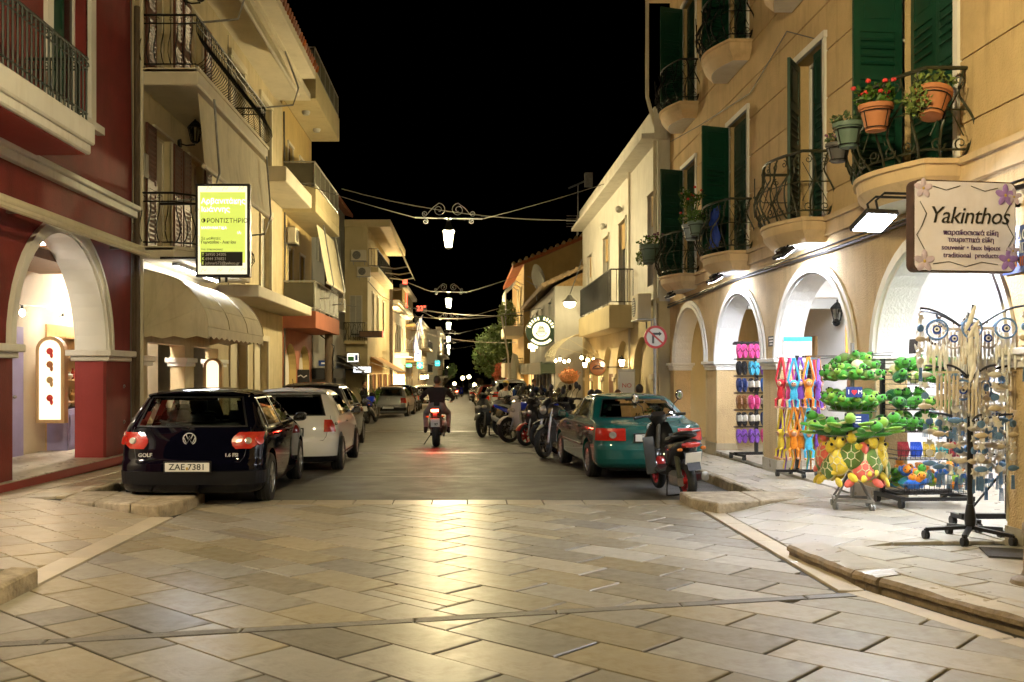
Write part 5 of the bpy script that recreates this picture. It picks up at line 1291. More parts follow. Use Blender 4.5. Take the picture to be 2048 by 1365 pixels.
# ------------------------------------------------------------------ left: grey house
w4 = [(39.0,40.0,6.0,8.2),(42.3,43.4,3.2,5.4),(45.2,46.2,6.0,8.2)]
L4 = shell(FL, 'slate_grey_house', 'slate grey rendered house with red tiled eave beside the utility pole', 37.6, 48.0, -.8, 9.2, K['grey_wall'], w4, depth=9)
for r in w4: window(FL, L4, *r, .2, K['grey_wall'], pane_m=K['grey_pale'], kind='leaves', leaf_m=K['grey_shutter'], mull=0)
b = MB(); b.prism([FL.P(37.6,.4,9.2), FL.P(37.6,-4,10.6), FL.P(37.6,-4,10.4), FL.P(37.6,.4,9.05)], (0,10.4,0)); b.build('roof', K['tile_red'], L4)
b = MB(); FL.box(b, 37.7, 44, .0, .5, 1.35, 1.75); b.build('shop_fascia', K['canvas_dark'], L4)
b = MB(); FL.box(b, 37.7, 44, .005, .06, -.4, 1.0); b.build('shop_front', K['grey_wall'], L4)
b = MB(); FL.box(b, 37.65, 48, .01, .05, 1.76, 3.6); b.build('pale_render', K['grey_pale'], L4)
for i in range(8):
    b = MB(); FL.box(b, 39.5+i*.1, 39.56+i*.1, .06, .08, -.3, 1.0) ; b.build('lattice_strip', K['white_paint'], L4)
b = MB(); FL.box(b, 44.2, 47.8, -.02, .07, -.4, 1.9); b.build('blue_door', mat('steel_blue', (.12,.16,.22), .4), L4)
OFF[0] = V((0,0,0))
ac_unit((-5.5, 44.2, 4.3), 'air conditioner box on the slate grey wall', 'y', 1.0)
t = thing('utility_pole', 'thick dark wooden utility pole in front of the salmon arches', 'pole', (-5.0, 36.6, gz(36.6))); b = MB(); b.tube([(0,0,0),(.0,0,3),(-.05,0,6.4)], [.17,.15,.12], 10); b.build('pole', K['bark'], t, local=True); b = MB(); b.tube([(.16,-.1,0),(.15,-.1,2.5),(.2,-.1,2.9),(-.3,-.1,3.3)], .02, 5); b.build('cable', K['black_plastic'], t, local=True)
t = thing('utility_pole', 'tall bare utility pole before the warm uplit facade', 'pole', (-4.75, 63.5, gz(63.5))); b = MB(); b.tube([(0,0,0),(0,0,8.2)], [.17,.13], 10); b.build('pole', K['bark'], t, local=True); b = MB(); b.bar((-.6,0,7.6),(.6,0,7.6),.08); b.build('crossarm', K['bark'], t, local=True)
t = thing('blue_arrow_sign', 'small blue one-way plate on the pale render', 'sign', (-5.45, 39.0, 1.95)); b = MB(); b.box(-.28,.28,-.015,.0,-.11,.11); b.build('plate', K['sign_blue'], t, local=True); b = MB(); b.box(-.18,.1,-.02,-.016,-.03,.03); b.prism([(.08,-.02,-.08),(.2,-.02,0),(.08,-.02,.08)],(0,.004,0)); b.build('arrow', K['ink_white'], t, local=True)
# ------------------------------------------------------------------ left: pale yellow corner house (protrudes)
F5 = Fac(-4.7, 1)
w5 = [(50.2,51.2,3.6,5.6),(53.0,54.0,3.6,5.6),(56.5,57.5,3.6,5.6)]
L5 = shell(F5, 'pale_corner_house', 'pale yellow corner house with top balcony and side shutters', 48.0, 62.0, -1.2, 8.6, K['yellow_pale'], w5, depth=9)
for r in w5: window(F5, L5, *r, .2, K['cream_pale'], kind='leaves', leaf_m=K['grey_shutter'], mull=0)
box_balcony(F5, L5, 48.3, 58, .5, 6.7, .25, K['yellow_pale'], 'bars', K['iron'], h=.9)
b = MB(); F5.box(b, 47.9, 60, -3, 1.1, 8.6, 8.95); b.build('roof_slab', K['yellow_pale'], L5)
b = MB(); b.box(-5.55,-4.95,47.94,47.99,3.3,5.3); b.build('side_door', K['cream_pale'], L5)
for x in (-5.52, -5.24):
    b = MB(); b.box(x, x+.25, 47.90, 47.938, 3.32, 5.28); b.build('side_shutter', K['grey_shutter'], L5)
FS = Fac(48.0, -1)
b = MB(); b.box(-5.78,-4.72,47.2,48.0,2.95,3.1); sb = b.build('side_balcony', K['yellow_pale'], L5)
b = MB(); 
for x in [ -5.75+.11*i for i in range(10)]: b.bar((x,47.25,3.1),(x,47.25,3.95),.016)
b.tube([(-5.76,47.9,3.95),(-5.76,47.25,3.95),(-4.74,47.25,3.95),(-4.74,47.9,3.95)], .02, 5)
for i in range(4): b.bar((-5.75+.25*i,47.25,3.15),(-5.5+.25*i,47.25,3.9),.014); b.bar((-5.5+.25*i,47.25,3.15),(-5.75+.25*i,47.25,3.9),.014)
b.build('railing', K['iron'], sb)
b = MB(); b.add([F5.P(49,1.05,8.6), F5.P(58,1.05,8.6), F5.P(58,1.8,6.9), F5.P(49,1.8,6.9)], [(0,1,2,3)]); b.build('top_awning', K['canvas'], L5)
b = MB()
for u in (50, 53, 56): b.tube([F5.P(u,1.8,6.9), F5.P(u,1.2,6.8), F5.P(u,.05,6.95)], .035, 5)
b.build('awning_arm', K['alu'], L5)
b = MB(); F5.box(b, 48.1, 62, .0, .06, -1, 1.5); b.build('lit_shop_front', K['shop_lit'], L5)
for i in range(8):
    b = MB(); F5.box(b, 48.1+i*1.8, 48.9+i*1.8, .06, .16, -1, 1.5); b.build('shop_pier', K['brown_wood'] if i % 2 else K['yellow_pale'], L5)
OFF[0] = V((0,0,0))
ac_unit((-5.1, 47.75, 6.95), 'air conditioner box on the top floor side wall of the corner house', 'x', .9); ac_unit((-4.85, 47.75, 6.2), 'lower of two air conditioners on the corner house side wall', 'x', .8)
def sign_box(name, label, loc, size, m, rz=0, txt=None, tsz=.2, tm='ink_black', cat='sign', group='small lit shop signs', case='black_plastic'):
    t = thing(name, label, cat, loc, rz, group); x, y, z = size
    b = MB(); b.box(-x/2,x/2,-y/2,y/2,-z/2,z/2); b.build('case', K[case], t, local=True)
    b = MB(); b.box(-x/2+.03,x/2-.03,-y/2-.01,-y/2-.002,-z/2+.03,z/2-.03); f = b.build('face', K[m], t, local=True)
    if txt: lettering(txt, tsz, K[tm], f, frame((0,-y/2-.014,0), (1,0,0), (0,0,1)))
    b = MB(); b.bar((-x/2,0,0),(-x/2-.4,0,0),.05); b.build('bracket', K['iron'], t, local=True)
    return t
def prints(t, rows, m='ink_blue'):
    f = [c for c in t.children if c.name.startswith('face')][0]
    for (x0, x1, z0, z1, mm) in rows:
        y = min(v.co.y for v in f.data.vertices)-.006; b = MB(); b.box(x0,x1,y,y+.004,z0,z1); b.build('print', K[mm], f, local=True)
prints(sign_box('shop_lightbox', 'white glowing shop lightbox over the plant pots', (-4.7, 45.6, 1.72), (.85,.2,.32), 'neon_white'), [(-.3,-.05,-.05,.02,'grey_pale'),(.0,.3,-.04,.01,'grey_pale')])
prints(sign_box('shop_lightbox', 'small green and white lit sign above the plant pots', (-5.0, 44.5, 2.25), (.56,.2,.44), 'sign_white_glow'), [(-.22,.05,-.15,.05,'pl_g'),(.1,.22,-.12,.12,'sign_blue'),(-.2,.05,.1,.14,'grey_pale')])
t = sign_box('shop_fascia_sign', 'dark sign box with red glowing end above the orange awning', (-4.45, 47.2, 3.4), (1.1,.6,.3), 'brown_wood')
b = MB(); b.box(.56,.60,-.28,.28,-.12,.12); b.build('red_light', K['neon_red'], t, local=True)
prints(sign_box('shop_lightbox', 'bright white square sign under the hanging flags', (-3.97, 84, 3.0), (.6,.2,.95), 'neon_white'), [(-.2,.2,-.2,-.1,'grey_pale'),(-.15,.15,.1,.25,'sign_blue')])
prints(sign_box('pharmacy_sign', 'green glowing sign below the white square sign', (-3.9, 86, 2.2), (.55,.2,.6), 'neon_green'), [(-.05,.05,-.2,.2,'ink_white'),(-.2,-.05,-.05,.05,'ink_white'),(.05,.2,-.05,.05,'ink_white')])
prints(sign_box('shop_lightbox', 'teal glowing square sign far down the street', (-3.1, 112, 2.6), (.6,.2,.65), 'neon_cyan'), [(-.2,.2,-.05,.05,'ink_white')])
sign_box('pharmacy_sign', 'small green lit fascia sign near the flags', (-4.5, 80, 2.15), (.5,.2,.28), 'neon_green')
t = sign_box('temperature_display', 'red LED display reading 23° high above the street', (-3.95, 90, 7.35), (1.0,.2,.6), 'ink_black', txt='23°', tsz=.6, tm='neon_red')
sign_box('neon_sign', 'vertical red and blue neon sign on a dark facade', (-5.3, 88, 8.2), (.45,.2,3.2), 'neon_red'); sign_box('neon_sign', 'vertical violet-blue neon strip on a dark facade', (-5.9, 84, 6.5), (.35,.2,4.2), 'neon_blue')
def pitched_awning(label, F, u0, u1, w_, zt, zb, m):
    o = thing('shop_awning', label, 'awning', tuple(F.P((u0+u1)/2,0,zb)), 0, 'shop awnings down the street'); OFF[0] = V(o.location)
    b = MB(); b.add([F.P(u0,0,zt),F.P(u1,0,zt),F.P(u1,w_,zb+.15),F.P(u0,w_,zb+.15),F.P(u0,w_,zb),F.P(u1,w_,zb)], [(0,1,2,3),(3,2,5,4)]); b.build('fabric', m, o)
    b = MB(); b.tube([F.P(u0,w_,zb+.15),F.P(u1,w_,zb+.15)],.03,6); b.tube([F.P(u0,0,zt-.3),F.P(u0,w_,zb+.15)],.02,5); b.tube([F.P(u1,0,zt-.3),F.P(u1,w_,zb+.15)],.02,5); b.build('frame', K['alu'], o); OFF[0] = V((0,0,0))
pitched_awning('dark awning over the blue doorway', FL, 44.4, 47.8, 1.2, 2.4, 1.5, K['canvas_dark'])
pitched_awning('warm orange awning on the pale corner house', F5, 49.5, 57, 1.3, 2.4, 1.5, K['canvas_orange'])
# ------------------------------------------------------------------ left: warm uplit facade and beyond
F6 = Fac(-4.9, 1)
w6 = [(66.5+2.6*i,67.6+2.6*i,3.2,5.0) for i in range(6)]+[(66.5+2.6*i,67.6+2.6*i,-.4,1.4) for i in range(6)]
L6 = shell(F6, 'uplit_building', 'two-storey building with warmly uplit facade and pale cornice', 65, 82, -1.4, 5.9, K['stone_pale'], w6, depth=9)
for r in w6: window(F6, L6, *r, .2, K['cream_pale'], pane_m=K['dark_opening'] if r[2] > 2 else K['warm_window'], mull=1)
b = MB(); F6.box(b, 64.8, 82.2, -.2, .5, 5.9, 6.1); F6.box(b, 64.8, 82.2, -.2, .65, 6.1, 6.3); b.build('cornice', K['cream_pale'], L6)
b = MB(); F6.box(b, 69, 76, .0, 1.0, 2.7, 2.95); b.build('balcony', K['cream_pale'], L6)
b = MB(); b.prism([F6.P(64.8,.5,6.3), F6.P(64.8,-4,7.6), F6.P(64.8,-8,6.3)], (0,17.4,0)); b.build('roof', K['tile_red'], L6)
OFF[0] = V((0,0,0))
for i in range(5):
    t = thing('facade_uplight', 'small warm uplight at the foot of the uplit facade', 'lamp', (-4.55, 66.0+i*3.1, gz(70)+.15+1.0*(i % 2)*0), 0, 'uplights on the warm facade'); b = MB(); b.lathe([(.08,0),(.1,.12)], 10); b.build('housing', K['black_plastic'], t, local=True); b = MB(); b.lathe([(.09,.122),(.09,.126)], 10); b.build('lens', K['uplight'], t, local=True)
F7 = Fac(-5.2, 1)
def far_house(name, label, F, u0, u1, z1, m, floors, lit=None, depth=10, roof=None):
    rs = []; n = max(2, int((u1-u0)/3.2)); st = (u1-u0)/n
    for f in floors:
        for i in range(n): rs.append((u0+st*(i+.33), u0+st*(i+.67), f, f+1.7))
    o = shell(F, name, label, u0, u1, -3.0, z1, m, rs, depth=depth)
    for q, r in enumerate(rs): window(F, o, *r, .2, K['cream_pale'], pane_m=(K['warm_window'] if lit and q % lit == 0 else K['dark_opening']), mull=1)
    b = MB(); F.box(b, u0-.2, u1+.2, -.2, .4, z1, z1+.3); b.build('cornice', K['cream_pale'], o)
    for f in floors[1:]:
        b = MB(); F.box(b, u0+st, u1-st, 0, .9, f-.35, f-.15); bal = b.build('balcony', m, o); railing(F, bal, u0+st+.05, u1-st-.05, .85, f-.15, .9, K['iron'], .3)
    OFF[0] = V((0,0,0)); return o
far_house('dark_house', 'dim tall house hung with flags and neon signs', F7, 82.5, 99, 8.6, K['ochre'], (-.6, 2.8, 5.9), 3)
far_house('pale_house', 'pale three-storey house with yellow lit windows down the street', Fac(-4.7,1), 100, 122, 6.6, K['stone_pale'], (-1.2, 1.7, 4.3), 3)
far_house('grey_classical_house', 'grey classical house closing the left side of the street', Fac(-3.4,1), 123, 160, 6.9, K['grey_pale'], (-2, 1.2, 4.0), 4)
far_house('low_far_house', 'low dark house behind the trees at the end of the street', Fac(6.5,-1), 92, 130, 6.0, K['ochre'], (-1, 2.6), 3)
for i, (x, y, z) in enumerate(((-3.6,98.5,.9),(-3.55,104,.9),(-3.5,109,.9))):
    wall_lantern((x-1.05,y,z), (1,0,0), 'lit lantern on the ground floor of the pale house', True, 1.8, 'lit lanterns far down the street')
def flag(loc, label, cols, seed):
    t = thing('flag', label, 'flag', loc, 0, 'flags over the street'); b = MB(); b.tube([(0,0,0),(.9,0,1.2)], .03, 5); b.build('pole', K['galv'], t, local=True)
    b = MB(); n = 9; vs = []; fs = []; mi = []
    for i in range(n+1):
        for j in range(6): vs.append((.85-.05*i+.06*math.sin(j+i*.8+seed), .1*math.sin(i*.9+j*.7), 1.15-.02*i-j*.30-.05*i))
    for i in range(n):
        for j in range(5): b.add([vs[i*6+j], vs[i*6+j+1], vs[(i+1)*6+j+1], vs[(i+1)*6+j]], [(0,1,2,3)], (i % 2) if len(cols) > 1 else 0, True)
    b.build('cloth', [K[c] for c in cols], t, local=True)
flag((-4.5,80,3.9), 'blue and white striped flag hanging from the dim house', ['sign_blue','ink_white'], 1); flag((-4.4,83,5.2), 'blue and white flag above the neon signs', ['sign_blue','ink_white'], 2); flag((1.2,84,3.3), 'blue and white flag beside the broad tree', ['sign_blue','ink_white'], 4); flag((1.6,85.5,3.7), 'yellow flag beside the broad tree', ['cap_yellow'], 6)
# palms in front of the shop
for i, (x, y) in enumerate(((-4.25,42.5),(-4.0,44.5))):
    t = thing('potted_palm', 'spiky green potted palm by the white lit shop', 'plant', (x,y,gz(y)+.1), 0, 'potted palms by the lit shop'); b = MB(); b.lathe([(.16,0),(.22,.4),(.01,.38)], 12); b.build('pot', K['pot_grey'], t, local=True)
    b = MB(); rng = random.Random(i)
    for q in range(26):
        a = rng.uniform(0,2*PI); L = rng.uniform(.6,1.1); lean = rng.uniform(.15,.45); d = V((math.cos(a)*lean, math.sin(a)*lean, 1)).normalized(); e = V((-math.sin(a),math.cos(a),0))*.035; p0 = V((0,0,.38)); p1 = p0+d*L*.6; p2 = p0+d*L+V((math.cos(a),math.sin(a),-.2))*.12
        b.add([p0-e*.5,p0+e*.5,p1+e,p1-e,p2], [(0,1,2,3),(3,2,4)])
    b.build('leaves', K['leaf_palm'], t, local=True, recalc=False)
# ------------------------------------------------------------------ cars
def smoothtab(tab, z):
    n = len(tab)
    if z <= tab[0][0]: return tab[0][1:]
    if z >= tab[-1][0]: return tab[-1][1:]
    for i in range(n-1):
        if tab[i][0] <= z <= tab[i+1][0]:
            h = tab[i+1][0]-tab[i][0]; t = (z-tab[i][0])/h; out = []
            for c in range(1, len(tab[0])):
                p0, p1 = tab[i][c], tab[i+1][c]
                def sl(k_):
                    if k_ <= 0 or k_ >= n-1: return (tab[min(k_+1,n-1)][c]-tab[max(k_-1,0)][c])/(tab[min(k_+1,n-1)][0]-tab[max(k_-1,0)][0])
                    a = (tab[k_][c]-tab[k_-1][c])/(tab[k_][0]-tab[k_-1][0]); b_ = (tab[k_+1][c]-tab[k_][c])/(tab[k_+1][0]-tab[k_][0])
                    return 0 if a*b_ <= 0 else 2*a*b_/(a+b_)
                m0, m1 = sl(i)*h, sl(i+1)*h
                out.append((2*t**3-3*t*t+1)*p0+(t**3-2*t*t+t)*m0+(-2*t**3+3*t*t)*p1+(t**3-t*t)*m1)
            return out
class Car:
    """body described by horizontal slices: z, rear x, front x, half-width"""
    def __init__(s, tab, cr=.34, cf=.7, n=3.0, taper=.03): s.tab = tab; s.cr = cr; s.cf = cf; s.n = n; s.L = max(r[2] for r in tab); s.tp = taper
    def w_at(s, x, w_): t = (x-s.L/2)/(s.L/2); return w_*(1-s.tp*t*t)
    def P(s, q, z, sg=1):
        xr, xf, w_ = smoothtab(s.tab, z); n = s.n
        span = xf-xr; cr = min(s.cr, span*.3); cf = min(s.cf, span*.4)
        if q <= 1:
            a = q*PI/2; y = w_*math.sin(a)**(2/n); x = xr+cr*(1-math.cos(a)**(2/n) if q < 1 else 1)
        elif q <= 2: y = w_; x = xr+cr+(q-1)*(xf-cf-xr-cr)
        else:
            a = (3-q)*PI/2; y = w_*math.sin(a)**(2/n); x = xf-cf*(1-math.cos(a)**(2/n) if q > 2 else 1)
        return V((x-s.L/2, sg*y*(1-s.tp*((x-s.L/2)/(s.L/2))**2), z))
    def q_rear(s, y, z):
        w_ = smoothtab(s.tab, z)[2]*(1-s.tp); r = min(.9999, max(0, abs(y)/w_)); return math.asin(r**(s.n/2))*2/PI
    def q_front(s, y, z): return 3-s.q_rear(y, z)
    def q_side(s, x, z):
        xr, xf, w_ = smoothtab(s.tab, z); span = xf-xr; cr = min(s.cr, span*.3); cf = min(s.cf, span*.4)
        t = (x-xr-cr)/(xf-cf-xr-cr)
        if t < 0:
            c = max(0, min(1, 1-(x-xr)/cr)); return math.acos(min(1, c**(s.n/2)))*2/PI
        if t > 1:
            c = max(0, min(1, 1-(xf-x)/cf)); return 3-math.acos(min(1, c**(s.n/2)))*2/PI
        return 1+t
    def normal(s, q, z, sg):
        e = .01; a = s.P(min(3, q+e), z, sg)-s.P(max(0, q-e), z, sg); b = s.P(q, z+e, sg)-s.P(q, z-e, sg)
        n = a.cross(b); 
        if n.length < 1e-9: return V((-1,0,0)) if q < 1 else V((1,0,0))
        n.normalize(); c = s.P(q, z, sg); 
        if n.dot(V((c.x*.6, c.y, .15))) < 0: n = -n
        return n
    def body(s, name, m, parent, wheels, wr, flare=.0):
        zs = []
        lo, hi = s.tab[0][0], s.tab[-1][0]; N = 34
        for i in range(N+1): zs.append(lo+(hi-lo)*(i/N))
        qs = [i/12 for i in range(12)]+[1+i/22 for i in range(22)]+[2+i/12 for i in range(13)]
        ring = [(q, 1) for q in qs]+[(q, -1) for q in reversed(qs[1:-1])]
        b = MB(); vs = []; n = len(ring)
        for z in zs: vs += [s.P(q, z, sg) for q, sg in ring]
        fs = []
        for i in range(N):
            for j in range(n): fs.append((i*n+j, i*n+(j+1) % n, (i+1)*n+(j+1) % n, (i+1)*n+j))
        fs.append(tuple(range(n-1,-1,-1))); fs.append(tuple(N*n+j for j in range(n)))
        b.add(vs, fs, 0, True); o = b.build(name, m, parent, local=True, sharp=50)
        # wheel arches
        c = MB()
        for wx in wheels:
            for sg in (-1, 1):
                c.lathe([(wr,-.17),(wr,.4)], 28, Matrix.Translation((wx-s.L/2, sg*.84, wr-.045)) @ Matrix.Rotation(R(-90*sg),4,'X'))
        cut = c.build('cut', m, None, local=True)
        md = o.modifiers.new('b', 'BOOLEAN'); md.object = cut; md.operation = 'DIFFERENCE'; md.solver = 'EXACT'
        par = o.parent; o.parent = None
        dg = bpy.context.evaluated_depsgraph_get(); dg.update()
        me = bpy.data.meshes.new_from_object(o.evaluated_get(dg)); o.modifiers.clear(); old = o.data; o.data = me; bpy.data.meshes.remove(old)
        bpy.data.objects.remove(cut, do_unlink=True); o.parent = par
        me.set_sharp_from_angle(angle=R(35))
        return o
    def patch(s, b, f0, f1, z0, z1, sg=1, off=.006, nq=10, nz=8, mi=0, border=None, bm=1, depth=.02):
        """f0(z), f1(z): bounds in q"""
        zz = [z0+(z1-z0)*i/nz for i in range(nz+1)]; tt = [i/nq for i in range(nq+1)]
        if border: zz = [z0, z0+(z1-z0)*border]+[z0+(z1-z0)*(border+(1-2*border)*i/nz) for i in range(1, nz)]+[z1-(z1-z0)*border, z1]; tt = [0, border]+[border+(1-2*border)*i/nq for i in range(1, nq)]+[1-border, 1]
        A, B = len(zz), len(tt); vs = []; fs = []; ms = []
        for z in zz:
            q0, q1 = f0(z), f1(z)
            for t in tt:
                q = q0+(q1-q0)*t; vs.append(s.P(q, z, sg)+s.normal(q, z, sg)*off)
        rim = [(0,j) for j in range(B)]+[(i,B-1) for i in range(1,A)]+[(A-1,j) for j in range(B-2,-1,-1)]+[(i,0) for i in range(A-2,0,-1)]
        for i in range(A-1):
            for j in range(B-1):
                edge = border and (i in (0, A-2) or j in (0, B-2))
                b.add([vs[i*B+j], vs[i*B+j+1], vs[(i+1)*B+j+1], vs[(i+1)*B+j]], [(0,1,2,3)], bm if edge else mi, True)
        sk = []
        for (i, j) in rim:
            q0, q1 = f0(zz[i]), f1(zz[i]); q = q0+(q1-q0)*tt[j]; sk.append((vs[i*B+j], s.P(q, zz[i], sg)-s.normal(q, zz[i], sg)*depth))
        for a in range(len(sk)):
            c = (a+1) % len(sk); b.add([sk[a][0], sk[c][0], sk[c][1], sk[a][1]], [(0,1,2,3)], bm if border else mi)
    def rear(s, b, ya, yb, z0, z1, off=.006, **kw):
        """mirrored full-width rear patch with half-widths ya at z0, yb at z1"""
        h = lambda z: s.q_rear(ya+(yb-ya)*(z-z0)/(z1-z0), z)
        s._full(b, h, z0, z1, off, **kw)
    def _full(s, b, h, z0, z1, off, nq=14, nz=8, border=.04, mi=0, bm=1, front=False):
        nz_ = nz; zz = [z0+(z1-z0)*i/nz_ for i in range(nz_+1)]
        if border: zz = sorted(set(zz+[z0+(z1-z0)*border*1.6, z1-(z1-z0)*border*1.6]))
        tt = [-1+2*i/nq for i in range(nq+1)]
        if border: tt = sorted(set(tt+[-1+border*2, 1-border*2]))
        def pt(t, z, o):
            q = h(z)*abs(t); qq = 3-q if front else q; sg = 1 if t >= 0 else -1
            return s.P(qq, z, sg)+s.normal(qq, z, sg)*o
        for i in range(len(zz)-1):
            for j in range(len(tt)-1):
                edge = border and (i in (0, len(zz)-2) or j in (0, len(tt)-2))
                b.add([pt(tt[j],zz[i],off), pt(tt[j+1],zz[i],off), pt(tt[j+1],zz[i+1],off), pt(tt[j],zz[i+1],off)], [(0,1,2,3)], bm if edge else mi, True)
def car_wheel(parent, loc, r, wdt, sg, rimm, spokes=5, style=0):
    e = empty('wheel', parent, loc, (R(-90*sg), 0, 0))
    b = MB(); h = wdt/2
    b.lathe([(r*.66,-h),(r*.80,-h*1.02),(r*.94,-h*.94),(r,-h*.7),(r,h*.7),(r*.94,h*.94),(r*.80,h*1.02),(r*.66,h),(r*.62,h*.6),(r*.62,-h)], 32, cap=False)
    for i in range(3): b.lathe([(r*1.002,-h*.5+h*.5*i-.006),(r*1.006,-h*.5+h*.5*i-.004),(r*1.006,-h*.5+h*.5*i+.004),(r*1.002,-h*.5+h*.5*i+.006)], 32, cap=False, mi=1)
    b.build('tyre', [K['rubber'], K['black_plastic']], e, local=True)
    b = MB(); b.lathe([(r*.66,h*.55),(r*.67,h*.9),(r*.62,h*.85),(r*.60,h*.3),(r*.58,h*.0),(.01,h*.0)], 32, cap=False, mi=1)
    b.lathe([(r*.67,h*.86),(r*.64,h*.9),(r*.61,h*.82),(r*.61,h*.3)], 32, cap=False, mi=0)
    if style == 2:
        b.lathe([(r*.6,h*.8),(r*.5,h*.92),(r*.3,h*.85),(r*.12,h*.95),(.01,h*.95)], 28, cap=False)
        for i in range(9): a = 2*PI*i/9; b.cb((r*.42*math.cos(a), r*.42*math.sin(a), h*.88), (r*.12,r*.06,.01), Matrix.Rotation(a,3,'Z'), 1)
    else:
        for i in range(spokes):
            a = 2*PI*i/spokes
            for da in ((-.16,.16) if style == 0 else (0,)):
                p = V((r*.12*math.cos(a+da*2), r*.12*math.sin(a+da*2), h*.80)); q = V((r*.63*math.cos(a+da), r*.63*math.sin(a+da), h*.74)); b.bar(p, q, .032 if style == 0 else .055, .03)
        b.lathe([(r*.17,h*.5),(r*.17,h*.86),(r*.1,h*.92),(.005,h*.92)], 14, cap=False)
    b.build('rim', [rimm, K['black_plastic']], e, local=True)
    return e
def make_car(spec, label, group, loc, rz, seed=0):
    t = thing(spec.get('name', 'parked_car'), label, 'car', loc, rz, group)
    c = Car(spec['tab'], spec.get('cr', .34), spec.get('cf', .7), spec.get('n', 3.0)); L = c.L; m = spec['paint']
    wx = spec['wheels']; wr = spec.get('wr', .315)
    body = c.body('body', m, t, wx, wr+.055)
    # openings under the glass
    dels = []
    zb0, zb1, ya, yb = spec['rearwin']
    zs0, zs1 = spec['sidez']
    me = body.data; bm_ = bmesh.new(); bm_.from_mesh(me)
    for f in bm_.faces:
        p = f.calc_center_median()
        if zb0+.03 < p.z < zb1-.03 and p.x+L/2 < smoothtab(spec['tab'], p.z)[0]+.2 and abs(p.y) < ya+(yb-ya)*(p.z-zb0)/(zb1-zb0)-.05: dels.append(f)
        elif spec['wind'][0]+.04 < p.z < spec['wind'][1]-.03 and p.x+L/2 > smoothtab(spec['tab'], p.z)[1]-.2 and abs(p.y) < spec['wind'][3]-.02: dels.append(f)
        elif zs0+.03 < p.z < zs1-.03 and abs(p.y) > smoothtab(spec['tab'], p.z)[2]*.9:
            for (xa0, xa1, xb0, xb1) in spec['side']:
                tt = (p.z-zs0)/(zs1-zs0); x0 = xa0+(xa1-xa0)*tt; x1 = xb0+(xb1-xb0)*tt
                if x0+.05 < p.x+L/2 < x1-.05: dels.append(f); break
    bmesh.ops.delete(bm_, geom=list(set(dels)), context='FACES'); bm_.to_mesh(me); bm_.free()
    gl = spec.get('glass', K['car_glass'])
    b = MB(); c.rear(b, ya, yb, zb0, zb1, .006, border=.035); b.build('rear_window', [gl, K['black_plastic']], t, local=True)
    for sg in (1, -1):
        for (xa0, xa1, xb0, xb1) in spec['side']:
            b = MB(); f = lambda z, a=xa0, e=xa1: c.q_side(a+(e-a)*(z-zs0)/(zs1-zs0), z); g_ = lambda z, a=xb0, e=xb1: c.q_side(a+(e-a)*(z-zs0)/(zs1-zs0), z)
            c.patch(b, f, g_, zs0, zs1, sg, .006, 6, 6, 0, .05, 1); b.build('side_window', [gl, K['black_plastic']], t, local=True)
    zw0, zw1, wya, wyb = spec['wind']
    b = MB(); c._full(b, lambda z: c.q_rear(wya+(wyb-wya)*(z-zw0)/(zw1-zw0), z), zw0, zw1, .006, front=True); b.build('windscreen', [gl, K['black_plastic']], t, local=True)
    # lights
    for sg in (1, -1):
        for (nm, q0, q1, z0, z1, mm) in spec['lights']:
            b = MB(); f = (lambda z, v=q0: v(c, z)); g_ = (lambda z, v=q1: v(c, z)); c.patch(b, f, g_, z0, z1, sg, .014, 8, 5); ob = b.build(nm, K[mm], t, local=True)
        for (q, z, r, mm) in spec.get('lamps', []):
            b = MB(); p = c.P(q, z, sg); nn = c.normal(q, z, sg); b.lathe([(r,.0),(r*.9,.02),(r*.45,.024),(.005,.02)], 14, Matrix.Translation(p+nn*.012) @ nn.to_track_quat('Z','Y').to_matrix().to_4x4()); b.build('reversing_lamp', K[mm], t, local=True)
    # door seams and trim
    b = MB()
    for sx in spec.get('seams', []):
        for sg in (1, -1):
            b.tube([c.P(c.q_side(x, z), z, sg)+c.normal(c.q_side(x, z), z, sg)*.001 for x, z in sx], .004, 4)
    for yz in spec.get('rear_seams', []):
        for sg in (1, -1): b.tube([c.P(c.q_rear(y, z), z, sg)+c.normal(c.q_rear(y, z), z, sg)*.001 for y, z in yz], .004, 4)
    b.build('panel_gap', K['ink_black'], t, local=True)
    for (x, z) in spec.get('handles', []):
        for sg in (1, -1):
            b = MB(); p = c.P(c.q_side(x, z), z, sg)+V((0, sg*.018, 0)); b.cb(p, (.17,.03,.03)); b.build('door_handle', spec.get('handle_m', m), t, local=True, bevel=.008)
    if 'bump' in spec:
        for (z0, z1, mm, off) in spec['bump']:
            b = MB(); h = lambda z: 1.0 if not spec.get('bump_q') else spec['bump_q']
            c._full(b, h, z0, z1, off, border=0, nq=24, nz=4); b.build('rear_bumper', K[mm] if isinstance(mm, str) else mm, t, local=True)
    if 'moulding' in spec:
        z, mm = spec['moulding']
        for sg in (1, -1):
            b = MB(); b.tube([c.P(c.q_side(x, z), z, sg)+c.normal(c.q_side(x,z),z,sg)*.006 for x in [wx[0]+wr+.1+i*(wx[1]-wx[0]-2*wr-.2)/10 for i in range(11)]], .018, 6); b.build('side_moulding', K[mm], t, local=True)
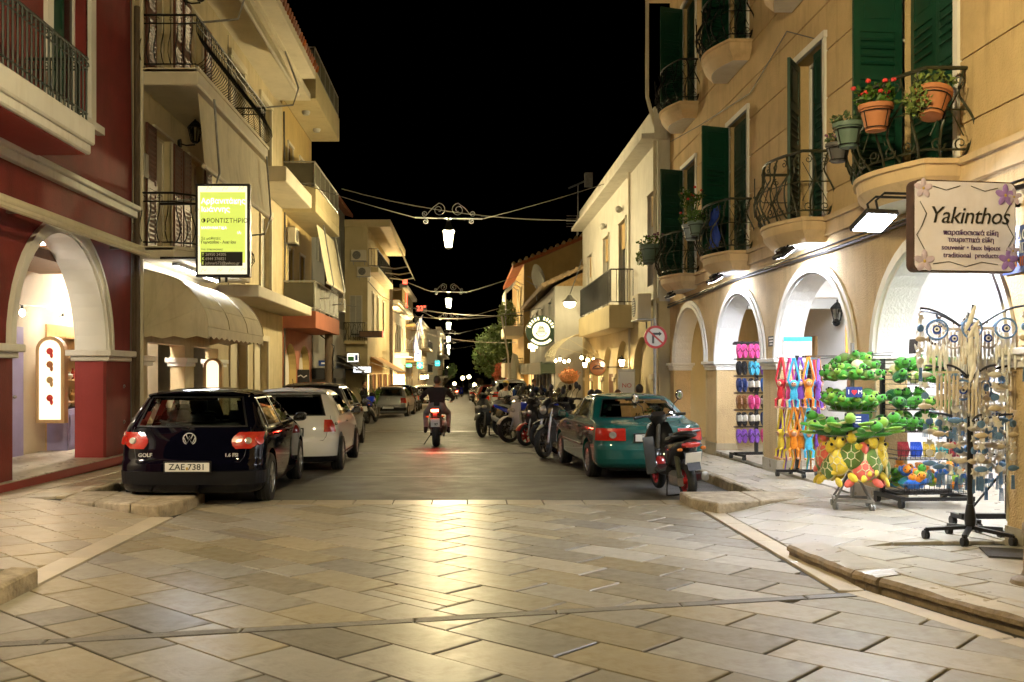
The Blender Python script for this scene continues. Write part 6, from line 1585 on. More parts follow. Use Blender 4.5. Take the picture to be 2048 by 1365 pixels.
    # mirrors
    for sg in (1, -1):
        x, z = spec['mirror']; p = c.P(c.q_side(x, z), z, sg)
        b = MB(); b.loft([(p+V((0,sg*.03,0)),(.05,0,0),(0,0,.03)),(p+V((-.01,sg*.09,.03)),(.07,0,0),(0,0,.07)),(p+V((-.01,sg*.18,.035)),(.06,0,0),(0,0,.065)),(p+V((0,sg*.21,.035)),(.03,0,0),(0,0,.04))], 10); mo = b.build('wing_mirror', spec.get('mirror_m', m), t, local=True)
        b = MB(); b.cb(p+V((-.075,sg*.14,.035)), (.012,.11,.09)); b.build('mirror_glass', K['chrome'], mo, local=True)
    # plate
    if 'plate' in spec:
        z, txt = spec['plate']; x = c.P(0, z).x
        b = MB(); b.box(x-.03, x+.02, -.26, .26, z-.055, z+.055); pl_ = b.build('number_plate', K['plate_white'], t, local=True, bevel=.005)
        b = MB(); b.box(x-.022, x+.01, -.28, .28, z-.075, z+.075); b.build('plate_surround', K['black_plastic'], t, local=True)
        if txt:
            lettering(txt, .105, K['ink_black'], pl_, frame((x-.031, 0, z), (0,-1,0), (0,0,1)), bold=.001)
            b = MB(); b.box(x-.032, x-.03, -.012, .012, z-.035, z+.0); b.build('plate_badge', K['cap_yellow'], pl_, local=True)
    for (txt, y, z, sz) in spec.get('badges', []):
        x = c.P(c.q_rear(y, z), z).x; lettering(txt, sz, K['badge_metal'], t, frame((x-.012, -y, z), (0,-1,0), (0,0,1)), name='badge', bold=.002)
    if 'logo' in spec:
        kind, z, r = spec['logo']; x = c.P(0, z).x-.012; e = MB()
        e.tube([(x, r*math.cos(a*PI/10), z+r*math.sin(a*PI/10)) for a in range(20)], .007, 6, closed=True)
        if kind == 'vw':
            for pts in (((-.55,.78),(-.22,.0),(0,.5),(.22,.0),(.55,.78)), ((-.9,.25),(-.42,-.8),(0,.05),(.42,-.8),(.9,.25))):
                e.tube([(x, -r*a, z+r*b_) for a, b_ in pts], .006, 5)
        else:
            e.tube([(x, .5*r*math.cos(a*PI/8), z+.75*r*math.sin(a*PI/8)) for a in range(16)], .005, 5, closed=True); e.tube([(x, .85*r*math.cos(a*PI/8), z+.3*r*math.sin(a*PI/8)+.25*r) for a in range(16)], .005, 5, closed=True)
        e.build('maker_emblem', K['badge_metal'], t, local=True)
    if spec.get('wiper'):
        y0, z0 = .02, zb0-.0; x = c.P(0, z0).x; b = MB(); b.tube([(x-.02, y0, z0+.0), c.P(c.q_rear(.38, zb0+.09), zb0+.09, 1)+V((-.025,0,0))], .010, 5); b.build('wiper', K['black_plastic'], t, local=True)
    if 'brake3' in spec:
        z, hw_, mm = spec['brake3']; b = MB(); c.rear(b, hw_, hw_, z-.018, z+.018, .02, border=0, nz=2, nq=6); b.build('high_brake_light', K[mm], t, local=True)
    if spec.get('spoiler'):
        z = spec['spoiler']; x = smoothtab(spec['tab'], z)[0]-L/2; w_ = smoothtab(spec['tab'], z)[2]
        b = MB(); b.loft([((x+.18,-w_*.98,z-.02),(.14,0,0),(0,0,.025)),((x+.08,-w_*.7,z+.01),(.16,0,0),(0,0,.025)),((x+.04,0,z+.025),(.18,0,0),(0,0,.025)),((x+.08,w_*.7,z+.01),(.16,0,0),(0,0,.025)),((x+.18,w_*.98,z-.02),(.14,0,0),(0,0,.025))], 8); b.build('roof_spoiler', m, t, local=True)
    if 'antenna' in spec:
        x, z = spec['antenna']; b = MB(); b.tube([(x-L/2,0,z),(x-L/2-.16,0,z+.2)], .006, 5); b.build('aerial', K['black_plastic'], t, local=True)
    # interior
    sm = spec.get('seat', K['seat_grey']); b = MB(); x1 = spec.get('seatx', 1.9); x2 = spec.get('benchx', 1.0)
    b.box(x2-L/2-.6, x1-L/2+1.4, -.68, .68, .45, .5); b.build('cabin_floor', K['black_plastic'], t, local=True)
    for y in (-.36, .36):
        b = MB(); b.box(x1-L/2, x1-L/2+.14, y-.24, y+.24, .5, 1.08); b.box(x1-L/2+.02, x1-L/2+.12, y-.13, y+.13, 1.12, 1.32); b.bar((x1-L/2+.07,y,1.07),(x1-L/2+.07,y,1.13),.03); b.build('front_seat', sm, t, local=True, bevel=.04)
    b = MB(); b.box(x2-L/2, x2-L/2+.14, -.62, .62, .5, 1.02)
    for y in (-.38, .38): b.box(x2-L/2+.02, x2-L/2+.11, y-.13, y+.13, 1.03, 1.18)
    b.build('rear_bench', sm, t, local=True, bevel=.03)
    b = MB(); b.box(x1-L/2+.75, x1-L/2+1.2, -.62, .62, .5, .96); b.lathe([(.18,0),(.2,.02),(.18,.04)], 16, Matrix.Translation((x1-L/2+.68,.36,.92)) @ Matrix.Rotation(R(-65),4,'Y'), cap=False); b.build('dashboard', K['black_plastic'], t, local=True)
    for wx_ in wx:
        for sg in (1, -1): car_wheel(t, (wx_-L/2, sg*(spec.get('track', .78)), wr), wr, .20, sg, K['rim'], spec.get('spokes', 5), spec.get('wstyle', 0))
    b = MB(); b.box(.3-L/2, L/2-.4, -.62, .62, .16, .3); b.build('underbody', K['black_plastic'], t, local=True)
    return t
QR = lambda y: (lambda c, z: c.q_rear(y, z)); QS = lambda x: (lambda c, z: c.q_side(x, z))
# black hatchback
k('badge_metal', (.62,.62,.62), .35, metal=.3, var=.02)
k('bumper_black', (.008,.008,.010), .55, var=.1, spec=.2)
golf_tab = [(.17,.14,4.02,.78),(.22,.05,4.14,.85),(.32,.01,4.19,.872),(.46,.0,4.2,.88),(.56,.01,4.19,.88),(.60,.05,4.17,.88),(.70,.065,4.08,.88),(.80,.085,3.9,.878),(.88,.11,3.62,.872),(.95,.14,3.32,.86),(1.0,.165,3.08,.845),(1.08,.215,2.9,.81),(1.18,.285,2.7,.765),(1.28,.36,2.48,.715),(1.36,.43,2.26,.67),(1.41,.50,2.08,.625),(1.45,.62,1.85,.55),(1.475,.80,1.55,.42),(1.485,1.0,1.3,.25)]
golf = dict(name='parked_car', tab=golf_tab, paint=K['paint_black'], wheels=(.74, 3.30), wr=.317, rearwin=(1.0,1.38,.66,.545), sidez=(.985,1.36),
    side=[(1.55,1.50,2.52,2.14),(.62,.70,1.48,1.43)], wind=(1.0,1.4,.72,.55), cr=.36,
    lights=[('tail_light', lambda c, z: c.q_rear(.49+5.5*(z-.83)**2+.25*max(0,z-.86), z), lambda c, z: c.q_side(.16+1.1*(z-.735), z), .735, .935, 'lens_red')], lamps=[(.50,.83,.045,'lens_clear'),(.70,.83,.06,'lens_red')], glass=K['car_glass'],
    seams=[[(1.50,.42),(1.50,.98)],[(2.62,.40),(2.64,.98)],[(.78,.98),(.86,.75),(1.02,.58)],[(.60,.30),(3.5,.30)]], rear_seams=[[(.0,.575),(.60,.575),(.64,.64),(.66,.74)],[(.70,.93),(.69,1.0)]],
    handles=[(1.15,.87),(2.05,.86)], bump=[(.30,.46,'bumper_black',.004)], mirror=(2.72,.99), mirror_m=K['black_plastic'], plate=(.52,'ZAE 7381'), badges=[('GOLF',-.52,.66,.065),('1.6 FSI',.50,.66,.06)], logo=('vw',.86,.075), wiper=True, brake3=(1.415,.24,'lens_red'), spoiler=1.41, seatx=1.95, benchx=1.05)
gz0 = gz(13.7)
make_car(golf, 'black five-door hatchback parked nearest the red building', 'cars parked along the left kerb', (-3.33, 11.75+2.1, gz0), R(90+1.5)).scale = (1, 1, .955)
polo_tab = [(a, b_*.95, c_*.945, d_*.96) for a, b_, c_, d_ in golf_tab]
polo = dict(golf); polo.update(tab=polo_tab, paint=K['paint_white'], wheels=(.66, 3.10), rearwin=(1.0,1.37,.62,.50), side=[(.70,.78,2.38,2.02)], lights=[('tail_light', QR(.60), QS(.24), .72, .93, 'lens_red')], lamps=[(.76,.86,.03,'lens_clear')], seams=[[(1.32,.42),(1.30,.98)],[(2.48,.40),(2.5,.98)]], handles=[(1.5,.86)], mirror=(2.6,.99), badges=[], plate=(.72,''), logo=('vw',.86,.07), bump=[(.20,.30,'bumper_black',.004)], brake3=(1.41,.3,'lens_red'), antenna=(.8,1.45), glass=K['car_glass_dark'], moulding=(.30,'lens_red'), wstyle=0)
make_car(polo, 'white three-door hatchback parked behind the black one', 'cars parked along the left kerb', (-2.98, 16.5+1.98, gz(18.4)), R(90+.5)).scale = (1, 1, .95)
suv_tab = [(a*1.03, b_, c_*1.02, d_*1.0) for a, b_, c_, d_ in golf_tab]
suv = dict(golf); suv.update(tab=suv_tab, paint=K['paint_dark'], wheels=(.76, 3.38), wr=.33, rearwin=(1.03,1.39,.64,.53), sidez=(1.01,1.40), lights=[('tail_light', QR(.52), QS(.3), .84, 1.03, 'lens_red')], lamps=[], badges=[], plate=(.75,''), logo=('ring',.93,.05), seams=[[(1.50,.42),(1.50,1.02)],[(2.62,.40),(2.64,1.02)]], handles=[(1.15,.92),(2.05,.92)], mirror=(2.75,1.02), brake3=(1.455,.2,'lens_red'), spoiler=1.45, glass=K['car_glass_dark'])
suv_o = make_car(suv, 'dark brown-grey hatchback parked past the white one', 'cars parked along the left kerb', (-3.38, 21.3+2.1, gz(23.4)), R(90))
g4_tab = [(a*.97, b_*.9+.0, c_*.985, d_*.985) for a, b_, c_, d_ in golf_tab]
g4 = dict(golf); g4.update(tab=g4_tab, paint=K['paint_silver'], rearwin=(.99,1.33,.64,.53), sidez=(.97,1.32), wind=(.98,1.36,.72,.55), lights=[('tail_light', QR(.56), QS(.24), .66, .90, 'lens_red')], lamps=[], badges=[], plate=(.45,''), brake3=(1.375,.2,'lens_red'), spoiler=1.37, mirror=(2.68,.97), wstyle=2, cr=.3, moulding=(.5,'bumper_black'), handles=[(1.12,.84),(2.0,.84)])
g4_o = make_car(g4, 'silver hatchback parked beyond the lone motorcycle', 'cars parked along the left kerb', (-3.45, 48.6, gz(48.6)), R(86))
# green saloon
k('bumper_green', (.01,.03,.028), .4); K['car_glass_light'] = glassy('car_glass_light', (.5,.56,.54))
cor_tab = [(.19,.16,4.10,.74),(.25,.04,4.26,.81),(.36,.0,4.31,.835),(.50,.0,4.32,.842),(.58,.03,4.30,.845),(.68,.045,4.22,.845),(.78,.05,4.0,.84),(.86,.07,3.6,.832),(.905,.10,3.30,.82),(.935,.28,3.15,.805),(.955,.55,3.08,.795),(.98,.63,3.02,.785),(1.06,.75,2.86,.745),(1.16,.91,2.68,.695),(1.26,1.08,2.48,.645),(1.31,1.2,2.34,.61),(1.345,1.36,2.15,.55),(1.37,1.58,1.9,.42),(1.38,1.68,1.8,.25)]
cor = dict(name='parked_car', tab=cor_tab, paint=K['paint_green'], wheels=(.86, 3.32), wr=.295, rearwin=(.985,1.29,.66,.50), sidez=(.965,1.28), side=[(1.98,1.95,2.86,2.44),(1.02,1.42,1.92,1.89)], wind=(.97,1.3,.68,.5), cr=.26,
    lights=[('tail_light', QR(.40), QR(.62), .655, .845, 'lens_red'), ('corner_light', QR(.622), QS(.24), .655, .845, 'lens_red')], lamps=[(.42,.745,.06,'lens_clear')], glass=K['car_glass_light'],
    seams=[[(1.94,.42),(1.94,.96)],[(2.96,.40),(2.98,.95)],[(.98,.95),(1.15,.72),(1.25,.52)]], rear_seams=[[(0,.60),(.62,.60)],[(.68,.86),(.66,.90)]], handles=[(1.5,.82),(2.45,.81)], bump=[(.30,.58,K['paint_green'],.012)], mirror=(2.86,.94), plate=(.70,'ZAE 14'), logo=('t',.865,.07), moulding=(.52,'bumper_green'), wstyle=2, seatx=2.25, benchx=1.45, seat=K['seat_bluegrey'], track=.735)
cor_o = make_car(cor, 'dark green saloon parked with the scooter at its boot', 'cars parked along the right kerb', (2.66, 15.0+2.16, gz(16.9)), R(90+4.5)); cor_o.scale = (1, 1, .955)
# farther cars: copies in other paints
def far(src, pm, label, x, y, rz, grp, old): return copy_tree(src, None, (x, y, gz(y)), (0,0,R(rz)), label, grp, None, {old: K[pm]})
gl_, gr_ = 'cars parked along the left kerb', 'cars parked along the right kerb'
far(suv_o, 'paint_black', 'black hatchback parked past the silver one', -3.5, 54, 90, gl_, 'paint_dark')
far(g4_o, 'paint_dark', 'dark hatchback half hidden behind the parked silver hatchback', -3.5, 59.5, 90, gl_, 'paint_silver')
far(suv_o, 'paint_white', 'white car facing out from the left kerb down the street', -2.9, 68, 97, gl_, 'paint_dark')
far(g4_o, 'paint_beige', 'beige car parked before the tall white sign', -3.4, 75, 90, gl_, 'paint_silver')
far(suv_o, 'paint_blue', 'dark blue car parked under the flags', -3.4, 81, 90, gl_, 'paint_dark')
far(g4_o, 'paint_silver', 'silver car farthest along the left kerb', -3.3, 88, 90, gl_, 'paint_silver')
far(suv_o, 'paint_black', 'black car parked by the teal sign', -3.1, 96, 90, gl_, 'paint_dark')
far(suv_o, 'paint_white', 'white van-like car parked past the pedestrian', 2.05, 46, 90, gr_, 'paint_dark').scale = (1, 1.0, 1.15)
far(g4_o, 'paint_blue', 'blue car parked tight behind the row of scooters', 2.5, 40.0, 90, gr_, 'paint_silver')
far(g4_o, 'paint_beige', 'pale beige hatchback parked on the right past the white one', 1.9, 57, 90, gr_, 'paint_silver')
far(suv_o, 'paint_red', 'dark red hatchback parked on the right further down', 1.65, 65, 90, gr_, 'paint_dark')
far(g4_o, 'paint_silver', 'silver hatchback parked in front of the broad tree', 1.6, 73, 90, gr_, 'paint_silver')
far(suv_o, 'paint_dark', 'dark hatchback near the broad tree trunk', 1.6, 80, 90, gr_, 'paint_dark')
far(suv_o, 'paint_black', 'black car parked beyond the broad tree', 1.5, 90, 90, gr_, 'paint_dark')
far(g4_o, 'paint_white', 'white car parked farthest along the right kerb', 1.3, 100, 90, gr_, 'paint_silver')
# ------------------------------------------------------------------ two-wheelers
def bike_wheel(t, x, r, wd, rimm, spokes=6):
    e = empty('wheel', t, (x, 0, r), (R(90), 0, 0)); b = MB()
    tr = wd/2
    b.lathe([(r-tr*1.5,-tr*.8),(r-tr*.7,-tr),(r-tr*.2,-tr*.7),(r,-tr*.2),(r,tr*.2),(r-tr*.2,tr*.7),(r-tr*.7,tr),(r-tr*1.5,tr*.8),(r-tr*1.7,0)], 28, cap=False); b.build('tyre', K['rubber'], e, local=True)
    b = MB(); ri = r-tr*1.45
    b.lathe([(ri,-tr*.8),(ri*.93,-tr*.6),(ri*.92,tr*.6),(ri,tr*.8)], 28, cap=False)
    for i in range(spokes):
        a = 2*PI*i/spokes; b.bar((.03*math.cos(a),.03*math.sin(a),0), (ri*.94*math.cos(a+.15),ri*.94*math.sin(a+.15),0), .022, .03)
    b.lathe([(.045,-.06),(.045,.06)], 12); b.lathe([(ri*.55,.045),(ri*.55,.05),(ri*.38,.05),(ri*.38,.045)], 20, cap=False)
    b.build('rim', rimm, e, local=True); return e
def mirror_pair(t, x, z, y=.26, up=.18, round_=True, m=None):
    for sg in (1, -1):
        b = MB(); b.tube([(x,sg*.2,z),(x-.02,sg*(.22),z+up*.6),(x-.02,sg*y*1.15,z+up)], .007, 5); b.ell((x-.02,sg*y*1.2,z+up+.05), (.018,.055,.07), None, 12, 8); mo = b.build('mirror', m or K['black_plastic'], t, local=True)
        b = MB(); b.ell((x-.036,sg*y*1.2,z+up+.05), (.005,.046,.06), None, 12, 6); b.build('mirror_glass', K['chrome'], mo, local=True)
def make_scooter(label, loc, rz, c1='bike_dark', c2='bike_dark', rimm='rim', screen=0, lean=0, s=1.0, plate=None, seatm='black_plastic', step=True, group='parked scooters and motorcycles', r=.235, wb=.60, name='scooter', apron=False, trunk=False):
    t = thing(name, label, 'scooter', loc, rz, group); t.rotation_euler = (R(lean), 0, rz); t.scale = (s,)*3
    bike_wheel(t, wb, r, .10, K[rimm]); bike_wheel(t, -wb, r, .115, K[rimm])
    b = MB()
    for y in (-.075, .075): b.tube([(wb,y,r),(wb-.12,y,.62)], .022, 6)
    b.tube([(wb-.11,0,.58),(wb-.24,0,.98)], .03, 8); b.build('fork', K['galv'], t, local=True)
    b = MB(); n = 9; vs = []; fs = []
    for i in range(n):
        a = R(25+i*16); rr = r+.035
        for y, q in ((-.075,.96),(-.04,1.04),(.04,1.04),(.075,.96)): vs.append((wb+rr*q*math.cos(a), y, r+rr*q*math.sin(a)))
    for i in range(n-1):
        for j in range(3): fs.append((i*4+j, i*4+j+1, (i+1)*4+j+1, (i+1)*4+j))
    b.add(vs, fs, 0, True); b.build('front_fender', K[c2], t, local=True)
    # leg shield
    b = MB(); vs = []; fs = []; prof = [(.30,.30,.12),(.38,.42,.17),(.42,.55,.20),(.43,.70,.21),(.40,.83,.17),(.36,.93,.11)]
    for dx in (0, -.05):
        for (x, z, w_) in prof:
            for j in range(7): t_ = -1+2*j/6; vs.append((x+wb-.60+.10*(1-t_*t_)+dx, w_*t_, z))
    n = 7; m_ = len(prof)
    for q in range(2):
        for i in range(m_-1):
            for j in range(n-1): o = q*m_*n; fs.append((o+i*n+j, o+i*n+j+1, o+(i+1)*n+j+1, o+(i+1)*n+j))
    for i in range(m_-1): fs += [(i*n, (i+1)*n, m_*n+(i+1)*n, m_*n+i*n), (i*n+n-1, (i+1)*n+n-1, m_*n+(i+1)*n+n-1, m_*n+i*n+n-1)]
    for j in range(n-1): o = (m_-1)*n; fs += [(j, j+1, m_*n+j+1, m_*n+j), (o+j, o+j+1, m_*n+o+j+1, m_*n+o+j)]
    b.add(vs, fs, 0, True); b.build('leg_shield', K[c1], t, local=True)
    for sg in (1, -1):
        b = MB(); b.ell((wb-.085,sg*.08,.74), (.035,.075,.05), None, 12, 6); b.build('headlight', K['lens_clear'], t, local=True)
    # handlebar and cowl
    b = MB(); b.loft([((wb-.16,0,.92),(0,.06,0),(.05,0,.06)),((wb-.20,0,1.0),(0,.13,0),(.08,0,.05)),((wb-.25,0,1.05),(0,.10,0),(.05,0,.03))], 12); b.build('handlebar_cowl', K[c1], t, local=True)
    b = MB(); b.tube([(wb-.32,.34,1.02),(wb-.26,.2,1.03),(wb-.22,0,1.0),(wb-.26,-.2,1.03),(wb-.32,-.34,1.02)], .014, 6)
    for sg in (1, -1): b.tube([(wb-.285,sg*.24,1.027),(wb-.325,sg*.36,1.02)], .02, 8); b.tube([(wb-.2,sg*.22,1.03),(wb-.22,sg*.34,1.02)], .008, 5)
    b.build('handlebar', K['black_plastic'], t, local=True)
    mirror_pair(t, wb-.24, 1.05)
    if screen:
        b = MB(); vs = []; fs = []
        for i in range(6):
            tz = i/5
            for j in range(7): t_ = -1+2*j/6; vs.append((wb-.10+.06*(1-t_*t_)-.26*tz, t_*(.17+.05*math.sin(PI*tz)), .95+screen*tz))
        for i in range(5):
            for j in range(6): fs.append((i*7+j, i*7+j+1, (i+1)*7+j+1, (i+1)*7+j))
        b.add(vs, fs, 0, True); b.build('windshield', K['bike_screen'], t, local=True)
    # floor, rear body, seat
    b = MB(); b.loft([((wb-.28,0,.32),(0,.14,0),(0,0,.05)),((.0,0,.30),(0,.17,0),(0,0,.045)),((-.22,0,.34),(0,.15,0),(0,0,.08))], 10); b.build('floorboard', K['black_plastic'], t, local=True)
    b = MB(); b.loft([((-.10,0,.46),(0,.10,0),(.04,0,.15)),((-.22,0,.54),(0,.15,0),(0,0,.18)),((-.45,0,.60),(0,.165,0),(0,0,.15)),((-.70,0,.68),(0,.14,0),(0,0,.09)),((-.88,0,.74),(0,.08,0),(0,0,.05))], 12); b.build('rear_body', K[c1], t, local=True)
    b = MB(); b.loft([((-.08,0,.70),(0,.09,0),(0,0,.035)),((-.25,0,.735),(0,.14,0),(0,0,.055)),((-.45,0,.755),(0,.15,0),(0,0,.05)),((-.55,0,.80),(0,.145,0),(0,0,.05)),((-.80,0,.83),(0,.11,0),(0,0,.04)),((-.86,0,.83),(0,.05,0),(0,0,.02))], 12); b.build('seat', K[seatm], t, local=True)
    b = MB(); b.tube([(-.6,.12,.84),(-.86,.12,.88),(-.93,0,.88),(-.86,-.12,.88),(-.6,-.12,.84)], .014, 6); b.build('grab_rail', K['black_plastic'], t, local=True)
    b = MB(); b.loft([((-.84,0,.71),(0,.12,0),(0,0,.04)),((-.915,0,.715),(0,.10,0),(0,0,.034)),((-.93,0,.72),(0,.07,0),(0,0,.02))], 12); b.build('tail_light', K['lens_red'], t, local=True)
    for sg in (1, -1): b = MB(); b.ell((-.86,sg*.15,.66), (.03,.04,.025), None, 8, 6); b.build('indicator', K['lens_amber'], t, local=True)
    b = MB(); b.prism([(-.82,-.09,.62),(-.82,.09,.62),(-.93,.08,.40),(-.93,-.08,.40)], (.02,0,.008)); b.build('mudguard', K['black_plastic'], t, local=True)
    b = MB(); b.cb((-.90,0,.55), (.012,.20,.15), Matrix.Rotation(R(-22),3,'Y')); pl_ = b.build('number_plate', K['plate_white'], t, local=True)
    b = MB(); 
    for q in range(3): b.cb((-.908,.06-.06*q,.56), (.004,.03,.05), Matrix.Rotation(R(-22),3,'Y'))
    b.build('plate_mark', K['ink_blue'], pl_, local=True)
    b = MB(); b.loft([((-.12,.0,.26),(0,.09,0),(0,0,.09)),((-.35,.06,.24),(0,.10,0),(0,0,.09)),((-.62,.09,.24),(0,.05,0),(0,0,.07))], 10); b.build('engine', K['galv'], t, local=True)
    b = MB(); b.loft([((-.15,-.12,.22),(0,.03,0),(0,0,.03)),((-.4,-.15,.24),(0,.05,0),(0,0,.055)),((-.82,-.16,.30),(0,.05,0),(0,0,.06)),((-.84,-.16,.30),(0,.02,0),(0,0,.02))], 10); b.build('exhaust', K['galv'], t, local=True)
    b = MB(); b.tube([(-.62,.10,.28),(-.56,.10,.58)], .035, 8); b.build('shock_absorber', K['iron_green'], t, local=True)
    b = MB(); b.tube([(-.12,.1,.22),(-.22,.16,.012)], .012, 5); b.tube([(-.12,-.1,.22),(-.22,-.16,.012)], .012, 5); b.tube([(-.22,.16,.012),(-.22,-.16,.012)], .012, 5); b.build('stand', K['iron'], t, local=True)
    if apron:
        b = MB(); b.cb((wb-.30,.18,.50), (.03,.14,.5), Matrix.Rotation(R(8),3,'Y')); b.cb((wb-.32,-.17,.52), (.03,.12,.5), Matrix.Rotation(R(8),3,'Y')); b.build('leg_cover', K['bike_grey'], t, local=True)
    if trunk:
        b = MB(); b.box(-1.15,-.78,-.2,.2,.9,1.15); b.build('top_box', K['black_plastic'], t, local=True, bevel=.05)
    return t
K['bike_screen'] = glassy('bike_screen', (.45,.46,.45), .05)
def make_motorcycle(label, loc, rz, c1='bike_dark', c2='bike_dark', lean=0, group='parked scooters and motorcycles', brake=False, plate=False, seat_z=.80, high_tail=True, name='motorcycle', amber=False, face=False):
    t = thing(name, label, 'motorcycle', loc, rz, group); t.rotation_euler = (R(lean), 0, rz)
    r = .30; wb = .70; bike_wheel(t, wb, r, .12, K['rim_dark']); bike_wheel(t, -wb, r, .175, K['rim_dark'])
    b = MB()
    for y in (-.10, .10): b.tube([(wb,y,r),(wb-.26,y,.98)], .026, 8)
    b.cb((wb-.21,0,.84),(.1,.24,.04)); b.build('fork', K['galv'], t, local=True)
    b = MB(); b.loft([((wb-.26,0,r*1.8),(0,.05,0),(0,0,.02)),((wb,0,r*2.12),(0,.08,0),(0,0,.03)),((wb+.2,0,r*1.85),(0,.05,0),(0,0,.015))], 8); b.build('front_fender', K[c2], t, local=True)
    b = MB(); b.loft([((.46,0,.86),(0,.08,0),(0,0,.08)),((.30,0,.92),(0,.17,0),(0,0,.13)),((.08,0,.90),(0,.18,0),(0,0,.13)),((-.15,0,.80),(0,.10,0),(0,0,.07))], 12); b.build('fuel_tank', K[c1], t, local=True)
    b = MB(); b.loft([((-.08,0,.80),(0,.09,0),(0,0,.03)),((-.3,0,.80),(0,.14,0),(0,0,.04)),((-.5,0,.86),(0,.13,0),(0,0,.04)),((-.75,0,.90),(0,.09,0),(0,0,.03))], 12); b.build('seat', K['black_plastic'], t, local=True)
    b = MB(); b.loft([((-.2,0,.70),(0,.13,0),(0,0,.07)),((-.5,0,.76),(0,.13,0),(0,0,.07)),((-.78,0,.85),(0,.10,0),(0,0,.05)),((-.90,0,.88),(0,.06,0),(0,0,.03))], 10); b.build('tail_cowl', K[c1], t, local=True)
    b = MB(); b.cb((.08,0,.45),(.50,.30,.34)); b.cb((.05,0,.64),(.30,.26,.18)); b.tube([(.4,0,.85),(.3,.16,.6),(-.15,.17,.45),(-.3,.1,.35)], .028, 6); b.tube([(.4,0,.85),(.3,-.16,.6),(-.15,-.17,.45),(-.3,-.1,.35)], .028, 6); b.build('engine', K['bike_engine'], t, local=True, bevel=.02)
    b = MB(); b.bar((-.25,.11,.36),(-wb,.11,r),.05,.07); b.bar((-.25,-.11,.36),(-wb,-.11,r),.05,.07); b.tube([(-.4,0,.4),(-.35,0,.7)],.04,8); b.build('swingarm', K['iron'], t, local=True)
    b = MB(); b.tube([(.25,-.12,.35),(0,-.17,.22),(-.35,-.19,.32)], .03, 8); b.loft([((-.3,-.2,.33),(0,.04,0),(0,0,.05)),((-.5,-.21,.42),(0,.06,0),(0,0,.07)),((-.85,-.22,.56),(0,.055,0),(0,0,.065)),((-.86,-.22,.56),(0,.03,0),(0,0,.03))], 10); b.build('exhaust', K['galv'], t, local=True)
    b = MB(); b.tube([(.28,.40,1.06),(.38,.22,1.08),(.42,0,1.03),(.38,-.22,1.08),(.28,-.40,1.06)], .014, 6)
    for sg in (1,-1): b.tube([(.345,sg*.28,1.075),(.28,sg*.41,1.06)], .021, 8)
    b.build('handlebar', K['black_plastic'], t, local=True); mirror_pair(t, .40, 1.06, .30, .2)
    b = MB(); b.ell((wb-.12,0,.95), (.09,.10,.10), None, 14, 8); b.build('headlight', K['lens_clear'], t, local=True)
    b = MB(); b.loft([((wb-.08,0,.90),(0,.12,0),(0,0,.12)),((wb-.22,0,1.02),(0,.14,0),(0,0,.14)),((wb-.30,0,1.10),(0,.08,0),(0,0,.08))], 10); b.build('nose_fairing', K[c2], t, local=True)
    b = MB(); b.cb((-.905,0,.865),(.03,.17,.05)); b.build('tail_light', K['brake_glow'] if brake else K['lens_red'], t, local=True)
    b = MB(); b.bar((-.86,0,.83),(-.95,0,.60),.10,.02); b.bar((-.93,-.19,.72),(-.93,.19,.72),.02); b.build('tail_bracket', K['black_plastic'], t, local=True)
    for sg in (1,-1): b = MB(); b.ell((-.94,sg*.19,.72),(.02,.04,.02),None,8,5); b.build('indicator', K['lens_amber'], t, local=True)
    b = MB(); b.cb((-.965,0,.58),(.012,.21,.20),Matrix.Rotation(R(-14),3,'Y')); pl_ = b.build('number_plate', K['plate_white'], t, local=True)
    if plate:
        nrm = Matrix.Rotation(R(-14),4,'Y'); 
        for tx, z, sz in (('ZBE', .62, .085), ('97', .54, .085)): lettering(tx, sz, K['ink_black'], pl_, frame((-.973-.25*(.58-z)*-1*0-.003, -.02, z), (0,-1,0), (-.24,0,.97)), bold=.002)
        b = MB(); b.cb((-.97,.085,.63),(.01,.035,.09),Matrix.Rotation(R(-14),3,'Y')); b.build('plate_band', K['sign_blue'], pl_, local=True)
    b = MB(); b.tube([(.05,.15,.25),(-.05,.32,.015)], .012, 5); b.build('side_stand', K['iron'], t, local=True)
    return t
k('rim_dark', (.05,.05,.05), .35, metal=.7); k('bike_engine', (.06,.058,.055), .5, metal=.5, var=.3, scale=12)
# ------------------------------------------------------------------ people
def skin_mesh(joints, bones, sub=2):
    me = bpy.data.meshes.new('p'); names = list(joints); idx = {n: i for i, n in enumerate(names)}
    me.from_pydata([joints[n][0] for n in names], [(idx[a], idx[c]) for a, c in bones], [])
    ob = bpy.data.objects.new('p', me); C.objects.link(ob)
    md = ob.modifiers.new('s', 'SKIN'); md.use_smooth_shade = True
    for n in names:
        sv = me.skin_vertices[0].data[idx[n]]; r = joints[n][1]; sv.radius = (r, r) if not isinstance(r, tuple) else r; sv.use_root = (n == 'pelvis')
    s2 = ob.modifiers.new('u', 'SUBSURF'); s2.levels = sub; s2.render_levels = sub
    dg = bpy.context.evaluated_depsgraph_get(); dg.update()
    out = bpy.data.meshes.new_from_object(ob.evaluated_get(dg)); bpy.data.objects.remove(ob, do_unlink=True); bpy.data.meshes.remove(me); return out
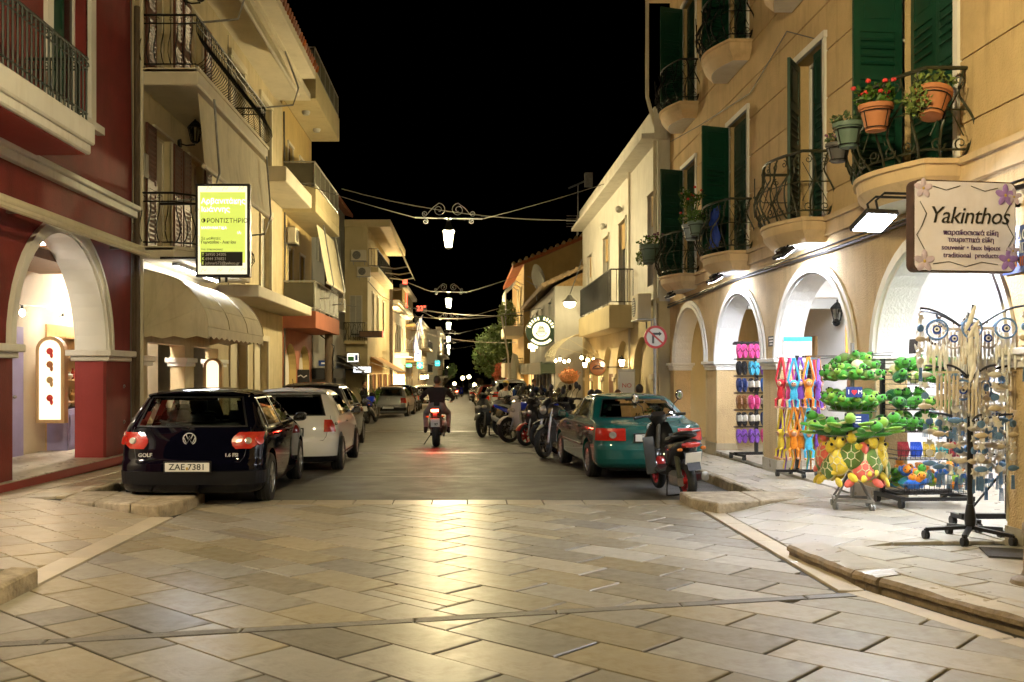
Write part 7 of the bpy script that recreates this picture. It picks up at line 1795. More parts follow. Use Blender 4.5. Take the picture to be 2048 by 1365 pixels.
def person(label, loc, rz, J, tops, legs, shoes, hair='hair_dark', cap=None, sleeve='long', legcut=None, sc_=1.0, group=None, headrot=0, bulk=1.0):
    """J: joint positions for pelvis, chest, neck, head, and per side L/R: sh, el, wr, hip, kn, an, toe"""
    jt = {}; bones = []
    rad = dict(pelvis=.145, waist=.125, chest=(.165,.115), neck=.055, skull=.06, sh=.062, el=.042, wr=.03, palm=.034, hip=.095, kn=.062, an=.042, toe=.038, heel=.04)
    jt['pelvis'] = (J['pelvis'], .14); wst = [(a+c)/2 for a, c in zip(J['pelvis'], J['chest'])]; jt['waist'] = (wst, .13*bulk); jt['chest'] = (J['chest'], .155*bulk); jt['neck'] = (J['neck'], .056)
    hd = V(J['head']); jt['skull'] = (tuple(V(J['neck']).lerp(hd, .5)), .055)
    bones += [('pelvis','waist'),('waist','chest'),('chest','neck'),('neck','skull')]
    for s in 'LR':
        for n, par in (('sh','chest'),('el','sh'),('wr','el'),('palm','wr'),('hip','pelvis'),('kn','hip'),('an','kn'),('toe','an')):
            if n == 'palm':
                w_ = V(J['wr'+s]); e_ = V(J['el'+s]); p = w_+(w_-e_).normalized()*.07
            else: p = V(J[n+s])
            jt[n+s] = (tuple(p), rad[n]*(bulk if n in ('sh','el','hip','kn','an') else 1)); bones.append((par+s if par+s in jt else par, n+s))
        w_ = V(J['wr'+s]); d = (w_-V(J['el'+s])).normalized(); side = d.cross(V((0,0,1)))
        if side.length < .2: side = V((0,1,0))
        side.normalize(); curl = V((0,0,-1)) if 'curl' not in J else V(J['curl'])
        for fi in range(4):
            b0 = w_+d*.085+side*(.033-.022*fi); b1 = b0+d*(.038-.004*abs(fi-1.5)); b2 = b1+d*.018+curl*.03
            jt['f%d%sa' % (fi, s)] = (tuple(b1), .0095); jt['f%d%sb' % (fi, s)] = (tuple(b2), .0085); bones += [('palm'+s, 'f%d%sa' % (fi, s)), ('f%d%sa' % (fi, s), 'f%d%sb' % (fi, s))]
        b1 = w_+d*.05+side*.05; b2 = b1+d*.03+curl*.02; jt['t%sa' % s] = (tuple(b1), .011); jt['t%sb' % s] = (tuple(b2), .009); bones += [('palm'+s, 't%sa' % s), ('t%sa' % s, 't%sb' % s)]
    me = skin_mesh(jt, bones)
    for m in (K[tops], K[legs], K['skin'], K[shoes]): me.materials.append(m)
    segs = [(V(jt[a][0]), V(jt[c][0]), a, c) for a, c in bones]
    def kind(p):
        best = None
        for a, c, na, nc in segs:
            d = c-a; t = max(0, min(1, (p-a).dot(d)/max(1e-9, d.length_squared))); q = (p-(a+d*t)).length
            if best is None or q < best[0]: best = (q, na, nc, t)
        q, na, nc, t = best
        if nc[0] in 'ft' and nc[:3] != 'toe' or nc.startswith('palm') or nc == 'skull': return 2
        if nc == 'neck': return 0 if t < .75 else 2
        if nc.startswith('wr'): return 0 if sleeve == 'long' else 2
        if nc.startswith('el'): return 0 if (sleeve == 'long' or t < .55) else 2
        if nc.startswith('toe'): return 3
        if nc.startswith('an'): return (1 if (legcut is None) else 2) if t < .86 else 3
        if nc.startswith('kn') or nc.startswith('hip'): return 1
        if nc == 'waist': return 1 if t < .25 else 0
        return 0
    for p in me.polygons: p.material_index = kind(p.center); p.use_smooth = True
    # head joined into the same mesh: skull, jaw, nose, ears, brow
    hr = Matrix.Rotation(headrot, 3, 'Z'); b = MB(); H = lambda x, y, z: hd+hr @ V((x, y, z))
    b.ell(H(0,0,.02), (.095,.078,.115), hr, 16, 12); b.ell(H(.025,0,-.055), (.068,.058,.065), hr, 12, 8); b.ell(H(.096,0,-.015), (.022,.014,.026), hr, 8, 6)
    for s_ in (1,-1): b.ell(H(-.005,s_*.08,-.012), (.022,.012,.032), hr, 8, 6); b.ell(H(.083,s_*.03,.012), (.010,.016,.009), hr, 8, 5)
    b.ell(H(.086,0,-.06), (.010,.024,.008), hr, 8, 5)
    bm_ = bmesh.new(); bm_.from_mesh(me); k0 = len(bm_.verts)
    vv = [bm_.verts.new(v) for v in b.v]
    for f in b.f:
        try:
            nf = bm_.faces.new([vv[i] for i in f]); nf.material_index = 2; nf.smooth = True
        except ValueError: pass
    bm_.to_mesh(me); bm_.free()
    o = bpy.data.objects.new('person', me); C.objects.link(o); o.location = loc; o.rotation_euler = (0,0,rz); o.scale = (sc_,)*3; tag(o, label, 'person', group)
    b = MB()
    if hair:
        b.ell(H(-.018,0,.038), (.098,.088,.112), hr, 16, 10)
        for i, (x, y, z) in enumerate(b.v): pass
        b.build('hair', K[hair], o, local=True)
    if cap:
        b = MB(); b.ell(H(0,0,.075), (.112,.095,.075), hr, 16, 8); b.cb(H(.13,0,.07), (.11,.15,.012), hr); b.build('cap', K[cap], o, local=True, bevel=.004)
    return o
# standing pose helper facing +x
def standing(h=1.72, stride=.0, armswing=.0, bag=False):
    k_ = h/1.75
    J = dict(pelvis=(0,0,.95*k_), chest=(.01,0,1.28*k_), neck=(.0,0,1.47*k_), head=(.02,0,1.62*k_))
    for s, g_ in (('L',1),('R',-1)):
        J['sh'+s] = (0,g_*.19,1.40*k_); J['el'+s] = (-.04+armswing*g_*.15,g_*.25,1.12*k_); J['wr'+s] = (.06+armswing*g_*.3,g_*.24,.90*k_)
        J['hip'+s] = (0,g_*.10,.90*k_); J['kn'+s] = (.03+stride*g_*.18,g_*.11,.50*k_); J['an'+s] = (-.03+stride*g_*.28,g_*.11,.08*k_); J['toe'+s] = (.13+stride*g_*.28,g_*.13,.035)
    return J
def sitting(h=1.72):
    J = dict(pelvis=(0,0,.55), chest=(.03,0,.90), neck=(.05,0,1.09), head=(.09,0,1.24))
    for s, g_ in (('L',1),('R',-1)):
        J['sh'+s] = (.03,g_*.19,1.02); J['el'+s] = (.10,g_*.26,.76); J['wr'+s] = (.32,g_*.18,.74)
        J['hip'+s] = (.03,g_*.10,.52); J['kn'+s] = (.45,g_*.12,.52); J['an'+s] = (.45,g_*.12,.08); J['toe'+s] = (.60,g_*.13,.035)
    return J
# rider and motorcycle in the middle of the road
MX, MY = -.68, 24.3
make_motorcycle('black naked motorcycle with glowing red tail light ridden down the road', (MX, MY, gz(MY)), R(90), 'bike_dark', 'bike_dark', -2, 'ridden motorcycle', True, True, name='ridden_motorcycle')
J = dict(pelvis=(-.28,0,.92), chest=(-.12,0,1.22), neck=(-.02,0,1.40), head=(.06,0,1.54))
for s, g_ in (('L',1),('R',-1)):
    J['sh'+s] = (-.06,g_*.21,1.33); J['el'+s] = (.10,g_*.40,1.13); J['wr'+s] = (.27,g_*.35,1.075)
    J['hip'+s] = (-.24,g_*.13,.88); J['kn'+s] = (.10,g_*.28,.78); J['an'+s] = (-.18,g_*.27,.36); J['toe'+s] = (-.02,g_*.29,.31)
person('motorcyclist in black jacket and grey trousers seen from behind', (MX, MY, gz(MY)), R(90), J, 'cloth_black', 'cloth_grey', 'cloth_black', headrot=R(-18), group=None, bulk=1.25)
# parked two-wheelers
sc1 = make_scooter('old black scooter with red wheel rim and muddy engine beside the green saloon', (2.76, 13.2, gz(13)), R(97), 'bike_dark', 'bike_red', 'bike_red', 0, -5, 1.0, apron=True)
make_motorcycle('black motorcycle with raised screen beside the green saloon front wheel', (1.98, 20.35, gz(20)), R(-125), 'bike_dark', 'bike_dark', 5)
make_scooter('white and red sporty scooter in the middle of the parked row', (1.75, 25.5, gz(25.5)), R(-150), 'bike_white', 'bike_white', 'rim_dark', .12, 5, 1.1, r=.29, wb=.66)
make_motorcycle('dark motorcycle with bright blue tail cowl pointing at the kerb', (1.62, 27.6, gz(27.6)), R(-35), 'bike_blue', 'bike_dark', 5)
make_scooter('grey maxi scooter with tall clear windscreen at the end of the row', (.78, 28.6, gz(28.6)), R(-112), 'bike_grey', 'bike_dark', 'rim_dark', .5, 5, 1.15, r=.29, wb=.68)
make_motorcycle('black motorcycle with blue tank parked between the white scooter and the saloon', (2.35, 23.2, gz(23.2)), R(-150), 'bike_blue', 'bike_dark', 5)
make_scooter('dark scooter with clear windscreen close behind the black motorcycle', (2.5, 21.6, gz(21.6)), R(-135), 'bike_dark', 'bike_dark', 'rim_dark', .42, 4, 1.12, r=.28, wb=.66)
make_scooter('silver scooter parked behind the pedestrian in white', (2.25, 31.5, gz(31.5)), R(-140), 'bike_white', 'bike_grey', 'rim', .35, 4, 1.1)
make_scooter('dark scooter with a top box beyond the pedestrian', (2.3, 34, gz(34)), R(-140), 'bike_dark', 'bike_grey', 'rim', .35, 4, 1.1, trunk=True)
make_motorcycle('dark motorcycle with white pannier parked alone before the silver hatchback', (-3.65, 38.8, gz(38.8)), R(82), 'bike_blue', 'bike_dark', -4)
make_motorcycle('small motorcycle far down the road with its tail light on', (-.9, 110, gz(110)), R(90), 'bike_red', 'bike_blue', 0, 'far motorcycles', True)
for i in range(6): make_scooter('parked scooter in the distant cluster at the end of the road', (-.6-.7*i, 128+2*(i % 3), gz(128)), R(70+20*i), ['bike_blue','bike_white','bike_red','bike_dark'][i % 4], 'bike_dark', 'rim', .2, 0, 1.1, group='scooters at the end of the road')
s_w = make_scooter('white scooter squeezed between two dark motorcycles', (2.75, 25.0, gz(25)), R(-140), 'bike_white', 'bike_red', 'rim_dark', .3, 4, 1.08, r=.26, wb=.64)
for lab_, x, y, rz in (('pale scooter tucked behind the blue-tailed motorcycle', 2.55, 28.9, -128), ('pale scooter parked against the kerb beyond the white one', 2.9, 27.0, -150), ('pale scooter nearest the blue parked car', 2.5, 36.2, -138)): copy_tree(s_w, None, (x, y, gz(y)), (R(4), 0, R(rz)), lab_)
for lab_, x, y, rz in (('dark scooter wedged between the white scooter and a motorcycle', 1.95, 24.2, -140), ('dark scooter tucked behind the maxi scooter', 1.55, 30.0, -120), ('dark scooter by the kerb level with the seated people', 2.9, 23.9, -150)): copy_tree(sc1, None, (x, y, gz(y)), (R(4), 0, R(rz)), lab_, None, 1.08)
# walkers and sitters
person('pedestrian in yellow cap, white T-shirt and dark shorts among the scooters', (1.22, 30.0, gz(30)), R(55), standing(1.58, .5, .4), 'cloth_white', 'cloth_green', 'cloth_black', 'hair_dark', 'cap_yellow', 'short', True)
person('person in white T-shirt walking by the parasols', (3.0, 43.5, gz(43.5)+.1), R(-60), standing(1.62, .6, .5), 'cloth_white', 'cloth_grey', 'cloth_black', sleeve='short')
def chair(loc, rz, label):
    t = thing('cafe_chair', label, 'chair', loc, rz, 'cafe chairs behind the green saloon'); b = MB(); b.box(-.22,.22,-.22,.22,.42,.46); b.build('seat', K['brown_wood'], t, local=True, bevel=.01)
    b = MB(); b.box(-.24,-.2,-.2,.2,.62,.9); b.build('backrest', K['brown_wood'], t, local=True, bevel=.01)
    for x in (-.2,.2):
        for y in (-.2,.2): b = MB(); b.bar((x,y,0),(x,y,.42 if x > 0 else .9),.035); b.build('leg', K['brown_wood'], t, local=True)
sit = [(3.02,22.9,R(60),'cloth_white',None,'person in pale patterned shirt and dark cap seated behind the saloon','ink_black'),(2.92,23.4,R(40),'cloth_green','hair_dark','person in dark green top seated next to the patterned shirt',None),(3.50,22.6,R(110),'cloth_grey','hair_red','seated person with reddish hair behind the saloon roof',None),(3.86,22.1,R(70),'cloth_olive','hair_dark','seated person in mustard top seen from behind',None)]
for (x, y, rz, top, hair, lab, cp) in sit:
    z0 = gz(y)+(.12 if x > 3.6 else .0)
    chair((x, y, z0), rz, 'wooden cafe chair under the ' + lab.replace('seated ', ''))
    person(lab, (x, y, z0-.035), rz, sitting(), top, 'cloth_grey', 'cloth_black', hair or 'hair_dark', cp, 'short')
person('person in dark clothes sitting beside the potted palms', (-4.2, 41.5, gz(41.5)+.12), R(-20), standing(1.5), 'cloth_black', 'cloth_black', 'cloth_black')
# ------------------------------------------------------------------ souvenir stands
random.seed(77)
def pm(n, c): K[n] = mat(n, c, .95, var=.18, scale=26, sheen=.3, bump=.5, bscale=140, spec=.08)
for n, c in dict(pl_green=(.06,.27,.03), pl_lime=(.22,.42,.05), pl_dkgreen=(.025,.13,.035), pl_olive=(.10,.17,.03), pl_yellow=(.70,.52,.05), pl_coral=(.70,.14,.10), pl_pink=(.75,.08,.32), pl_blue=(.03,.14,.55), pl_sky=(.06,.40,.65), pl_purple=(.22,.08,.48), pl_orange=(.72,.24,.02), pl_red=(.60,.03,.04), pl_brown=(.24,.11,.04), pl_white=(.70,.68,.62), pl_cream=(.62,.55,.30), pl_black=(.015,.015,.018), pl_navy=(.02,.04,.16), pl_peach=(.65,.35,.22)).items(): pm(n, c)
def castor(b, p, r=.03):
    b.tube([(p[0],p[1],p[2]+r*2.4),(p[0],p[1],p[2]+r)], r*.4, 6)
    for s in (-1, 1): b.lathe([(r,-.008),(r,.008)], 12, Matrix.Translation((p[0]+s*.014,p[1],p[2]+r)) @ Matrix.Rotation(R(90),4,'Y'))
def turtle(shell_c, skin_c, s=1.0):
    t = thing('plush_turtle', 'x', 'plush toy')
    b = MB(); b.ell((0,0,0), (.13*s,.11*s,.055*s), None, 14, 8); b.build('shell', K[shell_c], t, local=True)
    b = MB(); b.lathe([(.128*s,-.012*s),(.138*s,.0),(.128*s,.012*s)], 18, Matrix.Diagonal((1,.85,1,1)), cap=False)
    for i in range(6):
        a = PI*i/3; b.bar((.035*s*math.cos(a),.032*s*math.sin(a),.053*s), (.10*s*math.cos(a),.085*s*math.sin(a),.034*s), .008*s)
    b.tube([(.04*s*math.cos(PI*i/3),.036*s*math.sin(PI*i/3),.053*s) for i in range(6)], .005*s, 4, closed=True); b.build('shell_seams', K['pl_cream'], t, local=True)
    b = MB(); b.ell((.175*s,0,.02*s), (.062*s,.05*s,.048*s), None, 12, 8); b.build('head', K[skin_c], t, local=True)
    for sg in (1,-1):
        b = MB(); b.ell((.20*s,sg*.035*s,.045*s), (.016*s,.014*s,.016*s), None, 8, 6); b.build('eye', K['pl_black'], t, local=True)
        for x, ang, L in ((.08,55,.085),(-.10,125,.06)):
            b = MB(); a = R(ang*sg); b.ell((x*s+math.cos(a)*.07*s, sg*.085*s+math.sin(a)*.05*s, -.02*s), (L*s,.036*s,.016*s), Matrix.Rotation(a,3,'Z'), 10, 6); b.build('flipper', K[skin_c], t, local=True)
    return t
def ball_turtle(c1, c2, s=1.0):
    t = thing('plush_turtle', 'x', 'plush toy'); b = MB(); b.ell((0,0,0),(.075*s,.07*s,.06*s),None,12,8); b.build('shell', K[c1], t, local=True)
    b = MB(); b.ell((.075*s,0,.02*s),(.042*s,.04*s,.038*s),None,10,7)
    for sg in (1,-1): b.ell((.04*s,sg*.07*s,-.02*s),(.03*s,.022*s,.012*s),None,8,5)
    b.build('head', K[c2], t, local=True)
    b = MB()
    for sg in (1,-1): b.ell((.105*s,sg*.022*s,.035*s),(.012*s,.011*s,.012*s),None,7,5)
    b.build('eye', K['pl_black'], t, local=True); return t
def monkey(c):
    t = thing('plush_monkey', 'x', 'plush toy')
    b = MB(); b.loft([((0,0,-.22),(.045,0,0),(0,.035,0)),((0,0,-.16),(.055,0,0),(0,.045,0)),((0,0,-.06),(.04,0,0),(0,.035,0)),((0,0,-.04),(.015,0,0),(0,.015,0))], 10); b.build('body', K[c], t, local=True)
    b = MB(); b.ell((0,-.005,.0),(.055,.05,.055),None,12,8); b.ell((-.055,0,.01),(.02,.012,.022),None,8,5); b.ell((.055,0,.01),(.02,.012,.022),None,8,5); hd = b.build('head', K[c], t, local=True)
    b = MB(); b.ell((0,-.045,-.008),(.036,.018,.034),None,10,6); b.build('face', K['pl_peach'], hd, local=True)
    b = MB(); [b.ell((sg*.015,-.063,.006),(.007,.005,.008),None,6,4) for sg in (1,-1)]; b.build('eye', K['pl_black'], hd, local=True)
    for sg in (1,-1):
        b = MB(); b.tube([(sg*.035,0,-.07),(sg*.075,-.01,.05),(sg*.045,0,.2),(sg*.008,0,.36)], .016, 7); b.build('arm', K[c], t, local=True)
        b = MB(); b.tube([(sg*.03,0,-.2),(sg*.06,-.04,-.24),(sg*.05,-.05,-.33)], .018, 7); lg = b.build('leg', K[c], t, local=True)
        b = MB(); b.ell((sg*.05,-.055,-.345),(.02,.024,.02),None,8,5); b.build('foot', K['pl_peach'], lg, local=True)
    b = MB(); b.tube([(0,.03,-.2),(.02,.05,-.35),(-.01,.04,-.5)], .010, 6); b.build('tail', K[c], t, local=True); return t
def put(src, loc, rot, label, group, first=[set()]):
    k_ = id(src)
    if src.name not in first[0]:
        first[0].add(src.name); o = src; o.location = loc; o.rotation_euler = rot; o['label'] = label; o['group'] = group; return o
    return copy_tree(src, None, loc, rot, label, group)
# --- flip-flop rack in the second arch
RX, RY, RZ = 4.95, 16.85, .13
t = thing('shoe_rack', 'black wheeled rack hung with flip-flops and slides in the white arch', 'display rack', (RX, RY, RZ), R(10))
b = MB()
for x in (-.02,): b.bar((x,.0,.1),(x,.0,1.95),.05)
b.bar((-.42,0,.1),(.42,0,.1),.05); b.bar((-.36,-.28,.08),(-.36,.28,.08),.04); b.bar((.36,-.28,.08),(.36,.28,.08),.04); [castor(b,(x,y,0),.035) for x in (-.36,.36) for y in (-.25,.25)]
b.bar((-.44,0,1.95),(.44,0,1.95),.04); b.build('frame', K['black_plastic'], t, local=True)
for i in range(6): b = MB(); b.bar((-.44,-.03,.55+i*.285-.12+.12),(.44,-.03,.55+i*.285),.022); b.build('cross_bar', K['black_plastic'], t, local=True)
def sandal(c, kind):
    o = thing('flip_flops' if kind == 0 else 'slides', 'x', 'sandals')
    for sg in (1,-1):
        b = MB(); pts = []
        for i in range(16):
            a = 2*PI*i/16; wx = .042*math.cos(a)*(1+.12*math.sin(a)); pts.append((sg*.048+wx, 0, -.13+.12*math.sin(a)))
        b.prism(pts, (0,.022,0)); b.build('sole', K[c], o, local=True, bevel=.003)
        b = MB()
        if kind == 0: b.tube([(sg*.048-.035,-.004,-.14),(sg*.048,-.02,-.085),(sg*.048+.035,-.004,-.14)], .008, 6)
        else: b.loft([((sg*.048-.042,-.005,-.12),(0,.008,0),(0,0,.05)),((sg*.048,-.04,-.11),(0,.008,0),(0,0,.055)),((sg*.048+.042,-.005,-.12),(0,.008,0),(0,0,.05))], 8)
        b.build('strap', K['pl_white' if kind and c == 'pl_black' else c if kind else 'pl_black'], o, local=True)
    b = MB(); b.tube([(-.01,-.01,.0),(.0,-.02,.03),(0,.02,.03)], .006, 5); b.build('hanger', K['black_plastic'], o, local=True)
    return o
protos = {}
rows = [['pl_pink','pl_pink','pl_sky','pl_pink'],['pl_black','pl_sky','pl_purple','pl_pink'],['pl_navy','pl_black','pl_blue','pl_navy'],['pl_brown','pl_pink','pl_black','pl_olive'],['pl_black','pl_black','pl_navy','pl_pink'],['pl_purple','pl_purple','pl_pink','pl_white']]
nm = dict(pl_pink='pink',pl_sky='sky-blue',pl_black='black',pl_purple='purple',pl_navy='navy',pl_blue='blue',pl_brown='brown',pl_olive='olive',pl_white='white')
rn = ['top','second','third','fourth','fifth','bottom']
for i, row in enumerate(rows):
    kind = 0 if i in (0,1,5) else 1
    for j, c in enumerate(row):
        key = (c, kind)
        if key not in protos: protos[key] = sandal(c, kind)
        for dep in (0, 1):
            x = -.33+j*.22; ca, sa = math.cos(R(10)), math.sin(R(10)); yy = -.07-.05*dep
            put(protos[key], (RX+x*ca-yy*sa, RY+x*sa+yy*ca, RZ+.55+(5-i)*.285-.02), (R(-6),0,R(10+random.uniform(-6,6))), 'pair of %s %s on the %s row of the shoe rack' % (nm[c], 'flip-flops' if kind == 0 else 'slides', rn[i]), 'sandals on the shoe rack')
# --- monkey rack
MX_, MY_ = 4.72, 14.15
t = thing('toy_rack', 'black pole rack hung with long-armed plush monkeys by the third arch', 'display rack', (MX_, MY_, .12))
b = MB(); b.bar((0,0,.08),(0,0,1.95),.045); b.bar((-.3,0,.08),(.3,0,.08),.04); b.bar((0,-.3,.08),(0,.3,.08),.04); [castor(b,(x,y,0),.035) for x, y in ((-.28,0),(.28,0),(0,-.28),(0,.28))]; b.build('stand', K['black_plastic'], t, local=True)
for z in (1.68, .98):
    for a in range(8): b = MB(); an = a*PI/4; b.tube([(0,0,z),(.3*math.cos(an),.3*math.sin(an),z),(.31*math.cos(an),.31*math.sin(an),z+.03)], .006, 5); b.build('hook', K['chrome'], t, local=True)
b = MB(); b.box(-.2,.2,-.03,.03,1.72,1.98); b.build('header_cards', K['pl_white'], t, local=True); b = MB(); b.box(-.2,.2,-.036,-.03,1.92,1.98); b.build('header_print', K['pl_sky'], t, local=True)
mp = {}
for tier, (z, cols) in enumerate(((1.32,['pl_brown','pl_red','pl_pink','pl_sky','pl_purple','pl_orange','pl_sky','pl_purple','pl_red','pl_brown']),(.62,['pl_purple','pl_yellow','pl_yellow','pl_orange','pl_orange','pl_sky','pl_lime','pl_purple','pl_orange','pl_yellow']))):
    for i, c in enumerate(cols):
        if c not in mp: mp[c] = monkey(c)
        an = R(-150+i*36 if i < 5 else 180+i*30); an = R(185+i*19) if i < 10 else an
        rr = .30 if i % 2 else .22
        put(mp[c], (MX_+rr*math.cos(an), MY_+rr*math.sin(an)-.02, .12+z+random.uniform(-.02,.02)), (0,0,an+PI/2+random.uniform(-.3,.3)), '%s long-armed plush monkey on the %s ring of the toy rack' % (dict(pl_brown='brown',pl_red='red',pl_pink='pink',pl_sky='sky-blue',pl_purple='purple',pl_orange='orange',pl_yellow='yellow',pl_lime='lime')[c], 'upper' if tier == 0 else 'lower'), 'plush monkeys on the toy rack')
# --- turtle carousel
TX, TY, TZ = 4.22, 10.85, .12
t = thing('toy_carousel', 'grey wheeled carousel of wire baskets full of plush turtles', 'display rack', (TX, TY, TZ))
b = MB(); b.tube([(0,0,.12),(0,0,1.80)], .022, 8)
for a in range(4): an = a*PI/2+.5; b.bar((.26*math.cos(an),.26*math.sin(an),.1),(.26*math.cos(an+PI/2),.26*math.sin(an+PI/2),.1),.03); b.bar((.26*math.cos(an),.26*math.sin(an),.1),(.02*math.cos(an),.02*math.sin(an),.42),.016); castor(b,(.26*math.cos(an),.26*math.sin(an),0),.035)
b.build('stand', K['galv'], t, local=True)
for z, r in ((1.40,.26),(1.06,.29),(.70,.34)):
    b = MB()
    for zz, rr in ((z,r*.85),(z+.10,r)): b.tube([(rr*math.cos(a*PI/12),rr*math.sin(a*PI/12),zz) for a in range(24)], .005, 5, closed=True)
    for a in range(24): an = a*PI/12; b.tube([(.02*math.cos(an),.02*math.sin(an),z),(r*.85*math.cos(an),r*.85*math.sin(an),z),(r*math.cos(an),r*math.sin(an),z+.10)], .003, 4)
    b.build('wire_basket', K['galv'], t, local=True)
b = MB(); b.tube([(-.45,0,1.62),(.45,0,1.70)], .008, 5); b.tube([(-.3,.3,1.66),(.3,-.3,1.66)], .008, 5); b.build('cross_arm', K['galv'], t, local=True)
bt1, bt2, bt3 = ball_turtle('pl_cream','pl_green'), ball_turtle('pl_green','pl_lime'), ball_turtle('pl_olive','pl_green')
g_ = 'plush turtles in the carousel baskets'
for tier, (z, R0, n) in enumerate(((1.53,.19,11),(1.62,.12,7),(1.45,.23,13),(1.17,.24,14),(1.13,.15,8),(1.22,.17,8))):
    for i in range(n):
        an = 2*PI*i/n+random.uniform(-.1,.1); src = random.choice([bt1,bt2,bt3] if tier < 3 else [bt2,bt3])
        put(src, (TX+R0*math.cos(an), TY+R0*math.sin(an), TZ+z+random.uniform(-.02,.03)), (random.uniform(-.5,.5),random.uniform(-.5,.5),an+random.uniform(-.6,.6)), {bt1.name:'cream-shelled plush turtle ball in the carousel baskets',bt2.name:'bright green plush turtle ball in the carousel baskets',bt3.name:'olive-shelled plush turtle ball in the carousel baskets'}[src.name], g_)
tg1, tg2 = turtle('pl_dkgreen','pl_lime',1.2), turtle('pl_green','pl_green',1.2)
for i in range(12):
    an = 2*PI*i/12; src = (tg1, tg2)[i % 2]
    put(src, (TX+.25*math.cos(an), TY+.25*math.sin(an), TZ+.82+.045*(i % 3)), (random.uniform(-.2,.2),R(-18),an+random.uniform(-.5,.5)), 'green plush turtle with %s shell lying in the lowest carousel basket' % ('dark' if src is tg1 else 'bright'), g_)
ty, tc_, to = turtle('pl_olive','pl_yellow',1.15), turtle('pl_coral','pl_coral',1.15), turtle('pl_yellow','pl_yellow',1.15)
for i in range(16):
    an = 2*PI*i/16; src = (tc_, ty, to, ty)[i % 4]
    put(src, (TX+.31*math.cos(an), TY+.31*math.sin(an), TZ+.50+.06*((i*7) % 3)-.03), (PI, R(-100), an+random.uniform(-.25,.25)), {ty.name:'yellow plush turtle with olive shell hung below the carousel basket',tc_.name:'coral plush turtle hung below the carousel basket',to.name:'all-yellow plush turtle hung below the carousel basket'}[src.name], 'plush turtles hung on the carousel')
for (x, z, w_, h, tx) in ((-.12,1.27,.17,.11,'heart'),(-.05,.97,.17,.14,'print')):
    o = thing('slogan_board', 'small dark slogan board with a red heart on the carousel pole' if tx == 'heart' else 'small dark printed board lower on the carousel pole', 'board', (TX+x,TY-.36,TZ+z)); b = MB(); b.box(-w_/2,w_/2,-.006,.006,-h/2,h/2); b.build('board', K['pl_navy'], o, local=True)
    if tx == 'heart':
        b = MB(); b.prism([(.03*math.sin(a*PI/10)**3*1.0,-.009,.002*(13*math.cos(a*PI/10)-5*math.cos(2*a*PI/10)-2*math.cos(3*a*PI/10)-math.cos(4*a*PI/10))) for a in range(20)], (0,.003,0)); b.build('heart', K['pl_red'], o, local=True); lettering('I', .07, K['ink_white'], o, frame((-.06,-.009,0),(1,0,0),(0,0,1))); lettering('M', .06, K['ink_white'], o, frame((.06,-.009,0),(1,0,0),(0,0,1)))
    else:
        b = MB(); [b.box(-.06,.0,-.009,-.006,.03-.03*q,.045-.03*q) for q in range(3)]; b.build('print', K['ink_white'], o, local=True)
# --- plush shelf rack
SX, SY, SZ = 5.05, 11.05, .13
t = thing('toy_shelf', 'black wire shelf on castors packed with bright plush toys', 'display rack', (SX, SY, SZ), R(4))
b = MB()
for x in (-.36,.42): b.bar((x,.14,.1),(x,.14,1.62),.045)
b.bar((-.38,.14,.12),(.44,.14,.12),.05); b.bar((-.36,-.32,.10),(-.36,.3,.10),.05); b.bar((.42,-.32,.10),(.42,.3,.10),.05); b.bar((-.36,-.3,.10),(.42,-.3,.10),.04); [castor(b,(x,y,0),.045) for x in (-.36,.42) for y in (-.28,.26)]; b.build('frame', K['black_plastic'], t, local=True)
for z in (.16, .52, .82, 1.06, 1.34):
    b = MB(); dp = -.32 if z < .3 else -.24
    for x in [ -.35+.055*i for i in range(15)]: b.tube([(x,.12,z),(x,dp,z),(x,dp-.02,z+.10)], .003, 4)
    for q in (0,.05,.10): b.tube([(-.36,.12,z+q),(-.36,dp-.01,z+q),(.42,dp-.01,z+q),(.42,.12,z+q)], .004, 4)
    b.build('wire_tray', K['black_plastic'], t, local=True)
def chick(c1, c2):
    o = thing('plush_toy', 'x', 'plush toy'); b = MB(); b.ell((0,0,0),(.07,.06,.06),None,12,8); b.build('body', K[c1], o, local=True); b = MB(); b.ell((.05,0,.055),(.048,.045,.045),None,10,7); b.ell((-.07,0,.0),(.04,.03,.012),None,8,5); hd = b.build('head', K[c2], o, local=True)
    b = MB(); [b.ell((.085,sg*.022,.07),(.010,.009,.011),None,6,4) for sg in (1,-1)]; b.build('eye', K['pl_black'], hd, local=True)
    for sg in (1,-1): b = MB(); b.ell((-.01,sg*.06,.0),(.05,.014,.03),None,8,5); b.build('wing', K[c1], o, local=True)
    return o
ch = [(chick('pl_blue','pl_orange'),'blue and orange'),(chick('pl_orange','pl_orange'),'plain orange'),(chick('pl_sky','pl_blue'),'sky-blue'),(chick('pl_white','pl_cream'),'white'),(chick('pl_orange','pl_blue'),'orange bodied blue-headed'),(chick('pl_lime','pl_green'),'lime green')]
for i in range(34):
    src, nm_ = random.choice(ch); put(src, (SX+random.uniform(-.30,.38), SY+random.uniform(-.26,.08), SZ+.24+.05*(i % 4)+random.uniform(0,.03)), (random.uniform(-.5,.5),random.uniform(-.6,.6),random.uniform(-2.6,-.5)), '%s plush bird heaped in the bottom tray of the toy shelf' % nm_, 'plush birds in the toy shelf')
gt = [(ball_turtle('pl_green','pl_green',1.15),'bright green'),(ball_turtle('pl_cream','pl_lime',1.15),'cream speckled'),(ball_turtle('pl_dkgreen','pl_green',1.15),'dark green')]
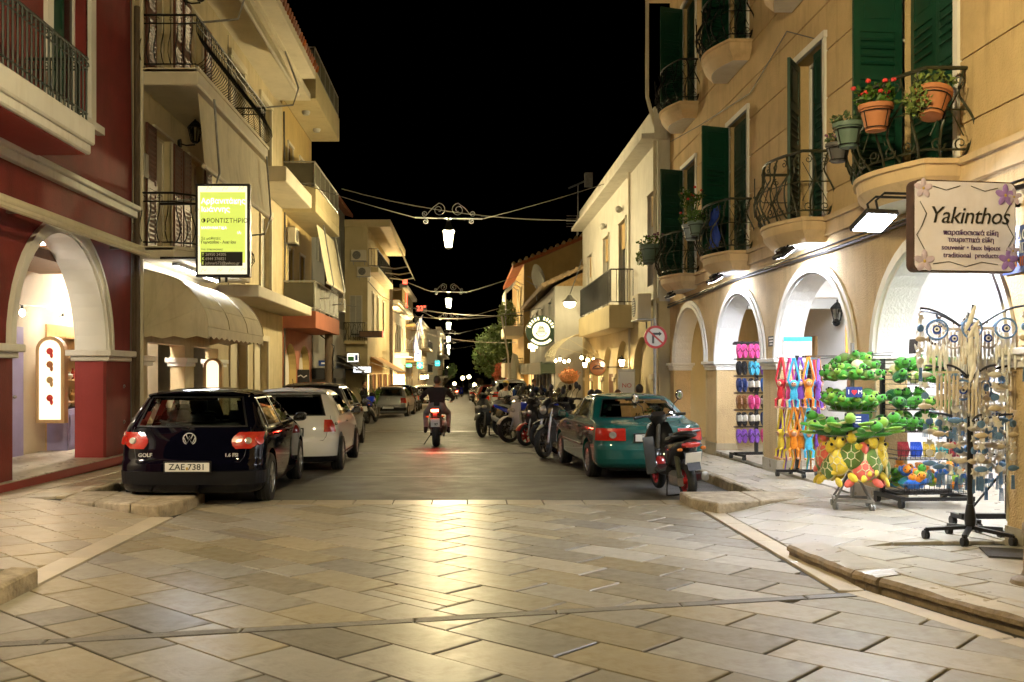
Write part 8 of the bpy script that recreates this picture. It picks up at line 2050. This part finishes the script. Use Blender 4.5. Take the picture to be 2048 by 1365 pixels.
for (z, n, rn_) in ((1.42,15,'top'),(1.14,8,'second'),(.90,9,'third')):
    for i in range(n):
        src, nm_ = random.choice(gt); put(src, (SX-.30+.66*(i % 5)/5+random.uniform(-.03,.03), SY-.17+.12*(i // 5 % 2)+random.uniform(-.02,.02), SZ+z+.075*(i//5)), (random.uniform(-.5,.5),random.uniform(-.5,.5),random.uniform(-2.4,-.7)), '%s plush turtle in the %s tray of the toy shelf' % (nm_, rn_), 'plush turtles in the toy shelf')
bead = [(mat('beads_%s' % n, c, .3, var=.5, scale=60, coat=.6), n) for n, c in (('red',(.35,.03,.05)),('blue',(.02,.08,.5)),('gold',(.5,.35,.04)),('teal',(.03,.3,.3)))]
for i in range(5):
    m, n = bead[i % 4]; b = MB()
    for j in range(7): b.tube([(-.05+.016*j,0,.16),(-.06+.02*j,-.02,.08),(-.05+.016*j,-.01,0)], .010, 6)
    o = tag(b.build('bead_bundle', m), 'bundle of %s bead strings in the fourth tray of the toy shelf' % (n if i < 4 else 'dark red'), 'beads', 'bead bundles in the toy shelf'); o.location = (SX-.27+.14*i, SY-.18, SZ+.55)
# --- dreamcatcher stand
DX, DY, DZ = 4.44, 8.75, .12
t = thing('chime_stand', 'tall black star-footed stand hung with shell chimes and dreamcatchers', 'display rack', (DX, DY, DZ))
b = MB(); b.tube([(0,0,.1),(0,0,2.0)], .024, 10); b.lathe([(.04,.1),(.05,.2),(.03,.32)], 10)
for i in range(5):
    an = 2*PI*i/5+.35; p = (.36*math.cos(an),.36*math.sin(an),.085); b.bar((0,0,.12),p,.04,.03); castor(b,(p[0],p[1],0),.038)
b.build('stand', K['black_plastic'], t, local=True)
arms = []
for (z, n, ph, L, up) in ((1.82,6,.1,.46,.22),(1.42,6,.6,.36,.12),(1.02,6,.3,.34,.10)):
    for i in range(n):
        an = 2*PI*i/n+ph; pts = []
        for q in range(7): tq = q/6; pts.append((L*tq*math.cos(an),L*tq*math.sin(an),z+up*math.sin(tq*PI/2)))
        b = MB(); b.tube(pts, .010, 6)
        for q in (2,4,6): p = V(pts[q]); b.tube([p+V((0,0,-.008)),p+V((0,0,-.025))],.004,4); arms.append((p, an, z, q))
        b.build('arm', K['black_plastic'], t, local=True)
k('driftwood', (.50,.42,.30), .8, var=.3, scale=9, zs=.3); k('rope', (.55,.48,.36), .85, var=.2, scale=20); k('feather', (.74,.72,.66), .85, var=.2, scale=14); k('pale_shell', (.60,.57,.50), .6, var=.12, scale=12); k('wood_blue', (.10,.20,.36), .6, var=.3, scale=12); k('wood_white', (.58,.56,.52), .65, var=.15, scale=12)
rg = random.Random(12)
def hang_thread(b, z0, z1, x=0, y=0): b.tube([(x,y,z0),(x,y,z1)], .0025, 4)
def chime():
    o = thing('wind_chime','x','wind chime'); b = MB(); b.bar((-.09,0,-.04),(.09,0,-.04),.018); hang_thread(b,0,-.04); b.build('crossbar', K['driftwood'], o, local=True)
    for i in range(6): b = MB(); L = rg.uniform(.20,.34); x = -.08+.032*i; b.tube([(x,0,-.05),(x,.0,-.07)],.002,4); b.tube([(x,0,-.07),(x,0,-.07-L)],.011,7); b.build('pipe', K['driftwood'], o, local=True)
    return o
def catcher(c):
    o = thing('dreamcatcher','x','dreamcatcher'); b = MB(); hang_thread(b,0,-.05); b.tube([(.085*math.cos(a*PI/10),0,-.135+.085*math.sin(a*PI/10)) for a in range(20)],.009,6,closed=True); b.build('hoop', K['driftwood' if c == 'n' else 'wood_blue'], o, local=True)
    b = MB(); [b.tube([(.08*math.cos(a*PI/5),0,-.135+.08*math.sin(a*PI/5)),(.08*math.cos((a+3)*PI/5),0,-.135+.08*math.sin((a+3)*PI/5))],.0018,4) for a in range(10)]; b.build('web', K['rope'], o, local=True)
    b = MB(); b.lathe([(.036,-.006),(.036,.006)],16,Matrix.Translation((0,-.006,-.135)) @ Matrix.Rotation(R(90),4,'X')); b.build('eye_disc', K['sign_blue'], o, local=True); b = MB(); b.lathe([(.022,-.009),(.022,.009)],14,Matrix.Translation((0,-.006,-.135)) @ Matrix.Rotation(R(90),4,'X')); b.build('eye_white', K['ink_white'], o, local=True); b = MB(); b.lathe([(.010,-.012),(.010,.012)],12,Matrix.Translation((0,-.006,-.135)) @ Matrix.Rotation(R(90),4,'X')); b.build('pupil', K['ink_black'], o, local=True)
    for i in range(7):
        x = -.075+.025*i; L = rg.uniform(.12,.30); b = MB(); hang_thread(b,-.14-math.sqrt(max(0,.0072-x*x)),-.22-L*.4,x); b.ell((x,0,-.22-L*.7),(.014,.006,L*.42),None,8,6); b.build('feather', K['feather'], o, local=True)
    return o
def string_of(kind):
    o = thing('hanging_ornament','x','ornament'); b = MB(); hang_thread(b,0,-.50); b.build('thread', K['rope'], o, local=True); z = -.06
    for i in range(5):
        b = MB(); m = ['pale_shell','wood_white','wood_blue','driftwood'][(i+kind) % 4]
        if (i+kind) % 3 == 0: b.ell((0,0,z),(.06,.012,.026),None,12,6); b.prism([(.05,-.006,z),(.09,-.006,z+.025),(.09,-.006,z-.025)],(0,.012,0)); nm__ = 'fish'
        elif (i+kind) % 3 == 1: b.prism([((.045 if q % 2 else .02)*math.sin(q*PI/5),-.006,z+(.045 if q % 2 else .02)*math.cos(q*PI/5)) for q in range(10)],(0,.012,0)); nm__ = 'star'
        else: b.lathe([(.032,-.008),(.032,.008)],14,Matrix.Translation((0,0,z)) @ Matrix.Rotation(R(90),4,'X')); b.lathe([(.014,-.012),(.014,.012)],10,Matrix.Translation((0,0,z)) @ Matrix.Rotation(R(90),4,'X')); nm__ = 'disc'
        b.build(nm__, K[m], o, local=True); z -= .095
    b = MB(); [b.tube([(-.012+.008*q,0,-.5),(-.018+.012*q,0,-.62)],.004,4) for q in range(4)]; b.build('tassel', K['wood_blue'], o, local=True); return o
def feather_string():
    o = thing('feather_garland','x','ornament'); b = MB(); hang_thread(b,0,-.55); b.build('thread', K['rope'], o, local=True)
    for i in range(10): b = MB(); b.ell((rg.uniform(-.03,.03),rg.uniform(-.02,.02),-.06-.06*i),(.018,.008,.09),Matrix.Rotation(rg.uniform(-.5,.5),3,'Y'),8,6); b.build('feather', K['feather'], o, local=True)
    return o
pr = dict(chime=chime(), catn=catcher('n'), catb=catcher('b'), s0=string_of(0), s1=string_of(1), s2=string_of(2), fe=feather_string())
lab = dict(chime='driftwood-pipe wind chime hanging from the black stand', catn='natural hoop dreamcatcher with blue eye and feathers on the black stand', catb='blue hoop dreamcatcher with feathers on the black stand', s0='ornament string with blue tassel, fish topmost,', s1='ornament string with blue tassel, star topmost,', s2='ornament string with blue tassel, disc topmost,', fe='white feather garland on the black stand')
for i, (p, an, z, q) in enumerate(arms):
    key = (['chime','catb','fe','catn','catb','s1'] if z > 1.6 else ['chime','s1','s0','catb','s2','chime'] if z > 1.2 else ['s0','s1','s2'])[i % (6 if z > 1.2 else 3)]
    put(pr[key], (DX+p.x,DY+p.y,DZ+p.z-.02), (0,0,rg.uniform(-.6,.6)), lab[key]+(' on the black stand' if key[0] == 's' else ''), 'chimes and dreamcatchers on the black stand')
# anchor & boat signs hung in the arch
def cut_sign(label, loc, polys, m='driftwood', tubes=()):
    o = thing('wooden_cutout', label, 'ornament', loc, 0, 'wooden cut-outs hung in the arch'); b = MB()
    for p in polys: b.prism([(x,-.012,z) for x, z in p],(0,.024,0))
    for tb in tubes: b.tube([(x,0,z) for x, z in tb],.014,6)
    b.build('cutout', K[m], o, local=True); b = MB(); b.tube([(0,0,.1),(0,0,.6)],.004,4); b.build('cord', K['rope'], o, local=True)
k('dark_wood', (.05,.03,.018), .7, var=.3, scale=9)
cut_sign('dark wooden anchor hanging in the nearest arch', (4.72,9.9,2.02), [], 'dark_wood', [[(0,.1),(0,-.14)],[(-.06,.04),(.06,.04)],[(-.12,-.06),(-.08,-.13),(0,-.15),(.08,-.13),(.12,-.06)],[(0,.12),(.03,.14),(0,.17),(-.03,.14),(0,.11)]])
cut_sign('dark wooden sailing boat hanging beside the anchor', (4.98,9.9,2.02), [[(-.1,-.02),(-.01,-.02),(-.01,.13)],[(.01,-.02),(.1,-.02),(.01,.15)],[(-.12,-.05),(.12,-.05),(.07,-.12),(-.07,-.12)]], 'dark_wood')
# second stand behind
t = thing('chime_stand', 'second black wheeled stand behind the first, by the arch pier', 'display rack', (5.0, 9.35, .13)); b = MB(); b.bar((.1,0,.12),(.1,0,1.7),.04); b.bar((-.35,0,.12),(.3,0,.12),.05); b.bar((-.3,-.25,.1),(-.3,.25,.1),.04); b.bar((.28,-.25,.1),(.28,.25,.1),.04); b.bar((-.3,0,.12),(.1,0,.6),.015); [castor(b,(x,y,0),.045) for x in (-.3,.28) for y in (-.24,.24)]; b.build('frame', K['black_plastic'], t, local=True)
for q in range(5): b = MB(); b.bar((-.3,0,.7+.22*q),(.35,0,.7+.22*q),.014); b.build('hanging_bar', K['black_plastic'], t, local=True)
for q in range(14):
    key = ['s0','catb','s1','chime','catn','s2'][q % 6]; put(pr[key], (4.75+.55*((q % 5)/5)+.03, 9.28+.06*(q % 2), .13+1.55-.33*(q//5)), (0,0,rg.uniform(-.4,.4)), lab[key].replace('on the black stand','on the rear stand').replace('from the black stand','from the rear stand') + (' on the rear stand' if key[0] == 's' else ''), 'ornaments on the rear stand')
# doormat and bollard
b = MB(); b.box(-.32,.32,-.22,.22,0,.012); o = tag(b.build('doormat', mat('mat_dark', (.05,.045,.04), .95, var=.3, scale=30, bump=.5, bscale=80)), 'dark flat doormat on the paving by the star-footed stand', 'doormat'); o.location = (4.55,8.05,.125); o.rotation_euler = (0,0,R(-18))
t = thing('bollard', 'stubby dark metal bollard at the pavement corner', 'bollard', (3.98,6.95,.12)); b = MB(); b.lathe([(.16,0),(.15,.03),(.09,.06),(.075,.10),(.07,.34),(.085,.36),(.08,.42),(.04,.47),(.005,.48)], 16); b.build('post', K['kerb_dark'], t, local=True)
# ------------------------------------------------------------------ hanging street lanterns and cables
def street_lantern(x, y, z, label, s=1.0):
    t = thing('hanging_street_lantern', label, 'street lamp', (x, y, z), 0, 'lanterns hung across the street')
    b = MB(); b.tube([(-1.05*s,0,.62*s),(1.05*s,0,.58*s)], .022*s, 8); b.build('crossbar', K['galv'], t, local=True)
    for sg in (-1, 1):
        b = MB()
        big = [(sg*.72*s,0,.66*s),(sg*.50*s,0,.92*s),(sg*.34*s,0,1.05*s)]
        arc = scroll((sg*.30*s,0,.86*s),(sg,0,0),(0,0,1),.21*s,1.55,26,PI/2,.2)
        b.tube(big[:2]+arc, .010*s, 5)
        b.tube(scroll((sg*.74*s,0,.74*s),(sg,0,0),(0,0,1),.09*s,1.5,16,-PI/2,.2), .009*s, 5); b.tube(scroll((sg*.72*s,0,.50*s),(sg,0,0),(0,0,1),.09*s,1.5,16,PI/2,.2), .009*s, 5)
        b.build('scrollwork', K['galv'], t, local=True)
    b = MB(); b.tube([(0,0,.62*s),(0,0,.48*s)], .045*s, 8)
    b.lathe([(.10*s,.50*s),(.14*s,.36*s),(.25*s,.24*s),(.27*s,.22*s),(.27*s,.19*s),(.22*s,.19*s)], 4, Matrix.Rotation(PI/4,4,'Z'), sm=False, cap=False)
    for i in range(4):
        a = i*PI/2+PI/4; b.bar((.235*s*math.cos(a),.235*s*math.sin(a),.19*s),(.145*s*math.cos(a),.145*s*math.sin(a),-.30*s),.02*s)
    b.lathe([(.15*s,-.30*s),(.13*s,-.34*s),(.03*s,-.37*s)], 4, Matrix.Rotation(PI/4,4,'Z'), sm=False); b.build('cage', K['iron'], t, local=True)
    b = MB(); b.lathe([(.13*s,-.295*s),(.215*s,.185*s)], 4, Matrix.Rotation(PI/4,4,'Z'), sm=False); b.build('glass', K['lantern_glow'], t, local=True)
    return t
def cable(pts, r, label, sag=.25, n=10):
    b = MB(); p = []
    for a, c in zip(pts[:-1], pts[1:]):
        a, c = V(a), V(c)
        for i in range(n+1): t_ = i/n; p.append(a.lerp(c, t_)+V((0,0,-sag*4*t_*(1-t_))))
    b.tube(p, r, 5); return tag(b.build('overhead_cable', K['cable_pale']), label, 'cable', 'cables across the street')
k('cable_pale', (.10,.095,.085), .6, var=.1)
LY = [(4.2,'nearest the square'),(31,'over the row of parked scooters'),(57.5,'level with the pale corner house'),(83,'before the flags'),(111,'level with the pale far house'),(140,'at the far end of the street'),(170,'last of the row beyond the far houses')]
for i, (y, w_) in enumerate(LY):
    x = -.0165*y if i else -.4; z = 5.9+gz(y)*.4
    street_lantern(x, y, z, 'scrolled iron lantern hung over the road, ' + w_)
    cable([(-5.75 if y < 48 else -4.7, y-1.5, z+1.7), (x-1.05, y, z+.62)], .012, 'left support cable of the lantern ' + w_, .05); cable([(x+1.05, y, z+.58), (4.7 if y < 38 else 3.4, y-2, z+1.5)], .012, 'right support cable of the lantern ' + w_, .05)
cable([(-4.7,38,8.6),(4.6,36,7.1)], .02, 'thick cable crossing high above the scooters', .35); cable([(-5.6,38,4.6),(-4.7,63.5,6.2)], .018, 'cable sagging along the slate grey house', .5); cable([(-4.75,63.5,6.0),(3.1,54,4.7)], .02, 'cable from the bare utility pole to the gabled house', .3); cable([(-4.75,63.5,5.5),(3.4,45,4.5)], .02, 'cable from the bare utility pole to the satellite dishes', .5); cable([(-4.7,78,5.2),(3.1,60,3.4)], .02, 'cable from the uplit facade towards the tree', .4)
cable([(-5.7,30,3.6),(-5.0,36.6,4.5)], .015, 'cable drooping to the dark wooden pole', .3)
# ------------------------------------------------------------------ traffic signs and posts
t = thing('traffic_sign', 'round red-bordered no-turn sign on a grey post behind the green saloon', 'traffic sign', (3.9, 20.4, gz(20.4)+.1))
b = MB(); b.tube([(0,.03,0),(0,.03,2.62)], .035, 10); b.tube([(0,.03,2.62),(0,.03,2.72)], .03, 8); b.build('post', K['galv'], t, local=True)
RX90 = Matrix.Rotation(R(90),4,'X'); c = Matrix.Translation((0,-.02,2.33))
b = MB(); b.lathe([(.235,-.008),(.235,.008)], 32, c @ RX90); b.build('red_ring', K['sign_red'], t, local=True)
b = MB(); b.lathe([(.185,-.012),(.185,.012)], 32, c @ RX90); b.build('white_disc', K['plate_white'], t, local=True)
b = MB(); b.box(-.075,-.03,-.038,-.033,2.20,2.42); b.box(-.03,.08,-.038,-.033,2.375,2.42); b.prism([(.07,-.038,2.35),(.125,-.038,2.398),(.07,-.038,2.445)],(0,.005,0)); b.build('arrow', K['ink_black'], t, local=True)
b = MB(); b.cb((0,-.0405,2.33),(.37,.004,.035),Matrix.Rotation(R(42),3,'Y')); b.build('slash', K['sign_red'], t, local=True)
t = thing('traffic_sign', 'small round sign on a white post near the parasols', 'traffic sign', (2.62, 57, gz(57))); b = MB(); b.tube([(0,.03,0),(0,.03,1.9)], .035, 8); b.build('post', K['plate_white'], t, local=True)
c = Matrix.Translation((0,-.02,1.95)); b = MB(); b.lathe([(.32,-.01),(.32,.01)], 26, c @ RX90); b.build('red_ring', K['sign_red'], t, local=True); b = MB(); b.lathe([(.26,-.014),(.26,.014)], 26, c @ RX90); b.build('white_disc', K['sign_white_glow'] if False else K['plate_white'], t, local=True); b = MB(); b.tube(scroll((0,-.04,1.95),(1,0,0),(0,0,1),.12,.7,12,-PI/4,.9), .025, 5); b.build('arrow', K['ink_black'], t, local=True)
t = thing('slanted_pole', 'thin pale pole leaning beside the gabled house balcony', 'pole', (2.28, 52.5, gz(52))); b = MB(); b.tube([(.1,0,0),(.0,0,3),(-.35,0,5.1)], .05, 6); b.build('pole', K['alu'], t, local=True)
for i, (x, y, z) in enumerate(((-.35,150,2.4),(.6,152,2.6),(1.6,165,1.4),(-1.8,170,1.6),(-2.6,158,4.0))):
    t = thing('far_street_lamp', 'globe street lamp glowing at the far end of the street', 'street lamp', (x,y,gz(y)), 0, 'globe lamps at the far end'); b = MB(); b.tube([(0,0,0),(0,0,z)], .05, 6); b.build('post', K['iron'], t, local=True); b = MB(); b.ell((0,0,z+.25),(.28,.28,.28),None,10,8); b.build('globe', K['far_globe'], t, local=True)
K_far = 0

def facade_wire(pts, label, r=.012):
    b = MB(); b.tube(pts, r, 5); tag(b.build('facade_wire', K['cable_pale']), label, 'cable', 'wires fixed to the facades')
facade_wire([(4.72,22.9,6.9),(4.70,20,6.55),(4.70,16.4,6.2),(4.72,14.6,6.6),(4.72,13.2,6.0),(4.72,13.1,3.7)], 'thin wire looping under the upper balconies of the yellow facade', .009)
facade_wire([(4.72,8.2,3.1),(4.72,8.2,.3)], 'vertical wire down the nearest pier of the yellow arcade')
facade_wire([(-5.76,17.15,8.0),(-5.74,17.2,5.2),(-5.75,17.12,2.2),(-5.76,17.18,.4)], 'old wire running down the corner of the red facade')
facade_wire([(-5.76,24.2,9.8),(-5.75,24.25,6.5),(-5.75,24.2,3.7)], 'wire running down the cream facade past the iron balconies')
facade_wire([(-4.68,48.2,6.0),(-4.66,55,5.85),(-4.66,62,6.05)], 'wire along the upper wall of the pale corner house', .02)
facade_wire([(-5.76,31.7,9.9),(-5.74,31.75,6.0),(-5.75,31.7,.2)], 'grey pipe-like wire between the cream and yellow houses', .03)
